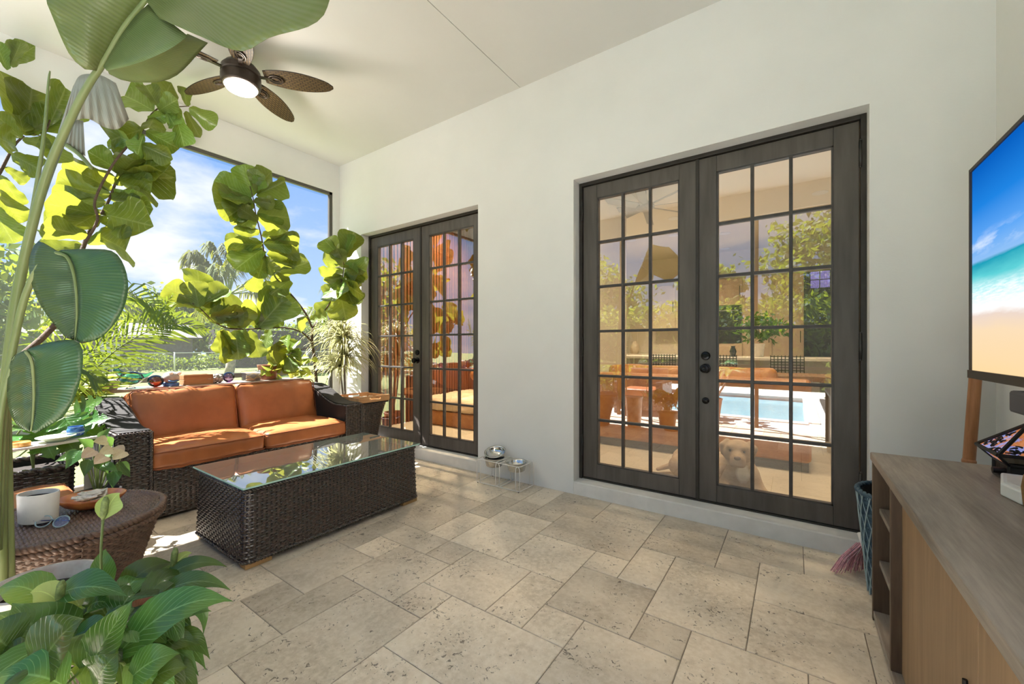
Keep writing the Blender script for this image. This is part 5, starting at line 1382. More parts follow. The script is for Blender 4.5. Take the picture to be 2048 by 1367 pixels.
# ------------------------------------------------------------------ bird of paradise in the foreground
bp = PZ(88, 1160, 0.46); bp.z = 0
par = thing('bird_of_paradise', bp, 'tall bird of paradise plant with huge paddle leaves in a pale pot', 'potted plant')
pot(par, bp, 0.128, 0.46, 'terracotta_glaze', rim=0.016)
DP = 1.40
def pd(lst, d=DP): return [PD(a, b, (c[0] if c else d)) for a, b, *c in lst]
def stem(lst, r0, r1, d=DP, name='leaf_stalk', m='paradise_stem'):
    p = spline(pd(lst, d), 5); n = len(p)
    return MB().tube(p, [r0 + (r1 - r0) * i / (n - 1) for i in range(n)], 10).build(name, m, par, smooth=True)
def loft(name, mid, edge, m, d=DP, n=16, k=6, uside=0, bow=0.02, ripple=0.004, seed=0):
    """half blade between the midrib and its outer edge, bellied towards the camera"""
    A = spline(pd(mid, d), 8); B = spline(pd(edge, d), 8)
    def rs(P):
        q = np.array([tuple(p) for p in P]); s = np.r_[0, np.cumsum(np.linalg.norm(np.diff(q, axis=0), axis=1))]; s /= s[-1]
        return [Vector([float(np.interp(i / n, s, q[:, c])) for c in range(3)]) for i in range(n + 1)]
    A, B = rs(A), rs(B); V, UV, Fc = [], [], []
    for i in range(n + 1):
        for j in range(k + 1):
            t = j / k; p = A[i].lerp(B[i], t); v = (CAMP - p).normalized()
            p = p + v * (bow * math.sin(PI * t) + ripple * t * math.sin(i * 1.9 + seed) + .006 * noise.noise(Vector((i * .35, j * .5, seed))))
            V.append(p); UV.append((.5 + (.5 if uside else -.5) * t, i / n))
    c = k + 1
    for i in range(n):
        for j in range(k): Fc.append((i * c + j, i * c + j + 1, (i + 1) * c + j + 1, (i + 1) * c + j))
    me = bpy.data.meshes.new(name); me.from_pydata([tuple(v) for v in V], [], Fc); uv = me.uv_layers.new(name='UVMap')
    for lp in me.loops: uv.data[lp.index].uv = UV[lp.vertex_index]
    me.polygons.foreach_set('use_smooth', [True] * len(me.polygons)); me.materials.append(MATS[m])
    o = bpy.data.objects.new(name, me); link(o, par)
    md = o.modifiers.new('solid', 'SOLIDIFY'); md.thickness = 0.0012
    return o
# main stalk and the great leaf over it
stem([(2, 1190), (2, 1000), (10, 780), (40, 560), (90, 360), (140, 240), (178, 168), (205, 128), (245, 60), (290, 2), (352, -70), (440, -150)], .016, .006)
stem([(20, 1170), (16, 960), (14, 780), (24, 660), (48, 520), (72, 380), (88, 270), (97, 165), (100, 142)], .0135, .002, 1.43)
stem([(8, 1170), (4, 900), (22, 640), (60, 470), (105, 330), (150, 225), (180, 165)], .012, .009, 1.47)
loft('leaf_blade', [(196, 142), (245, 60), (290, 2), (352, -70), (440, -150)], [(170, 138, 1.38), (140, 110, 1.34), (108, 40, 1.30), (92, -20, 1.28), (130, -110, 1.28), (300, -190, 1.34)], 'paradise_leaf', DP, 26, 7, 0, .02, .004, 1)
loft('leaf_blade', [(206, 132), (238, 75), (268, 35), (296, 8)], [(214, 142, 1.38), (275, 126, 1.33), (335, 100, 1.32), (376, 72, 1.33)], 'paradise_leaf', DP, 12, 6, 1, .02, .004, 2)
loft('leaf_blade', [(214, 138, 1.385), (275, 122, 1.335), (335, 96, 1.325), (376, 68, 1.335)], [(218, 148, 1.44), (262, 164, 1.46), (345, 156, 1.46), (416, 86, 1.42)], 'paradise_leaf', 1.45, 12, 6, 1, -.015, .003, 3)
loft('leaf_blade', [(292, 2), (340, -56), (390, -108), (440, -150)], [(318, 36, 1.34), (400, 72, 1.28), (482, 102, 1.26), (540, 74, 1.25), (618, 52, 1.25), (652, 20, 1.26), (652, -40, 1.28), (560, -140, 1.33)], 'paradise_leaf', DP, 34, 9, 1, .02, .004, 4)
# pale leaf seen from below behind the stalk
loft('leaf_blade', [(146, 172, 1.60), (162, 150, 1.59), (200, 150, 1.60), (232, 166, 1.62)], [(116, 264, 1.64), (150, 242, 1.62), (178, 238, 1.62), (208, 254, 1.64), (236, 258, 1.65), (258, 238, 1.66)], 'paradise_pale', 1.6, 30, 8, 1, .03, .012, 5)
loft('leaf_blade', [(140, 246, 1.63), (152, 240, 1.63), (166, 241, 1.63)], [(126, 286, 1.63), (146, 300, 1.63), (170, 312, 1.63)], 'paradise_pale', 1.62, 16, 5, 1, .02, .010, 7)
stem([(130, 288, 1.62), (158, 308, 1.62), (184, 336, 1.62)], .009, .007, 1.62, 'cut_stalk')
# drooping leaf
stem([(-6, 1100), (4, 850), (18, 740), (48, 600), (84, 524), (112, 504)], .012, .008, 1.36)
MID_B = [(112, 504), (136, 516), (150, 560), (154, 620), (150, 680)]
stem(MID_B, .006, .002, 1.335, 'midrib')
loft('leaf_blade', MID_B, [(124, 500), (180, 498), (232, 506), (256, 560), (246, 620), (206, 672), (164, 686)], 'paradise_upper_unlit', 1.345, 24, 7, 1, .018, .003, 8)
loft('leaf_blade', MID_B, [(104, 498), (76, 482), (58, 520), (64, 570), (90, 625), (132, 676)], 'paradise_upper_unlit', 1.355, 24, 7, 0, .012, .003, 9)
# lower drooping leaf
stem([(-10, 1120), (-4, 900), (8, 790), (30, 720), (52, 702)], .010, .006, 1.34)
MID_C = [(52, 702), (64, 724), (68, 780), (66, 830), (62, 862)]
stem(MID_C, .005, .002, 1.315, 'midrib')
loft('leaf_blade', MID_C, [(60, 696), (100, 684), (150, 680), (166, 706), (158, 770), (128, 830), (72, 866)], 'paradise_upper_unlit', 1.325, 22, 7, 1, .018, .003, 10)
loft('leaf_blade', MID_C, [(46, 702), (24, 716), (14, 770), (18, 818), (34, 850), (58, 864)], 'paradise_upper_unlit', 1.335, 22, 6, 0, .012, .003, 11)

# ------------------------------------------------------------------ peace lily in the near corner
lb = Vector((-1.50, 0.270, 0))
lily = thing('peace_lily', lb, 'bushy dark green peace lily beside the pale pot of the bird of paradise', 'potted plant')
pot(lily, lb, 0.13, 0.26, 'pot_black')
rl = random.Random(17)
def lily_leaf(b, m_, t, w, seed, nrm=None, mm='lily_leaf', fold=.18):
    p = bez(b, m_, t, n=14); c = (b + t) / 2
    nn = nrm or (Vector((0, 0, 1)) * .9 + (CAMP - c).normalized() * .55)
    ribbon('leaf', p, LANCE_R, w, mm, lily, nn, fold, 3, .03, seed)
LANCE_R = table((0, .03), (.30, .06), (.38, .35), (.50, .85), (.62, 1.0), (.75, .85), (.88, .42), (.96, .12), (1, 0))
LANCE_F = table((0, .08), (.08, .42), (.22, .82), (.36, 1.0), (.52, .90), (.68, .62), (.82, .32), (.92, .11), (1, 0))
def face_leaf(bx, by, mx, my, tx, ty, d0, d1, w, seed, m='lily_leaf', fold=.2):
    """leaf blade read off the photograph: base, middle and tip pixel with near and far depth"""
    p = bez(PD(bx, by, d0), PD(mx, my, (d0 + d1) / 2 - .03), PD(tx, ty, d1), n=14)
    c = p[7]; nn = (CAMP - c).normalized() + Vector((0, 0, .7))
    ribbon('leaf', p, LANCE_F, w, m, lily, nn, fold, 3, .03, seed)
    root = Vector((lb.x + rl.uniform(-.04, .04), lb.y + rl.uniform(-.04, .04), .29))
    q = bez(root, (root + p[0]) / 2 + Vector((0, 0, .08)), p[0], n=8)
    MB().tube(q, .0032, 5).build('leaf_stalk', 'twig_green', lily, smooth=True)
FL = [(170, 1352, 214, 1262, 267, 1198, .98, 1.00, .046), (214, 1332, 345, 1172, 466, 1202, 1.04, 1.10, .058), (70, 1352, 112, 1262, 168, 1236, .92, .92, .070), (100, 1200, 165, 1148, 255, 1192, 1.14, 1.12, .050),
      (118, 1322, 70, 1250, 24, 1206, 1.06, 1.02, .078), (236, 1200, 285, 1118, 348, 1126, 1.24, 1.34, .044), (300, 1205, 385, 1132, 462, 1180, 1.22, 1.24, .034), (310, 1170, 390, 1100, 456, 1134, 1.30, 1.36, .026),
      (352, 1230, 420, 1182, 406, 1272, 1.18, 1.18, .020), (330, 1290, 385, 1250, 420, 1318, 1.12, 1.14, .030), (300, 1240, 345, 1210, 366, 1302, 1.10, 1.10, .036), (320, 1250, 372, 1208, 424, 1222, 1.16, 1.18, .028),
      (190, 1372, 205, 1330, 236, 1306, .94, .95, .050), (250, 1368, 300, 1308, 360, 1306, .98, 1.02, .044), (285, 1372, 330, 1330, 376, 1334, 1.0, 1.02, .034), (64, 1290, 30, 1238, -8, 1226, 1.04, 1.04, .058), (104, 1212, 50, 1150, -10, 1182, 1.20, 1.18, .050),
      (90, 1360, 60, 1310, 20, 1352, .90, .90, .050), (214, 1190, 196, 1120, 212, 1096, 1.32, 1.35, .032), (158, 1240, 190, 1180, 226, 1214, 1.16, 1.14, .050), (130, 1372, 60, 1330, -20, 1360, .90, .88, .055), (240, 1290, 300, 1200, 352, 1190, 1.12, 1.18, .042),
      (20, 1300, -10, 1260, -50, 1270, .98, .98, .06), (290, 1300, 340, 1262, 402, 1290, 1.08, 1.12, .036), (200, 1290, 160, 1210, 128, 1160, 1.16, 1.24, .048),
      (280, 1290, 350, 1268, 398, 1352, 1.12, 1.12, .036), (270, 1320, 340, 1320, 372, 1400, 1.06, 1.06, .040), (300, 1270, 380, 1262, 412, 1340, 1.16, 1.18, .030), (250, 1330, 320, 1350, 345, 1420, 1.00, 1.00, .042), (290, 1250, 350, 1240, 392, 1310, 1.20, 1.22, .030),
      (300, 1330, 366, 1322, 400, 1390, 1.10, 1.10, .030), (240, 1262, 300, 1240, 336, 1290, 1.06, 1.08, .036), (130, 1290, 180, 1250, 222, 1280, 1.02, 1.02, .045), (40, 1330, 0, 1310, -30, 1360, .96, .96, .05)]
for i, q in enumerate(FL): face_leaf(*q, i)
for i in range(26):
    a = rl.uniform(0, 2 * PI); r = rl.uniform(.14, .30); h = rl.uniform(.30, .48) - r * .25
    b = lb + Vector((rl.uniform(-.05, .05), rl.uniform(-.05, .05), .28)); dr = Vector((math.cos(a), math.sin(a), 0))
    if dr.dot(Vector((.82, .57, 0))) > .2: r *= .55
    lily_leaf(b, b + dr * r * .45 + Vector((0, 0, h * .95)), b + dr * r * 1.15 + Vector((0, 0, h * .35)), rl.uniform(.035, .055), i + 40)
# blooms
def bloom(base, mid, top, tx, ty, td, w, d=1.25, dry=False):
    MB().tube(spline(pd([base, mid, top], d), 6), .0035, 6).build('flower_stalk', 'twig_green', lily, smooth=True)
    a = PD(top[0], top[1], d); t = PD(tx, ty, td)
    p = bez(a, (a + t) / 2 + Vector((0, 0, .03)), t, n=10)
    ribbon('spathe', p, LANCE_F, w, 'dry_leaf' if dry else 'spathe', lily, (CAMP - a).normalized() + Vector((.2, .1, .2)), .35, 3, .02, 3)
    if not dry:
        u = (PD(top[0] + 6, top[1] - 44, d - .01) - a); MB().tube([a, a + u * .3, a + u * .8, a + u], [.004, .010, .010, .005], 8).build('spadix', 'spadix', lily, smooth=True)
bloom((205, 1200), (202, 1110), (206, 1038), 240, 985, 1.30, .034, 1.28)
bloom((285, 1200), (310, 1165), (345, 1140), 384, 1105, 1.36, .018, 1.32)
bloom((130, 1260), (132, 1225), (118, 1205), 60, 1185, 1.08, .032, 1.10)
face_leaf(262, 1240, 285, 1215, 318, 1190, 1.12, 1.14, .030, 77, 'dry_leaf', .5)

# ------------------------------------------------------------------ spiky variegated dracaena by the doors
dc_ = Vector((-4.44, 2.89, 0))
dra = thing('dracaena', dc_, 'pale spiky variegated dracaena in the corner by the french doors by the screen', 'potted plant')
pot(dra, dc_, 0.12, 0.28, 'pot_black')
crowns = [(Vector((-4.42, 2.84, 1.32)), 190, .62), (Vector((-4.52, 2.86, 0.98)), 110, .48), (Vector((-4.36, 2.82, 1.10)), 120, .55)]
for c, n_, L in crowns:
    MB().tube(bez((dc_.x, dc_.y, .24), (c.x * .5 + dc_.x * .5 + .04, c.y, c.z * .6), c, n=8), [.016 - .001 * i for i in range(9)], 8).build('cane', 'bark_grey', dra, smooth=True)
rd = random.Random(6); V, Fc, UV = [], [], []
for c, n_, L in crowns:
    for i in range(n_):
        a = rd.uniform(0, 2 * PI); el = rd.uniform(-.2, 1.45); l = L * rd.uniform(.75, 1.1)
        d0 = Vector((math.cos(a) * math.cos(el), math.sin(a) * math.cos(el), math.sin(el))); end = c + d0 * l * .62 + Vector((math.cos(a) * .10, math.sin(a) * .10, -l * rd.uniform(.25, .55)))
        if end.y > YB - .02: end.y = YB - .02 - rd.uniform(0, .05)
        if end.x < XL + .03: end.x = XL + .03 + rd.uniform(0, .05)
        md_ = c + d0 * l * .62
        md_.y = min(md_.y, YB - .03); md_.x = max(md_.x, XL + .04)
        P = bez(c, md_, end, n=6); sd = Vector((-math.sin(a), math.cos(a), 0)); w = rd.uniform(.008, .013); b0 = len(V)
        for k, p in enumerate(P):
            ww = w * (1 - (k / 6) ** 1.6) + .0006
            for s in (-1, 0, 1): V.append(p + sd * ww * s + Vector((0, 0, .003 * abs(s)))); UV.append((.5 + .5 * s, k / 6))
        for k in range(6):
            for j in range(2): Fc.append((b0 + k * 3 + j, b0 + k * 3 + j + 1, b0 + k * 3 + j + 4, b0 + k * 3 + j + 3))
me = bpy.data.meshes.new('foliage'); me.from_pydata([tuple(v) for v in V], [], Fc); uv = me.uv_layers.new(name='UVMap')
for lp in me.loops: uv.data[lp.index].uv = UV[lp.vertex_index]
me.polygons.foreach_set('use_smooth', [True] * len(me.polygons)); me.materials.append(MATS['dracaena_leaf'])
link(bpy.data.objects.new('foliage', me), dra)['kind'] = 'stuff'

# ------------------------------------------------------------------ areca palm at the left behind the trough
ac = Vector((-4.55, 0.18, 0)); are = thing('areca_palm', (-4.58, 0.20, 0), 'areca palm with long feathery fronds beside the sofa arm', 'potted plant')
pot(are, (-4.60, 0.20, 0), 0.15, 0.26, 'terracotta')
def frond(rach, m, parent, nl=34, ll=.36, droop=.25, wid=.012, plane=None, spread=1.05, seed=0, rr_=.007, fade=.45, cam_n=True):
    """a pinnate frond: stalk plus paired leaflets"""
    P = spline(rach, 8); n = len(P) - 1; r_ = random.Random(seed)
    fr = MB().tube(P, [rr_ * (1 - .75 * i / n) for i in range(n + 1)], 6).build('frond', 'twig_green', parent, smooth=True)
    V, Fc = [], []
    for i in range(nl):
        t = .22 + .78 * i / (nl - 1); q = t * n; k = min(n - 1, int(q)); p = P[k].lerp(P[k + 1], q - k); tg = (P[min(n, k + 1)] - P[max(0, k - 1)]).normalized()
        nn = plane if plane is not None else (CAMP - p).normalized()
        sd = tg.cross(nn).normalized()
        for s in (-1, 1):
            l = ll * math.sin(PI * min(1, .18 + t * .80)) ** .6 * r_.uniform(.85, 1.08) * (1 - fade * max(0, t - .7) / .3)
            an = spread * (1 - .55 * t) * r_.uniform(.9, 1.1)
            d0 = (tg * math.cos(an) + sd * s * math.sin(an) + nn * r_.uniform(-.15, .25)).normalized()
            a = p + d0 * l * .5; b = p + d0 * l * .95 + Vector((0, 0, -droop * l * r_.uniform(.6, 1.3)))
            wv = d0.cross(nn).normalized() * wid; b0 = len(V)
            V += [p - wv * .4, p + wv * .4, a - wv, a + wv, a.lerp(b, .6) - wv * .7, a.lerp(b, .6) + wv * .7, b]
            Fc += [(b0, b0 + 1, b0 + 3, b0 + 2), (b0 + 2, b0 + 3, b0 + 5, b0 + 4), (b0 + 4, b0 + 5, b0 + 6)]
    me = bpy.data.meshes.new('leaflets'); me.from_pydata([tuple(v) for v in V], [], Fc); me.uv_layers.new(name='UVMap'); me.materials.append(MATS[m])
    o = link(bpy.data.objects.new('leaflets', me), fr); o['kind'] = 'stuff'; return fr
root = Vector((-4.60, .20, .24))
frond([root, PX(110, 850, -4.58), PX(160, 775, -4.5), PX(222, 708, -4.42), PX(290, 665, -4.34), PX(350, 648, -4.28), PX(412, 660, -4.2)], 'areca_leaf', are, 34, .36, .15, .008, seed=1)
frond([root, PX(60, 800, -4.6), PX(120, 690, -4.55), PX(185, 618, -4.5), PX(250, 590, -4.45), PX(310, 612, -4.38), PX(345, 650, -4.3)], 'areca_leaf', are, 32, .34, .55, .008, seed=2)
frond([root, PX(70, 820, -4.6), PX(140, 725, -4.6), PX(210, 690, -4.58), PX(300, 640, -4.55), PX(345, 590, -4.5)], 'areca_leaf', are, 28, .30, .2, .007, seed=3)
frond([root, PX(40, 830, -4.5), PX(90, 760, -4.4), PX(150, 735, -4.3), PX(210, 760, -4.2)], 'areca_leaf', are, 28, .28, .5, .010, seed=4)

# ------------------------------------------------------------------ lime vines, monstera and anthurium
LIME = [leaf_mesh('vine_leaf', HEART, 'lime_leaf', 8, 2, cup=.12, bend=.2, wave=.02, seed=i) for i in range(2)]
def vine(root, area, n_, label, seed, size=(.07, .12), pot_c=None):
    t = thing('lime_vine', root, label, 'potted plant'); r_ = random.Random(seed)
    pot(t, (root[0], root[1], root[2]), .10, .16, 'terracotta')
    for i in range(n_):
        px, py, x = r_.uniform(*area[0]), r_.uniform(*area[1]), r_.uniform(*area[2])
        b = PX(px, py, x); L = r_.uniform(*size); a = r_.uniform(0, 2 * PI)
        tip = b + Vector((math.cos(a) * .5 + .3, math.sin(a), r_.uniform(-.9, .5))).normalized() * L
        nn = Vector((.7, -.5, .8)) + Vector((r_.uniform(-.5, .5), r_.uniform(-.5, .5), r_.uniform(-.3, .3)))
        place_leaf(r_.choice(LIME), b, tip, nn, t, r_.uniform(.8, 1.0))
        if i % 3 == 0: MB().tube(bez(Vector(root) + Vector((0, 0, .14)), (Vector(root) + b) / 2 + Vector((0, 0, .12)), b, n=6), .003, 5).build('vine_stem', 'twig_green', t, smooth=True)
    return t
vine((-4.69, 2.12, lz + .001), ((530, 625), (712, 765), (-4.75, -4.55)), 46, 'lime green trailing vine on the shelf by the fig trunk', 3)
vine((-4.69, 0.52, lz + .001), ((130, 225), (752, 812), (-4.75, -4.45)), 48, 'lime green trailing vine on the shelf beside the palm fronds', 5)
MON_W = lambda t: HEART(t) * (1.0 - 0.45 * (math.sin(t * PI * 9) > .55) * (t > .1)) * 1.1
MON = [leaf_mesh('split_leaf', MON_W, 'monstera_leaf', 54, 3, cup=.08, bend=.15, wave=.01, seed=i) for i in range(2)]
mo = thing('monstera', (-4.05, 0.40, 0.42), 'bright green split leaf monstera in the trough planter by the sofa arm', 'potted plant')
rm = random.Random(9)
for bx, by, tx, ty, x in ((140, 850, 200, 835, -4.0), (150, 830, 190, 800, -4.1), (120, 860, 150, 905, -3.95), (110, 850, 70, 880, -3.98), (130, 835, 165, 880, -3.92), (90, 840, 40, 850, -4.05), (150, 845, 205, 880, -4.0), (100, 830, 130, 790, -4.1), (80, 860, 100, 905, -3.95), (60, 870, 20, 890, -4.0)):
    b = PX(bx, by, x); t = PX(tx, ty, x + .12); d_ = (t - b); t = b + d_.normalized() * max(.22, d_.length)
    place_leaf(MON[rm.randrange(2)], b, t, Vector((.8, -.5, .8)), mo, 1.0)
    MB().tube(bez((-4.05, .40, .42), Vector((-4.07, .38, .65)), b, n=6), .006, 6).build('leaf_stalk', 'twig_green', mo, smooth=True)
ant_c = Vector((-3.50, 0.600, 0)); ant = thing('anthurium', ant_c, 'anthurium with cream pink blooms in a dark pot before the sofa arm', 'potted plant')
pot(ant, ant_c, 0.105, 0.34, 'pot_black')
ANT = [leaf_mesh('heart_leaf', SPADE, 'anthurium_leaf', 8, 2, cup=.1, bend=.15, wave=.01, seed=i) for i in range(2)]
BLO = leaf_mesh('bloom', table((0, .2), (.06, .42), (.2, .5), (.45, .46), (.75, .3), (.93, .10), (1, 0)), 'anthurium_bloom', 8, 2, cup=.15, bend=.08, wave=.0, seed=4)
def at_plane(px, py, off): 
    x = ant_c.x + off; return PX(px, py, x)
def stalk(b): MB().tube(bez(ant_c + Vector((0, 0, .29)), (ant_c + b) / 2 + Vector((0, 0, .14)), b, n=6), .0028, 5).build('stalk', 'twig_green', ant, smooth=True)
for bx, by, tx, ty, off in ((165, 905, 112, 918, .0), (178, 918, 168, 950, .07), (195, 918, 218, 945, .06), (235, 925, 262, 952, .06), (205, 930, 222, 935, .09), (200, 880, 215, 858, -.05), (160, 900, 130, 935, .03), (225, 890, 205, 870, -.05), (230, 940, 225, 975, .08), (185, 895, 160, 875, -.04), (210, 905, 245, 905, .02)):
    b = at_plane(bx, by, off); t = at_plane(tx, ty, off + .05); d_ = t - b; t = b + d_.normalized() * max(.10, d_.length); stalk(b)
    place_leaf(ANT[rm.randrange(2)], b, t, (CAMP - b).normalized() + Vector((0, 0, .8)), ant, 1.0)
for bx, by, tx, ty, off in ((190, 900, 168, 912, .08), (226, 898, 203, 905, .08), (230, 893, 240, 908, .06), (250, 902, 226, 918, .10), (212, 912, 196, 922, .12), (215, 882, 192, 882, .02)):
    b = at_plane(bx, by, off); t = at_plane(tx, ty, off + .03); d_ = t - b; t = b + d_.normalized() * max(.075, d_.length); stalk(b)
    o = place_leaf(BLO, b, t, (CAMP - b).normalized() + Vector((0, 0, .5)), ant, 1.0, 'bloom')
# ------------------------------------------------------------------ garden beyond the screen
ZG = -0.08
tag(MB().box(-90, XL - .08, -60, 90, ZG - .2, ZG).build('ground', 'lawn'), 'sunny green lawn beyond the screen', None, None, 'structure')
# strip of mulch/deck under the screen
tag(MB().box(XL - .4, XL - .075, YF - .3, 3.4, ZG - .1, -0.02).build('kerb', 'deck_stone'), 'stone kerb outside the screen', None, None, 'structure')
def cloud(name, c, r, n, size, m, parent=None, seed=0, shell=.45, flat=0.0, zmin=None):
    """leafy mass: n small leaf quads spread through an ellipsoid"""
    g = np.random.RandomState(seed); d = g.normal(size=(n, 3)); d /= np.linalg.norm(d, axis=1, keepdims=True)
    lump = 1 + .22 * np.sin(d[:, :1] * 5 + seed) * np.cos(d[:, 1:2] * 6 + seed * 2) + .18 * np.sin(d[:, 2:3] * 9 + d[:, :1] * 7)
    p = np.array(c) + d * np.array(r) * lump * (shell + (1 - shell) * g.rand(n, 1))
    if zmin is not None: p[:, 2] = np.maximum(p[:, 2], zmin + g.rand(n) * .15)
    a = g.normal(size=(n, 3)); a /= np.linalg.norm(a, axis=1, keepdims=True); b = np.cross(a, g.normal(size=(n, 3))); b /= np.linalg.norm(b, axis=1, keepdims=True)
    s = size * g.uniform(.6, 1.3, (n, 1)); V = np.stack([p - a * s, p + b * s * .45, p + a * s, p - b * s * .45], 1).reshape(-1, 3)
    o = np_obj(name, V, np.arange(4 * n).reshape(-1, 4), m, parent, smooth=False); o['kind'] = 'stuff'; return o
def box_cloud(name, x0, x1, y0, y1, z0, z1, n, size, m, parent=None, seed=0):
    g = np.random.RandomState(seed); p = np.stack([g.uniform(x0, x1, n), g.uniform(y0, y1, n), z0 + (z1 - z0) * g.rand(n) ** .8], 1)
    p[:, 2] += .12 * np.sin(p[:, 1] * 2.1) * (p[:, 2] - z0) / (z1 - z0)
    a = g.normal(size=(n, 3)); a /= np.linalg.norm(a, axis=1, keepdims=True); b = np.cross(a, g.normal(size=(n, 3))); b /= np.linalg.norm(b, axis=1, keepdims=True)
    s = size * g.uniform(.6, 1.3, (n, 1)); V = np.stack([p - a * s, p + b * s * .45, p + a * s, p - b * s * .45], 1).reshape(-1, 3)
    o = np_obj(name, V, np.arange(4 * n).reshape(-1, 4), m, parent, smooth=False); o['kind'] = 'stuff'; return o
def tree(name, base, h, r, n, size, m, label, seed, group=None, trunk=.12):
    t = thing(name, base, label, 'tree', group)
    b = Vector(base); MB().tube([b, b + Vector((.1, .05, h * .5)), b + Vector((0, .1, h))], [trunk, trunk * .8, trunk * .4], 8).build('trunk', 'bark_grey', t, smooth=True)
    cloud('crown', (base[0], base[1], base[2] + h), r, n, size, m, t, seed)
    return t
tree('leafy_tree', (-11.5, -0.4, ZG), 2.0, (1.7, 1.9, 1.7), 5200, .12, 'tree_leaf', 'bright green bushy tree close beyond the screen', 3)
tree('leafy_tree', (-39, -1.0, ZG), 3.2, (3.0, 5.0, 2.8), 4200, .30, 'tree_leaf', 'light green broad tree behind the grey shed', 5)
tree('leafy_tree', (-39, 11.5, ZG), 3.0, (3.0, 4.6, 2.6), 4000, .30, 'tree_leaf', 'light green tree between the two palms beyond the fence', 7)
tree('leafy_tree', (-39, 25.0, ZG), 2.6, (3.0, 5.5, 2.2), 4000, .30, 'tree_leaf', 'low green tree far behind the dark hedge', 8)
tree('leafy_tree', (-20, -7, ZG), 3.4, (3.2, 3.2, 3.0), 4200, .24, 'tree_leaf', 'tall green tree standing apart from the shed beyond the lawn', 9)
# dark hedge behind the fence, right part
hd = thing('hedge', (-29.5, 18, ZG), 'dark clipped hedge behind the chain link fence', 'hedge')
MB().box(-30.4, -28.6, 10.2, 34, ZG, 2.3).build('core', 'wicker_back', hd)
box_cloud('foliage', -30.6, -28.2, 10.1, 34.5, ZG, 2.75, 16000, .14, 'hedge_leaf', hd, 4)
# grey shed with dark roof
sh = thing('shed', (-31, 6.0, ZG), 'low grey outbuilding behind the chain link fence', 'shed')
MB().box(-34, -30.5, 1.5, 9.4, ZG, 1.75).build('walls', 'shed_grey', sh)
MB().prism([(-30.1, 1.0, 1.70), (-30.1, 9.8, 1.70), (-32.3, 9.8, 2.55), (-32.3, 1.0, 2.55)], (0, 0, .08)).build('roof', 'roof_grey', sh)
MB().box(-30.49, -30.45, 5.3, 6.1, ZG, 1.5).build('door', 'fence_post', sh)
# chain link fence
fx = -26.7; fn = thing('chain_link_fence', (fx, 5, ZG), 'galvanised chain link fence across the lawn', 'fence')
pm = None
for k in range(18):
    y = -9 + k * 2.35
    if pm is None: pm = MB().tube([(fx, y, ZG), (fx, y, .93)], .035, 8).build('post', 'fence_post', fn, smooth=True); y_first = y
    else:
        o = copy_obj(pm, fn); o.matrix_basis = Matrix.Translation((0, y - y_first, 0))
MB().tube([(fx, -9, .90), (fx, 31, .90)], .022, 6).build('top_rail', 'fence_post', fn)
mb = MB(); mb.add([(fx + .02, -9, ZG), (fx + .02, 31, ZG), (fx + .02, 31, .9), (fx + .02, -9, .9)], [(0, 1, 2, 3)]); mb.build('wire_mesh', 'chain_link', fn)
# shrubs growing through the fence
fs = thing('shrub', (-27.6, 4, ZG), 'rough grey green scrub along the foot of the fence', 'shrub'); box_cloud('foliage', -28.2, -27.0, -8, 10, ZG, .75, 5000, .10, 'hedge_leaf', fs, 12)
# coconut palms
def palm(base, crown_z, n_f, length, label, seed, trunk=.16, elev=(-.25, 1.35), aim=None):
    t = thing('coconut_palm', base, label, 'palm tree'); r_ = random.Random(seed); b = Vector(base); c = Vector((base[0], base[1], crown_z))
    MB().tube(bez(b, (b + c) / 2 + Vector((.2, .3, 0)), c, n=10), [trunk * (1.25 - .5 * i / 10) for i in range(11)], 10).build('trunk', 'bark_grey', t, smooth=True)
    for i in range(n_f):
        a = 2 * PI * i / n_f * 1.0 + r_.uniform(-.2, .2); el = r_.uniform(*elev); L = length * r_.uniform(.8, 1.1)
        d = Vector((math.cos(a) * math.cos(el), math.sin(a) * math.cos(el), math.sin(el)))
        p1 = c + d * L * .45; p2 = c + d * L * .8 + Vector((0, 0, -L * .12)); p3 = c + d * L + Vector((0, 0, -L * (.30 + .25 * max(0, math.cos(el)))))
        frond([c, p1, p2, p3], 'far_palm_leaf', t, 34, L * .24, .8, L * .012, plane=Vector((0, 0, 1)) + d * .1, seed=seed * 50 + i, rr_=.035, spread=1.15)
    return t
palm((-22.0, 8.2, ZG), 3.7, 19, 3.0, 'tall coconut palm against the sky beyond the fence', 2)
palm((-19.5, 13.1, ZG), 3.2, 14, 3.0, 'shorter yellow green coconut palm before the dark hedge', 5)
palm((-24.0, 3.2, ZG), 2.9, 13, 2.8, 'low golden palm beside the tall coconut palm', 8)
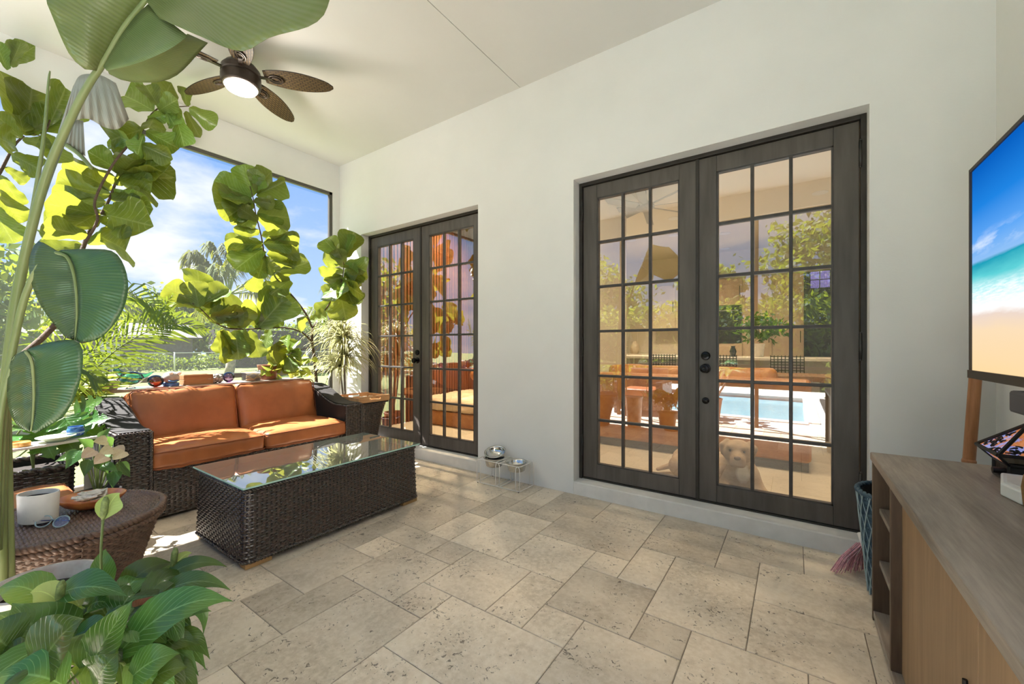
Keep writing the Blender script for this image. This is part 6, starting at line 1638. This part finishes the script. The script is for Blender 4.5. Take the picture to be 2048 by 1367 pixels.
# ------------------------------------------------------------------ pool side, seen mirrored in the doors
YP0, YP1, XP0, XP1 = -1.75, -5.6, -2.3, 0.15
dk = MB().box(-8, 9, YP0, YF - .021, -.14, -.02).box(-8, 9, -7.6, YP1, -.14, -.02).box(-8, XP0, YP1, YP0, -.14, -.02).box(XP1, 9, YP1, YP0, -.14, -.02).box(XR + .2, 9, YF - .2, YB, -.14, -.02)
tag(dk.build('pool_deck', 'deck_stone', fix=False), 'pale stone pool deck', None, None, 'structure')
for nm, x0_, x1_, lab, sd in (('added_shrub_bed', -7.6, -2.6, 'added bed of low shrubs darkening the door reflections, garden side of the pool', 71), ('added_shrub_bed', .45, 5.5, 'added bed of low shrubs darkening the door reflections, wall side of the pool', 72)):  # beds added as dark reflections, so the inside sofa shows through the glass
    t = thing(nm, ((x0_ + x1_) / 2, -3.9, -.02), lab, 'shrubs')
    MB().box(x0_, x1_, -5.4, -1.98, -.02, .03).build('soil', 'soil', t); box_cloud('foliage', x0_ + .1, x1_ - .1, -5.2, -2.12, .03, .75, 4200, .10, 'hedge_leaf', t, sd)
cp_ = MB()
for a in ((XP0 - .02, XP1 + .02, YP0 - .02, YP0 + .18), (XP0 - .02, XP1 + .02, YP1 - .18, YP1 + .02), (XP0 - .18, XP0 + .02, YP1, YP0), (XP1 - .02, XP1 + .18, YP1, YP0)): cp_.box(a[0], a[1], a[2], a[3], -.03, .0)
tag(cp_.build('pool_coping', 'deck_stone', fix=False), 'raised stone coping round the pool', None, None, 'structure')
tag(MB().box(XP0, XP1, YP1, YP0, -.6, -.10).build('pool_water', 'pool_water'), 'blue swimming pool water', None, None, 'structure')
tag(MB().box(-14, 14, -40, -7.6, -.3, -.05).box(-4.0, 14, -40, -39.9, -.3, -.05).build('lawn_far', 'lawn', fix=False), 'lawn beyond the pool', None, None, 'structure')
hg = thing('hedge', (0, -9.0, 0), 'tall leafy green hedge beyond the pool', 'hedge')
MB().box(-12, 9, -10.1, -9.2, 0, 1.9).build('core', 'hedge_leaf', hg)
box_cloud('foliage', -12, 9, -10.3, -8.7, 0, 2.8, 19000, .13, 'tree_leaf', hg, 31)
for k, (x, y, h, r, lab) in enumerate(((0.9, -12.8, 4.3, (2.3, 2.0, 2.3), 'tall spreading tree beyond the pool by the side wall'), (-2.9, -12.2, 3.6, (1.3, 1.3, 1.3), 'round tree beyond the middle of the pool'), (-8.2, -13.4, 3.6, (2.2, 2.0, 2.0), 'wide tree beyond the garden side of the pool'), (7.6, -13, 4.0, (1.7, 1.7, 2.0), 'smaller tree between the two larger pool trees'))):
    tree('leafy_tree', (x, y, -.05), h, r, 3600, .15, 'tree_leaf', lab, 60 + k)
# potted plumeria near the pool
pm_c = Vector((-1.25, -1.35, -.02)); pl_ = thing('plumeria', pm_c, 'potted frangipani with bare branches beside the pool', 'potted plant')
pot(pl_, pm_c, .19, .34, 'terracotta'); rp = random.Random(3); PLM = leaf_mesh('plumeria_leaf', LANCE, 'monstera_leaf', 8, 2, cup=.1, bend=.25, seed=1)
for a, l in ((0.3, .5), (2.3, .55), (4.1, .45), (5.3, .6)):
    e_ = pm_c + Vector((math.cos(a) * .32, math.sin(a) * .32, .34 + l)); MB().tube(bez(pm_c + Vector((0, 0, .26)), pm_c + Vector((math.cos(a) * .25, math.sin(a) * .25, .5)), e_, n=8), [.022 - .0012 * i for i in range(9)], 8).build('branch', 'bark_grey', pl_, smooth=True)
    for k in range(9):
        b = rp.uniform(0, 2 * PI); t = e_ + Vector((math.cos(b) * .26, math.sin(b) * .26, rp.uniform(-.08, .12))); place_leaf(PLM, e_, t, (0, 0, 1), pl_, .9)

# two chairs added outside the screen to darken the reflections in the doors
def added_lounge_chair(x, y, label):
    t = thing('added_lounge_chair', (x, y, -.02), label, 'chair', 'added lounge chairs darkening the door reflections')
    z = -.02
    MB().box(x - .36, x + .36, y - .36, y + .36, z + .08, z + .34).build('seat_frame', 'wicker', t, bevel=.02)
    MB().box(x - .36, x + .36, y - .40, y - .28, z + .34, z + .82).build('backrest', 'wicker', t, bevel=.03)
    for s in (-1, 1):
        MB().box(x + s * .40 - .06, x + s * .40 + .06, y - .38, y + .36, z + .08, z + .60).build('arm', 'wicker', t, bevel=.03)
    for sx in (-.4, .4):
        for sy in (-.32, .30): MB().box(x + sx - .03, x + sx + .03, y + sy - .03, y + sy + .03, z, z + .08).build('leg', 'wicker', t)
    cushion('seat_cushion', (x, y + .04, z + .40), (.33, .30, .06), I3, t, seed=51, r=.03, puff=.3, n=14)
added_lounge_chair(-2.35, -1.36, 'added dark wicker lounge chair darkening the door reflections, garden side of the pool')
added_lounge_chair(0.95, -1.36, 'added dark wicker lounge chair darkening the door reflections, wall side of the pool')
# ------------------------------------------------------------------ rooms behind the doors
YI, ZF, ZI = YB + WT, STEP, 3.50
def room_part(name, b, m, label): return tag(MB().box(*b).build(name, m), label, None, None, 'structure')
room_part('floor_inside', (-4.9, 4.6, YI, 11.2, ZF - .12, ZF), 'int_floor', 'pale tiled floor inside the house')
room_part('ceiling_inside', (-4.9, 4.6, YI, 11.2, ZI, ZI + .1), 'int_ceiling', 'cream ceiling inside the house')
room_part('wall_inside_far', (-4.9, 4.6, 11.0, 11.15, ZF, ZI), 'int_wall', 'cream kitchen wall behind the tall units')
room_part('wall_inside_right', (3.2, 3.35, YI, 11.0, ZF, ZI), 'int_wall', 'cream wall on the refrigerator side of the kitchen')
room_part('wall_inside_left', (-4.92, -4.77, YI, 11.0, ZF, ZI), 'int_wall', 'cream wall behind the bedroom slats')
room_part('wall_inside_middle', (-2.32, -2.18, YI, 6.3, ZF, ZI), 'int_wall', 'partition between kitchen and bedroom')
room_part('wall_bedroom', (-4.77, -2.32, 6.15, 6.3, ZF, ZI), 'int_wall', 'bedroom wall behind the slats')
# slatted feature wall in the bedroom
sl = thing('slat_wall', (-3.6, 6.1, ZF), 'red brown vertical wood slat panelling in the room behind the doors by the screen', 'panelling')
MB().box(-4.74, -2.33, 6.12, 6.149, ZF, ZI).build('backing', 'frame_dark', sl)
first = None
for k in range(38):
    x = -4.66 + k * .06
    if first is None: first = MB().box(x, x + .036, 6.085, 6.12, ZF, ZI - .01).build('slat', 'slat_wood', sl); x_first = x
    else:
        o = copy_obj(first, sl); o.matrix_basis = Matrix.Translation((x - x_first, 0, 0))
sl2 = thing('slat_wall', (-4.75, 4.7, ZF), 'red brown wood slat panelling along the bedroom side wall', 'panelling')
MB().box(-4.768, -4.745, YI + .01, 6.10, ZF, ZI).build('backing', 'frame_dark', sl2)
first = None
for k in range(45):
    y = YI + .03 + k * .06
    if first is None: first = MB().box(-4.745, -4.712, y, y + .036, ZF, ZI - .01).build('slat', 'slat_wood', sl2); y_first2 = y
    else:
        o = copy_obj(first, sl2); o.matrix_basis = Matrix.Translation((0, y - y_first2, 0))
# low leather platform bed
bd_ = thing('platform_bed', (-3.75, 4.9, ZF), 'low tan leather platform bed with rumpled linen behind the doors by the screen', 'bed')
MB().box(-4.65, -2.85, 4.15, 5.75, ZF, ZF + .20).build('base', 'int_leather', bd_, bevel=.02)
cushion('mattress', (-3.75, 4.95, ZF + .285), (.88, .78, .085), I3, bd_, m='linen', seed=21, r=.06, puff=.15, wr=.03, pipe=False, n=40)
MB().box(-4.65, -2.85, 5.76, 5.92, ZF, ZF + .75).build('headboard', 'int_leather', bd_, bevel=.03)
for x, lab in ((-4.2, 'tan leather pillow on the low bed near the side wall'), (-3.3, 'tan leather pillow on the low bed near the partition')):
    o = cushion('pillow', (x, 5.42, ZF + .60), (.30, .22, .10), Matrix.Rotation(-.5, 3, 'X'), None, m='int_leather', seed=22, r=.06, puff=.4, pipe=False); tag(o, lab, 'pillow', 'pillows on the low bed')

# kitchen sofa seen from behind
isf = thing('leather_sofa', (-1.0, 4.85, ZF), 'tan leather sofa seen from behind inside the doors by the media cabinet', 'sofa')
MB().box(-2.10, 0.10, 4.45, 5.30, ZF, ZF + .085).build('plinth', 'int_base', isf)
MB().box(-2.12, 0.12, 4.40, 4.62, ZF + .085, ZF + .82).build('back', 'int_leather', isf, bevel=.04, seg=3)
MB().box(-2.12, 0.12, 4.62, 5.32, ZF + .085, ZF + .34).build('seat_base', 'int_leather', isf, bevel=.03, seg=3)
for x in (-2.12, -.06): MB().box(x, x + .18, 4.62, 5.32, ZF + .34, ZF + .56).build('arm', 'int_leather', isf, bevel=.03, seg=3)
for k, x in enumerate((-1.42, -.56)):
    cushion('back_cushion', (x, 4.70, ZF + .66), (.42, .24, .10), Matrix.Rotation(1.25, 3, 'X'), isf, m='int_leather', seed=30 + k, r=.05, puff=.4, pipe=False)
# live edge wooden table behind the sofa
tb = thing('slab_table', (-.55, 6.3, ZF), 'live edge dark wooden table beyond the inside sofa', 'table')
P = [(-1.5 + 2.1 * i / 20, 5.92 + .06 * math.sin(i * 1.3) + .03 * math.sin(i * 2.9), ZF + .70) for i in range(21)] + [(.6 - 2.1 * i / 20, 6.70 + .06 * math.sin(i * 1.7) + .03 * math.cos(i * 2.3), ZF + .70) for i in range(21)]
MB().prism(P, (0, 0, .06)).build('top', 'crate_wood', tb)
for x in (-1.2, .3): MB().box(x - .04, x + .04, 6.05, 6.55, ZF, ZF + .70).build('leg', 'int_base', tb)
# island with counter, stools
isl = thing('kitchen_island', (-1.1, 8.6, ZF), 'kitchen island with white stone top beyond the inside sofa', 'kitchen island')
MB().box(-3.9, 1.9, 8.4, 9.2, ZF, ZF + .88).build('body', 'island_grey', isl)
MB().box(-4.0, 2.0, 8.1, 9.25, ZF + .88, ZF + .93).build('worktop', 'counter_white', isl, bevel=.006)
def stool(x, label):
    t = thing('counter_stool', (x, 7.75, ZF), label, 'stool', 'woven stools at the island')
    MB().box(x - .22, x + .22, 7.55, 7.95, ZF + .60, ZF + .65).build('seat', 'rattan_black', t, bevel=.01)
    bk_ = MB()
    for k in range(10): bk_.box(x - .22 + k * .0475, x - .208 + k * .0475, 7.555, 7.567, ZF + .65, ZF + .98)
    for k in range(8): bk_.box(x - .22, x + .22, 7.55, 7.562, ZF + .66 + k * .042, ZF + .672 + k * .042)
    bk_.build('woven_back', 'rattan_black', t, fix=False)
    for sx in (-.19, .19):
        for sy in (7.58, 7.92): MB().tube([(x + sx, sy, ZF), (x + sx * .95, sy, ZF + .60)], .013, 6).build('leg', 'rattan_black', t)
for x, lab in ((-2.95, 'black woven counter stool at the partition end of the island'), (-1.95, 'black woven counter stool second from the partition at the island'), (-1.0, 'black woven counter stool at the middle of the island'), (-.1, 'black woven counter stool next to the plant on the island'), (.75, 'black woven counter stool at the free end of the island')): stool(x, lab)
# tall units along the far wall
def unit(name, x0, x1, z0, z1, label, doors=1, m='kitchen_wood', y=10.33, oven=None):
    t = thing(name, ((x0 + x1) / 2, 10.7, z0), label, 'cabinet'); MB().box(x0, x1, y, 10.985, z0, z1).build('body', m, t)
    w = (x1 - x0) / doors
    for k in range(doors):
        a, b = x0 + k * w + .008, x0 + (k + 1) * w - .008; fr_ = MB()
        segs = [(z0 + .01, z1 - .01)] if not oven else [(z0 + .01, oven[0] - .01), (oven[1] + .01, z1 - .01)]
        for c, e_ in segs:
            d_ = MB().box(a, b, y - .02, y, c, e_).build('door', m, t, bevel=.004)
            fr_ = MB().box(a + .06, b - .06, y - .012, y - .019, c + .06, e_ - .06) if False else None
            MB().tube([(b - .05, y - .045, (c + e_) / 2 - .12), (b - .05, y - .045, (c + e_) / 2 + .12)], .007, 6).build('handle', 'oven_black', d_)
    if oven:
        ov = MB().box(x0 + .02, x1 - .02, y - .03, y, oven[0], oven[1]).build('oven_front', 'oven_black', t, bevel=.005)
        MB().tube([(x0 + .08, y - .06, oven[1] - .12), (x1 - .08, y - .06, oven[1] - .12)], .010, 8).build('handle', 'brushed_fan', ov)
    return t
unit('oven_cabinet', -1.85, -.95, ZF, 2.75, 'tall light wood oven housing in the kitchen', 1, oven=(1.3, 2.15))
unit('pantry_cabinet', -.95, .15, ZF, 2.75, 'tall light wood pantry with two doors in the kitchen', 2)
unit('fridge_cabinet', .15, 1.25, ZF, 2.75, 'tall black refrigerator in the kitchen', 1, 'oven_black')
unit('base_cabinet', -4.72, -1.86, ZF, ZF + .88, 'cream base cabinets under the kitchen worktop', 6, 'cabinet_cream')
tag(MB().box(-4.74, -1.87, 10.28, 10.985, ZF + .885, ZF + .93).build('worktop', 'counter_white', bevel=.005), 'white stone worktop along the kitchen wall', 'worktop')
unit('wall_cabinet', -3.0, -1.86, 1.65, 2.75, 'cream wall cabinets over the worktop next to the oven', 2, 'cabinet_cream', y=10.62)
unit('wall_cabinet', -4.72, -4.25, 1.65, 2.75, 'cream wall cabinets over the worktop in the kitchen corner', 2, 'cabinet_cream', y=10.62)
cm = thing('coffee_machine', (-4.0, 10.6, ZF + .93), 'black coffee machine on the kitchen worktop', 'coffee machine')
MB().box(-4.15, -3.85, 10.45, 10.85, ZF + .93, ZF + 1.02).box(-4.15, -3.85, 10.65, 10.85, ZF + 1.0, ZF + 1.4).box(-4.15, -3.85, 10.42, 10.85, ZF + 1.28, ZF + 1.45).build('body', 'oven_black', cm, fix=False)
MB().lathe((-4.0, 10.53, ZF + 1.02), [(0, 0), (.06, 0), (.07, .12), (.05, .16), (0, .16)], 16).build('jug', 'clear_glass', cm, smooth=True)
tag(MB().lathe((-3.45, 10.6, ZF + .93), [(0, 0), (.09, 0), (.12, .10), (.10, .26), (.06, .30), (.08, .33), (.05, .33), (0, .28)], 20).build('vase', 'cabinet_cream', None, smooth=True), 'round beige vase on the kitchen worktop', 'vase')
ip = thing('herb_plant', (-.55, 8.55, ZF + .93), 'green leafy plant in a white pot on the island', 'potted plant')
pot(ip, (-.55, 8.55, ZF + .93), .11, .24, 'white_ceramic'); cloud('foliage', (-.5, 8.55, ZF + 1.45), (.42, .3, .28), 420, .06, 'monstera_leaf', ip, 44)
tag(MB().lathe((-.95, 8.6, ZF + .93), [(0, 0), (.04, 0), (.06, .1), (.03, .18), (.04, .2), (0, .2)], 16).build('vase', 'oven_black', None, smooth=True), 'small black vase on the island by the plant', 'vase')
# interior ceiling fan
fi = Vector((-1.80, 6.0, 0)); ff_ = thing('ceiling_fan', (fi.x, fi.y, ZI), 'grey metal ceiling fan with eight straight blades inside the house', 'ceiling fan')
MB().tube([(fi.x, fi.y, ZI), (fi.x, fi.y, 3.28)], .018, 8).build('downrod', 'brushed_fan', ff_)
MB().lathe((fi.x, fi.y, 0), [(0, 3.33), (.09, 3.32), (.13, 3.28), (.13, 3.24), (.08, 3.21), (0, 3.20)], 24).build('hub', 'brushed_fan', ff_, smooth=True)
for k in range(8):
    a = 2 * PI * k / 8 + .2; ax = Vector((math.cos(a), math.sin(a), 0)); ay = Vector((-math.sin(a), math.cos(a), 0))
    MB().obox(Vector((fi.x, fi.y, 3.265)) + ax * .50, ax * .42, ay * .055 + Vector((0, 0, .018)), Vector((0, 0, .004))).build('blade', 'brushed_fan', ff_)
# recessed downlights
spots = [(1263, 480), (1228, 506), (1290, 536), (1348, 436), (1348, 470), (1450, 466), (1430, 503), (1450, 521), (1640, 385)]
dl = None
for px, py in spots:
    p = PZ(px, py, ZI)
    if p.y > 10.8: p = p * (10.6 / p.y)
    t = thing('downlight', (p.x, p.y, ZI), 'round recessed ceiling downlight inside the kitchen', 'downlight', 'recessed kitchen downlights')
    MB().lathe((p.x, p.y, 0), [(.10, ZI - .001), (.10, ZI - .006), (.075, ZI - .008)], 20).build('trim_ring', 'white_plastic', t)
    MB().lathe((p.x, p.y, 0), [(.074, ZI - .004), (0, ZI - .004)], 20).build('lens', 'downlight_glow', t)
    if p.y > 8.8 or p.x < -4.2: continue
    L = bpy.data.lights.new('downlight_lamp', 'SPOT'); L.energy = 110; L.color = (1, .84, .62); L.spot_size = 2.4; L.spot_blend = .8; L.shadow_soft_size = .08
    lo_ = bpy.data.objects.new('downlight_lamp', L); lo_.location = (p.x, p.y, ZI - .03); COL.objects.link(lo_)
for x in (-4.2, -3.0):
    t = thing('downlight', (x, 4.6, ZI), 'round recessed ceiling downlight in the bedroom', 'downlight', 'recessed bedroom downlights')
    MB().lathe((x, 4.6, 0), [(.10, ZI - .001), (.10, ZI - .006), (.0, ZI - .007)], 20).build('lens', 'downlight_glow', t)
    L = bpy.data.lights.new('downlight_lamp', 'SPOT'); L.energy = 220; L.color = (1, .84, .62); L.spot_size = 2.4; L.spot_blend = .8; L.shadow_soft_size = .08
    lo_ = bpy.data.objects.new('downlight_lamp', L); lo_.location = (x, 4.6, ZI - .03); COL.objects.link(lo_)
for x, lab in ((-1.25, 'added ceiling downlight brightening the room inside the media cabinet doors, toward the partition'), (0.0, 'added ceiling downlight brightening the dog inside the media cabinet doors')):  # two extra lamps added to brighten the floor and dog behind the glass
    t = thing('downlight', (x, 3.95, ZI), lab, 'downlight')
    MB().lathe((x, 3.95, 0), [(.10, ZI - .001), (.10, ZI - .006), (.0, ZI - .007)], 20).build('lens', 'downlight_glow', t)
    L = bpy.data.lights.new('downlight_lamp', 'SPOT'); L.energy = 95; L.color = (1, .86, .66); L.spot_size = 2.5; L.spot_blend = .9; L.shadow_soft_size = .10
    lo_ = bpy.data.objects.new('downlight_lamp', L); lo_.location = (x, 3.95, ZI - .03); COL.objects.link(lo_)
# small violet lit window high on the kitchen wall
w3 = thing('window_3', (.55, 10.3, 2.3), 'small violet lit window with dark glazing bars in the kitchen', None, None, 'structure')
vw = [PY(1621, 576, 10.30), PY(1668, 540, 10.30)]
MB().box(vw[0].x, vw[1].x, 10.31, 10.33, vw[0].z, vw[1].z).build('pane', 'violet_glow', w3)
for k in (.4, .85):
    x = vw[0].x + (vw[1].x - vw[0].x) * k; MB().box(x - .008, x + .008, 10.295, 10.31, vw[0].z, vw[1].z).build('glazing_bar', 'oven_black', w3)
zm = (vw[0].z + vw[1].z) / 2; MB().box(vw[0].x, vw[1].x, 10.296, 10.31, zm - .008, zm + .008).build('glazing_bar', 'oven_black', w3)

# ------------------------------------------------------------------ the dog lying behind the glass
def sdf_mesh(name, prims, lo, hi, h, m, parent):
    """one continuous surface round smoothly blended rounded cones and ellipsoids (naive surface nets)"""
    n = [int(math.ceil((hi[i] - lo[i]) / h)) + 1 for i in range(3)]
    X, Y, Z = np.meshgrid(*[lo[i] + h * np.arange(n[i]) for i in range(3)], indexing='ij'); D_ = None
    for p in prims:
        if p[0] == 'cap':
            _, a, b, ra, rb, k = p; a, b = np.array(a), np.array(b); ba = b - a
            t = np.clip(((X - a[0]) * ba[0] + (Y - a[1]) * ba[1] + (Z - a[2]) * ba[2]) / (ba @ ba), 0, 1)
            d = np.sqrt((X - a[0] - t * ba[0]) ** 2 + (Y - a[1] - t * ba[1]) ** 2 + (Z - a[2] - t * ba[2]) ** 2) - (ra + (rb - ra) * t)
        else:
            _, c, r, k = p
            q = np.sqrt(((X - c[0]) / r[0]) ** 2 + ((Y - c[1]) / r[1]) ** 2 + ((Z - c[2]) / r[2]) ** 2); d = (q - 1) * min(r)
        if D_ is None: D_ = d
        else:
            hh = np.clip(.5 + .5 * (D_ - d) / k, 0, 1); D_ = D_ * (1 - hh) + d * hh - k * hh * (1 - hh)
    D_ = np.maximum(D_, lo[2] + 2.2 * h - Z)          # flat where it lies on the floor
    S_ = D_ < 0; c = [S_[i:n[0] - 1 + i, j:n[1] - 1 + j, k:n[2] - 1 + k] for i in (0, 1) for j in (0, 1) for k in (0, 1)]
    cnt = sum(q.astype(int) for q in c); act = (cnt > 0) & (cnt < 8); vid = -np.ones(act.shape, int); vid[act] = np.arange(act.sum())
    acc = np.zeros(act.shape + (3,)); num = np.zeros(act.shape)
    cor = [(i, j, k) for i in (0, 1) for j in (0, 1) for k in (0, 1)]
    for a in cor:
        for ax in range(3):
            if a[ax]: continue
            b = list(a); b[ax] = 1
            da = D_[a[0]:n[0] - 1 + a[0], a[1]:n[1] - 1 + a[1], a[2]:n[2] - 1 + a[2]]; db = D_[b[0]:n[0] - 1 + b[0], b[1]:n[1] - 1 + b[1], b[2]:n[2] - 1 + b[2]]
            cr = (da < 0) != (db < 0); t = np.where(cr, da / np.where(cr, da - db, 1), 0)
            for q in range(3): acc[..., q] += np.where(cr, a[q] + (t if q == ax else 0), 0)
            num += cr
    ii = np.argwhere(act); V = np.array(lo) + h * (ii + acc[act] / num[act][:, None]); F = []
    for ax in range(3):
        u, w = (ax + 1) % 3, (ax + 2) % 3
        sl0 = [slice(None)] * 3; sl1 = [slice(None)] * 3; sl0[ax] = slice(0, -1); sl1[ax] = slice(1, None)
        e_ = np.argwhere(S_[tuple(sl0)] != S_[tuple(sl1)])
        for p in e_:
            if p[u] == 0 or p[w] == 0 or p[u] >= n[u] - 1 or p[w] >= n[w] - 1: continue
            q = [p.copy() for _ in range(4)]; q[1][u] -= 1; q[2][u] -= 1; q[2][w] -= 1; q[3][w] -= 1
            f = [vid[tuple(x)] for x in q]
            if min(f) < 0: continue
            F.append(f if S_[tuple(p)] else f[::-1])
    o = np_obj(name, V, np.array(F), m, parent); sm = o.modifiers.new('smooth', 'SMOOTH'); sm.factor = .5; sm.iterations = 3; return o
dg = Vector((-0.36, 3.50, ZF)); dog = thing('dog', dg, 'tan short haired dog with white chest lying behind the glass', 'dog')
D = lambda x, y, z: (dg.x + x, dg.y + y, dg.z + z)
def dcap(a, b, ra, rb, k=.03): return ('cap', D(*a), D(*b), ra, rb, k)
def dell(c, r, k=.02): return ('ell', D(*c), r, k)
pr_ = [dcap((0, .06, .165), (-.20, .16, .145), .122, .118), dcap((-.20, .16, .145), (-.42, .26, .13), .118, .112, .04), dcap((0, .04, .21), (.012, -.03, .33), .098, .078, .05),
       dell((.012, -.055, .352), (.086, .088, .072), .03), dcap((.016, -.105, .322), (.022, -.172, .304), .056, .043, .03)]
for s in (-1, 1):
    pr_ += [dell((.022 + s * .026, -.168, .282), (.028, .036, .034), .018), dell((.014 + s * .036, -.112, .378), (.030, .028, .022), .02), dell((.012 + s * .060, -.070, .318), (.040, .05, .045), .03),
            dcap((.012 + s * .076, -.030, .402), (.012 + s * .104, -.058, .372), .020, .022, .012), dcap((.012 + s * .104, -.058, .372), (.012 + s * .100, -.085, .318), .022, .012, .012)]
pr_ += [dell((.022, -.150, .268), (.026, .040, .022), .015),
        dcap((.085, .02, .15), (.135, -.02, .065), .066, .050, .04), dcap((.135, -.02, .06), (.245, -.150, .036), .046, .034, .03), dell((.262, -.170, .030), (.036, .042, .028), .015),
        dcap((-.085, .0, .14), (-.105, -.03, .065), .062, .050, .04), dcap((-.105, -.03, .06), (-.01, -.140, .036), .046, .034, .03), dell((.012, -.160, .030), (.036, .042, .028), .015),
        dell((-.40, .13, .11), (.13, .09, .10), .05), dcap((-.34, .06, .05), (-.22, .0, .036), .045, .034, .03), dcap((-.50, .30, .08), (-.64, .20, .032), .032, .016, .03)]
m, n_, l_, out_ = _nt('dog_coat')
tc_ = n_.new('ShaderNodeTexCoord'); nzv = _noise(n_, l_, tc_.outputs['Object'], 10, 4)
cc_ = _mixc(n_, l_, _ramp(n_, l_, nzv, [(.35, 0.), (.65, 1.)]), (.43, .31, .205), (.35, .24, .15))
def blob_mask(c, r, soft=.35):
    vm = n_.new('ShaderNodeVectorMath'); vm.operation = 'SUBTRACT'; l_.new(tc_.outputs['Object'], vm.inputs[0]); vm.inputs[1].default_value = D(*c)
    vd = n_.new('ShaderNodeVectorMath'); vd.operation = 'DIVIDE'; l_.new(vm.outputs[0], vd.inputs[0]); vd.inputs[1].default_value = r
    ln_ = n_.new('ShaderNodeVectorMath'); ln_.operation = 'LENGTH'; l_.new(vd.outputs[0], ln_.inputs[0])
    return _ramp(n_, l_, _math(n_, l_, 'ADD', ln_.outputs['Value'], _math(n_, l_, 'MULTIPLY', _math(n_, l_, 'SUBTRACT', nzv, .5), .6)), [(1 - soft, 1.), (1.0, 0.)])
cc_ = _mixc(n_, l_, blob_mask((.045, -.07, .175), (.050, .09, .085)), cc_, (.80, .75, .68))
cc_ = _mixc(n_, l_, _math(n_, l_, 'MULTIPLY', blob_mask((.022, -.20, .290), (.075, .06, .050)), .45), cc_, (.30, .20, .14))
for s in (-1, 1): cc_ = _mixc(n_, l_, _math(n_, l_, 'MULTIPLY', blob_mask((.014 + s * .040, -.140, .358), (.024, .03, .018)), .6), cc_, (.20, .12, .08))
for s in (-1, 1): cc_ = _mixc(n_, l_, _math(n_, l_, 'MULTIPLY', blob_mask((.012 + s * .105, -.072, .342), (.030, .05, .05)), .45), cc_, (.22, .14, .09))
_bsdf(n_, l_, out_, cc_, .75, 0, .3, _bump(n_, l_, _noise(n_, l_, tc_.outputs['Object'], 140, 3), .3, .004))
hz = .0075; lo_d = D(-.72, -.24, -2.2 * hz); sdf_mesh('body', pr_, lo_d, D(.34, .42, .46), hz, 'dog_coat', dog)
for s in (-1, 1): MB().sphere(D(.014 + s * .040, -.134, .357), .0125, 14, 10).build('eye', 'dog_eye', dog, smooth=True)
MB().sphere(D(.023, -.205, .322), .021, 16, 12, (1.1, .75, .72)).build('nose', 'dog_nose', dog, smooth=True)
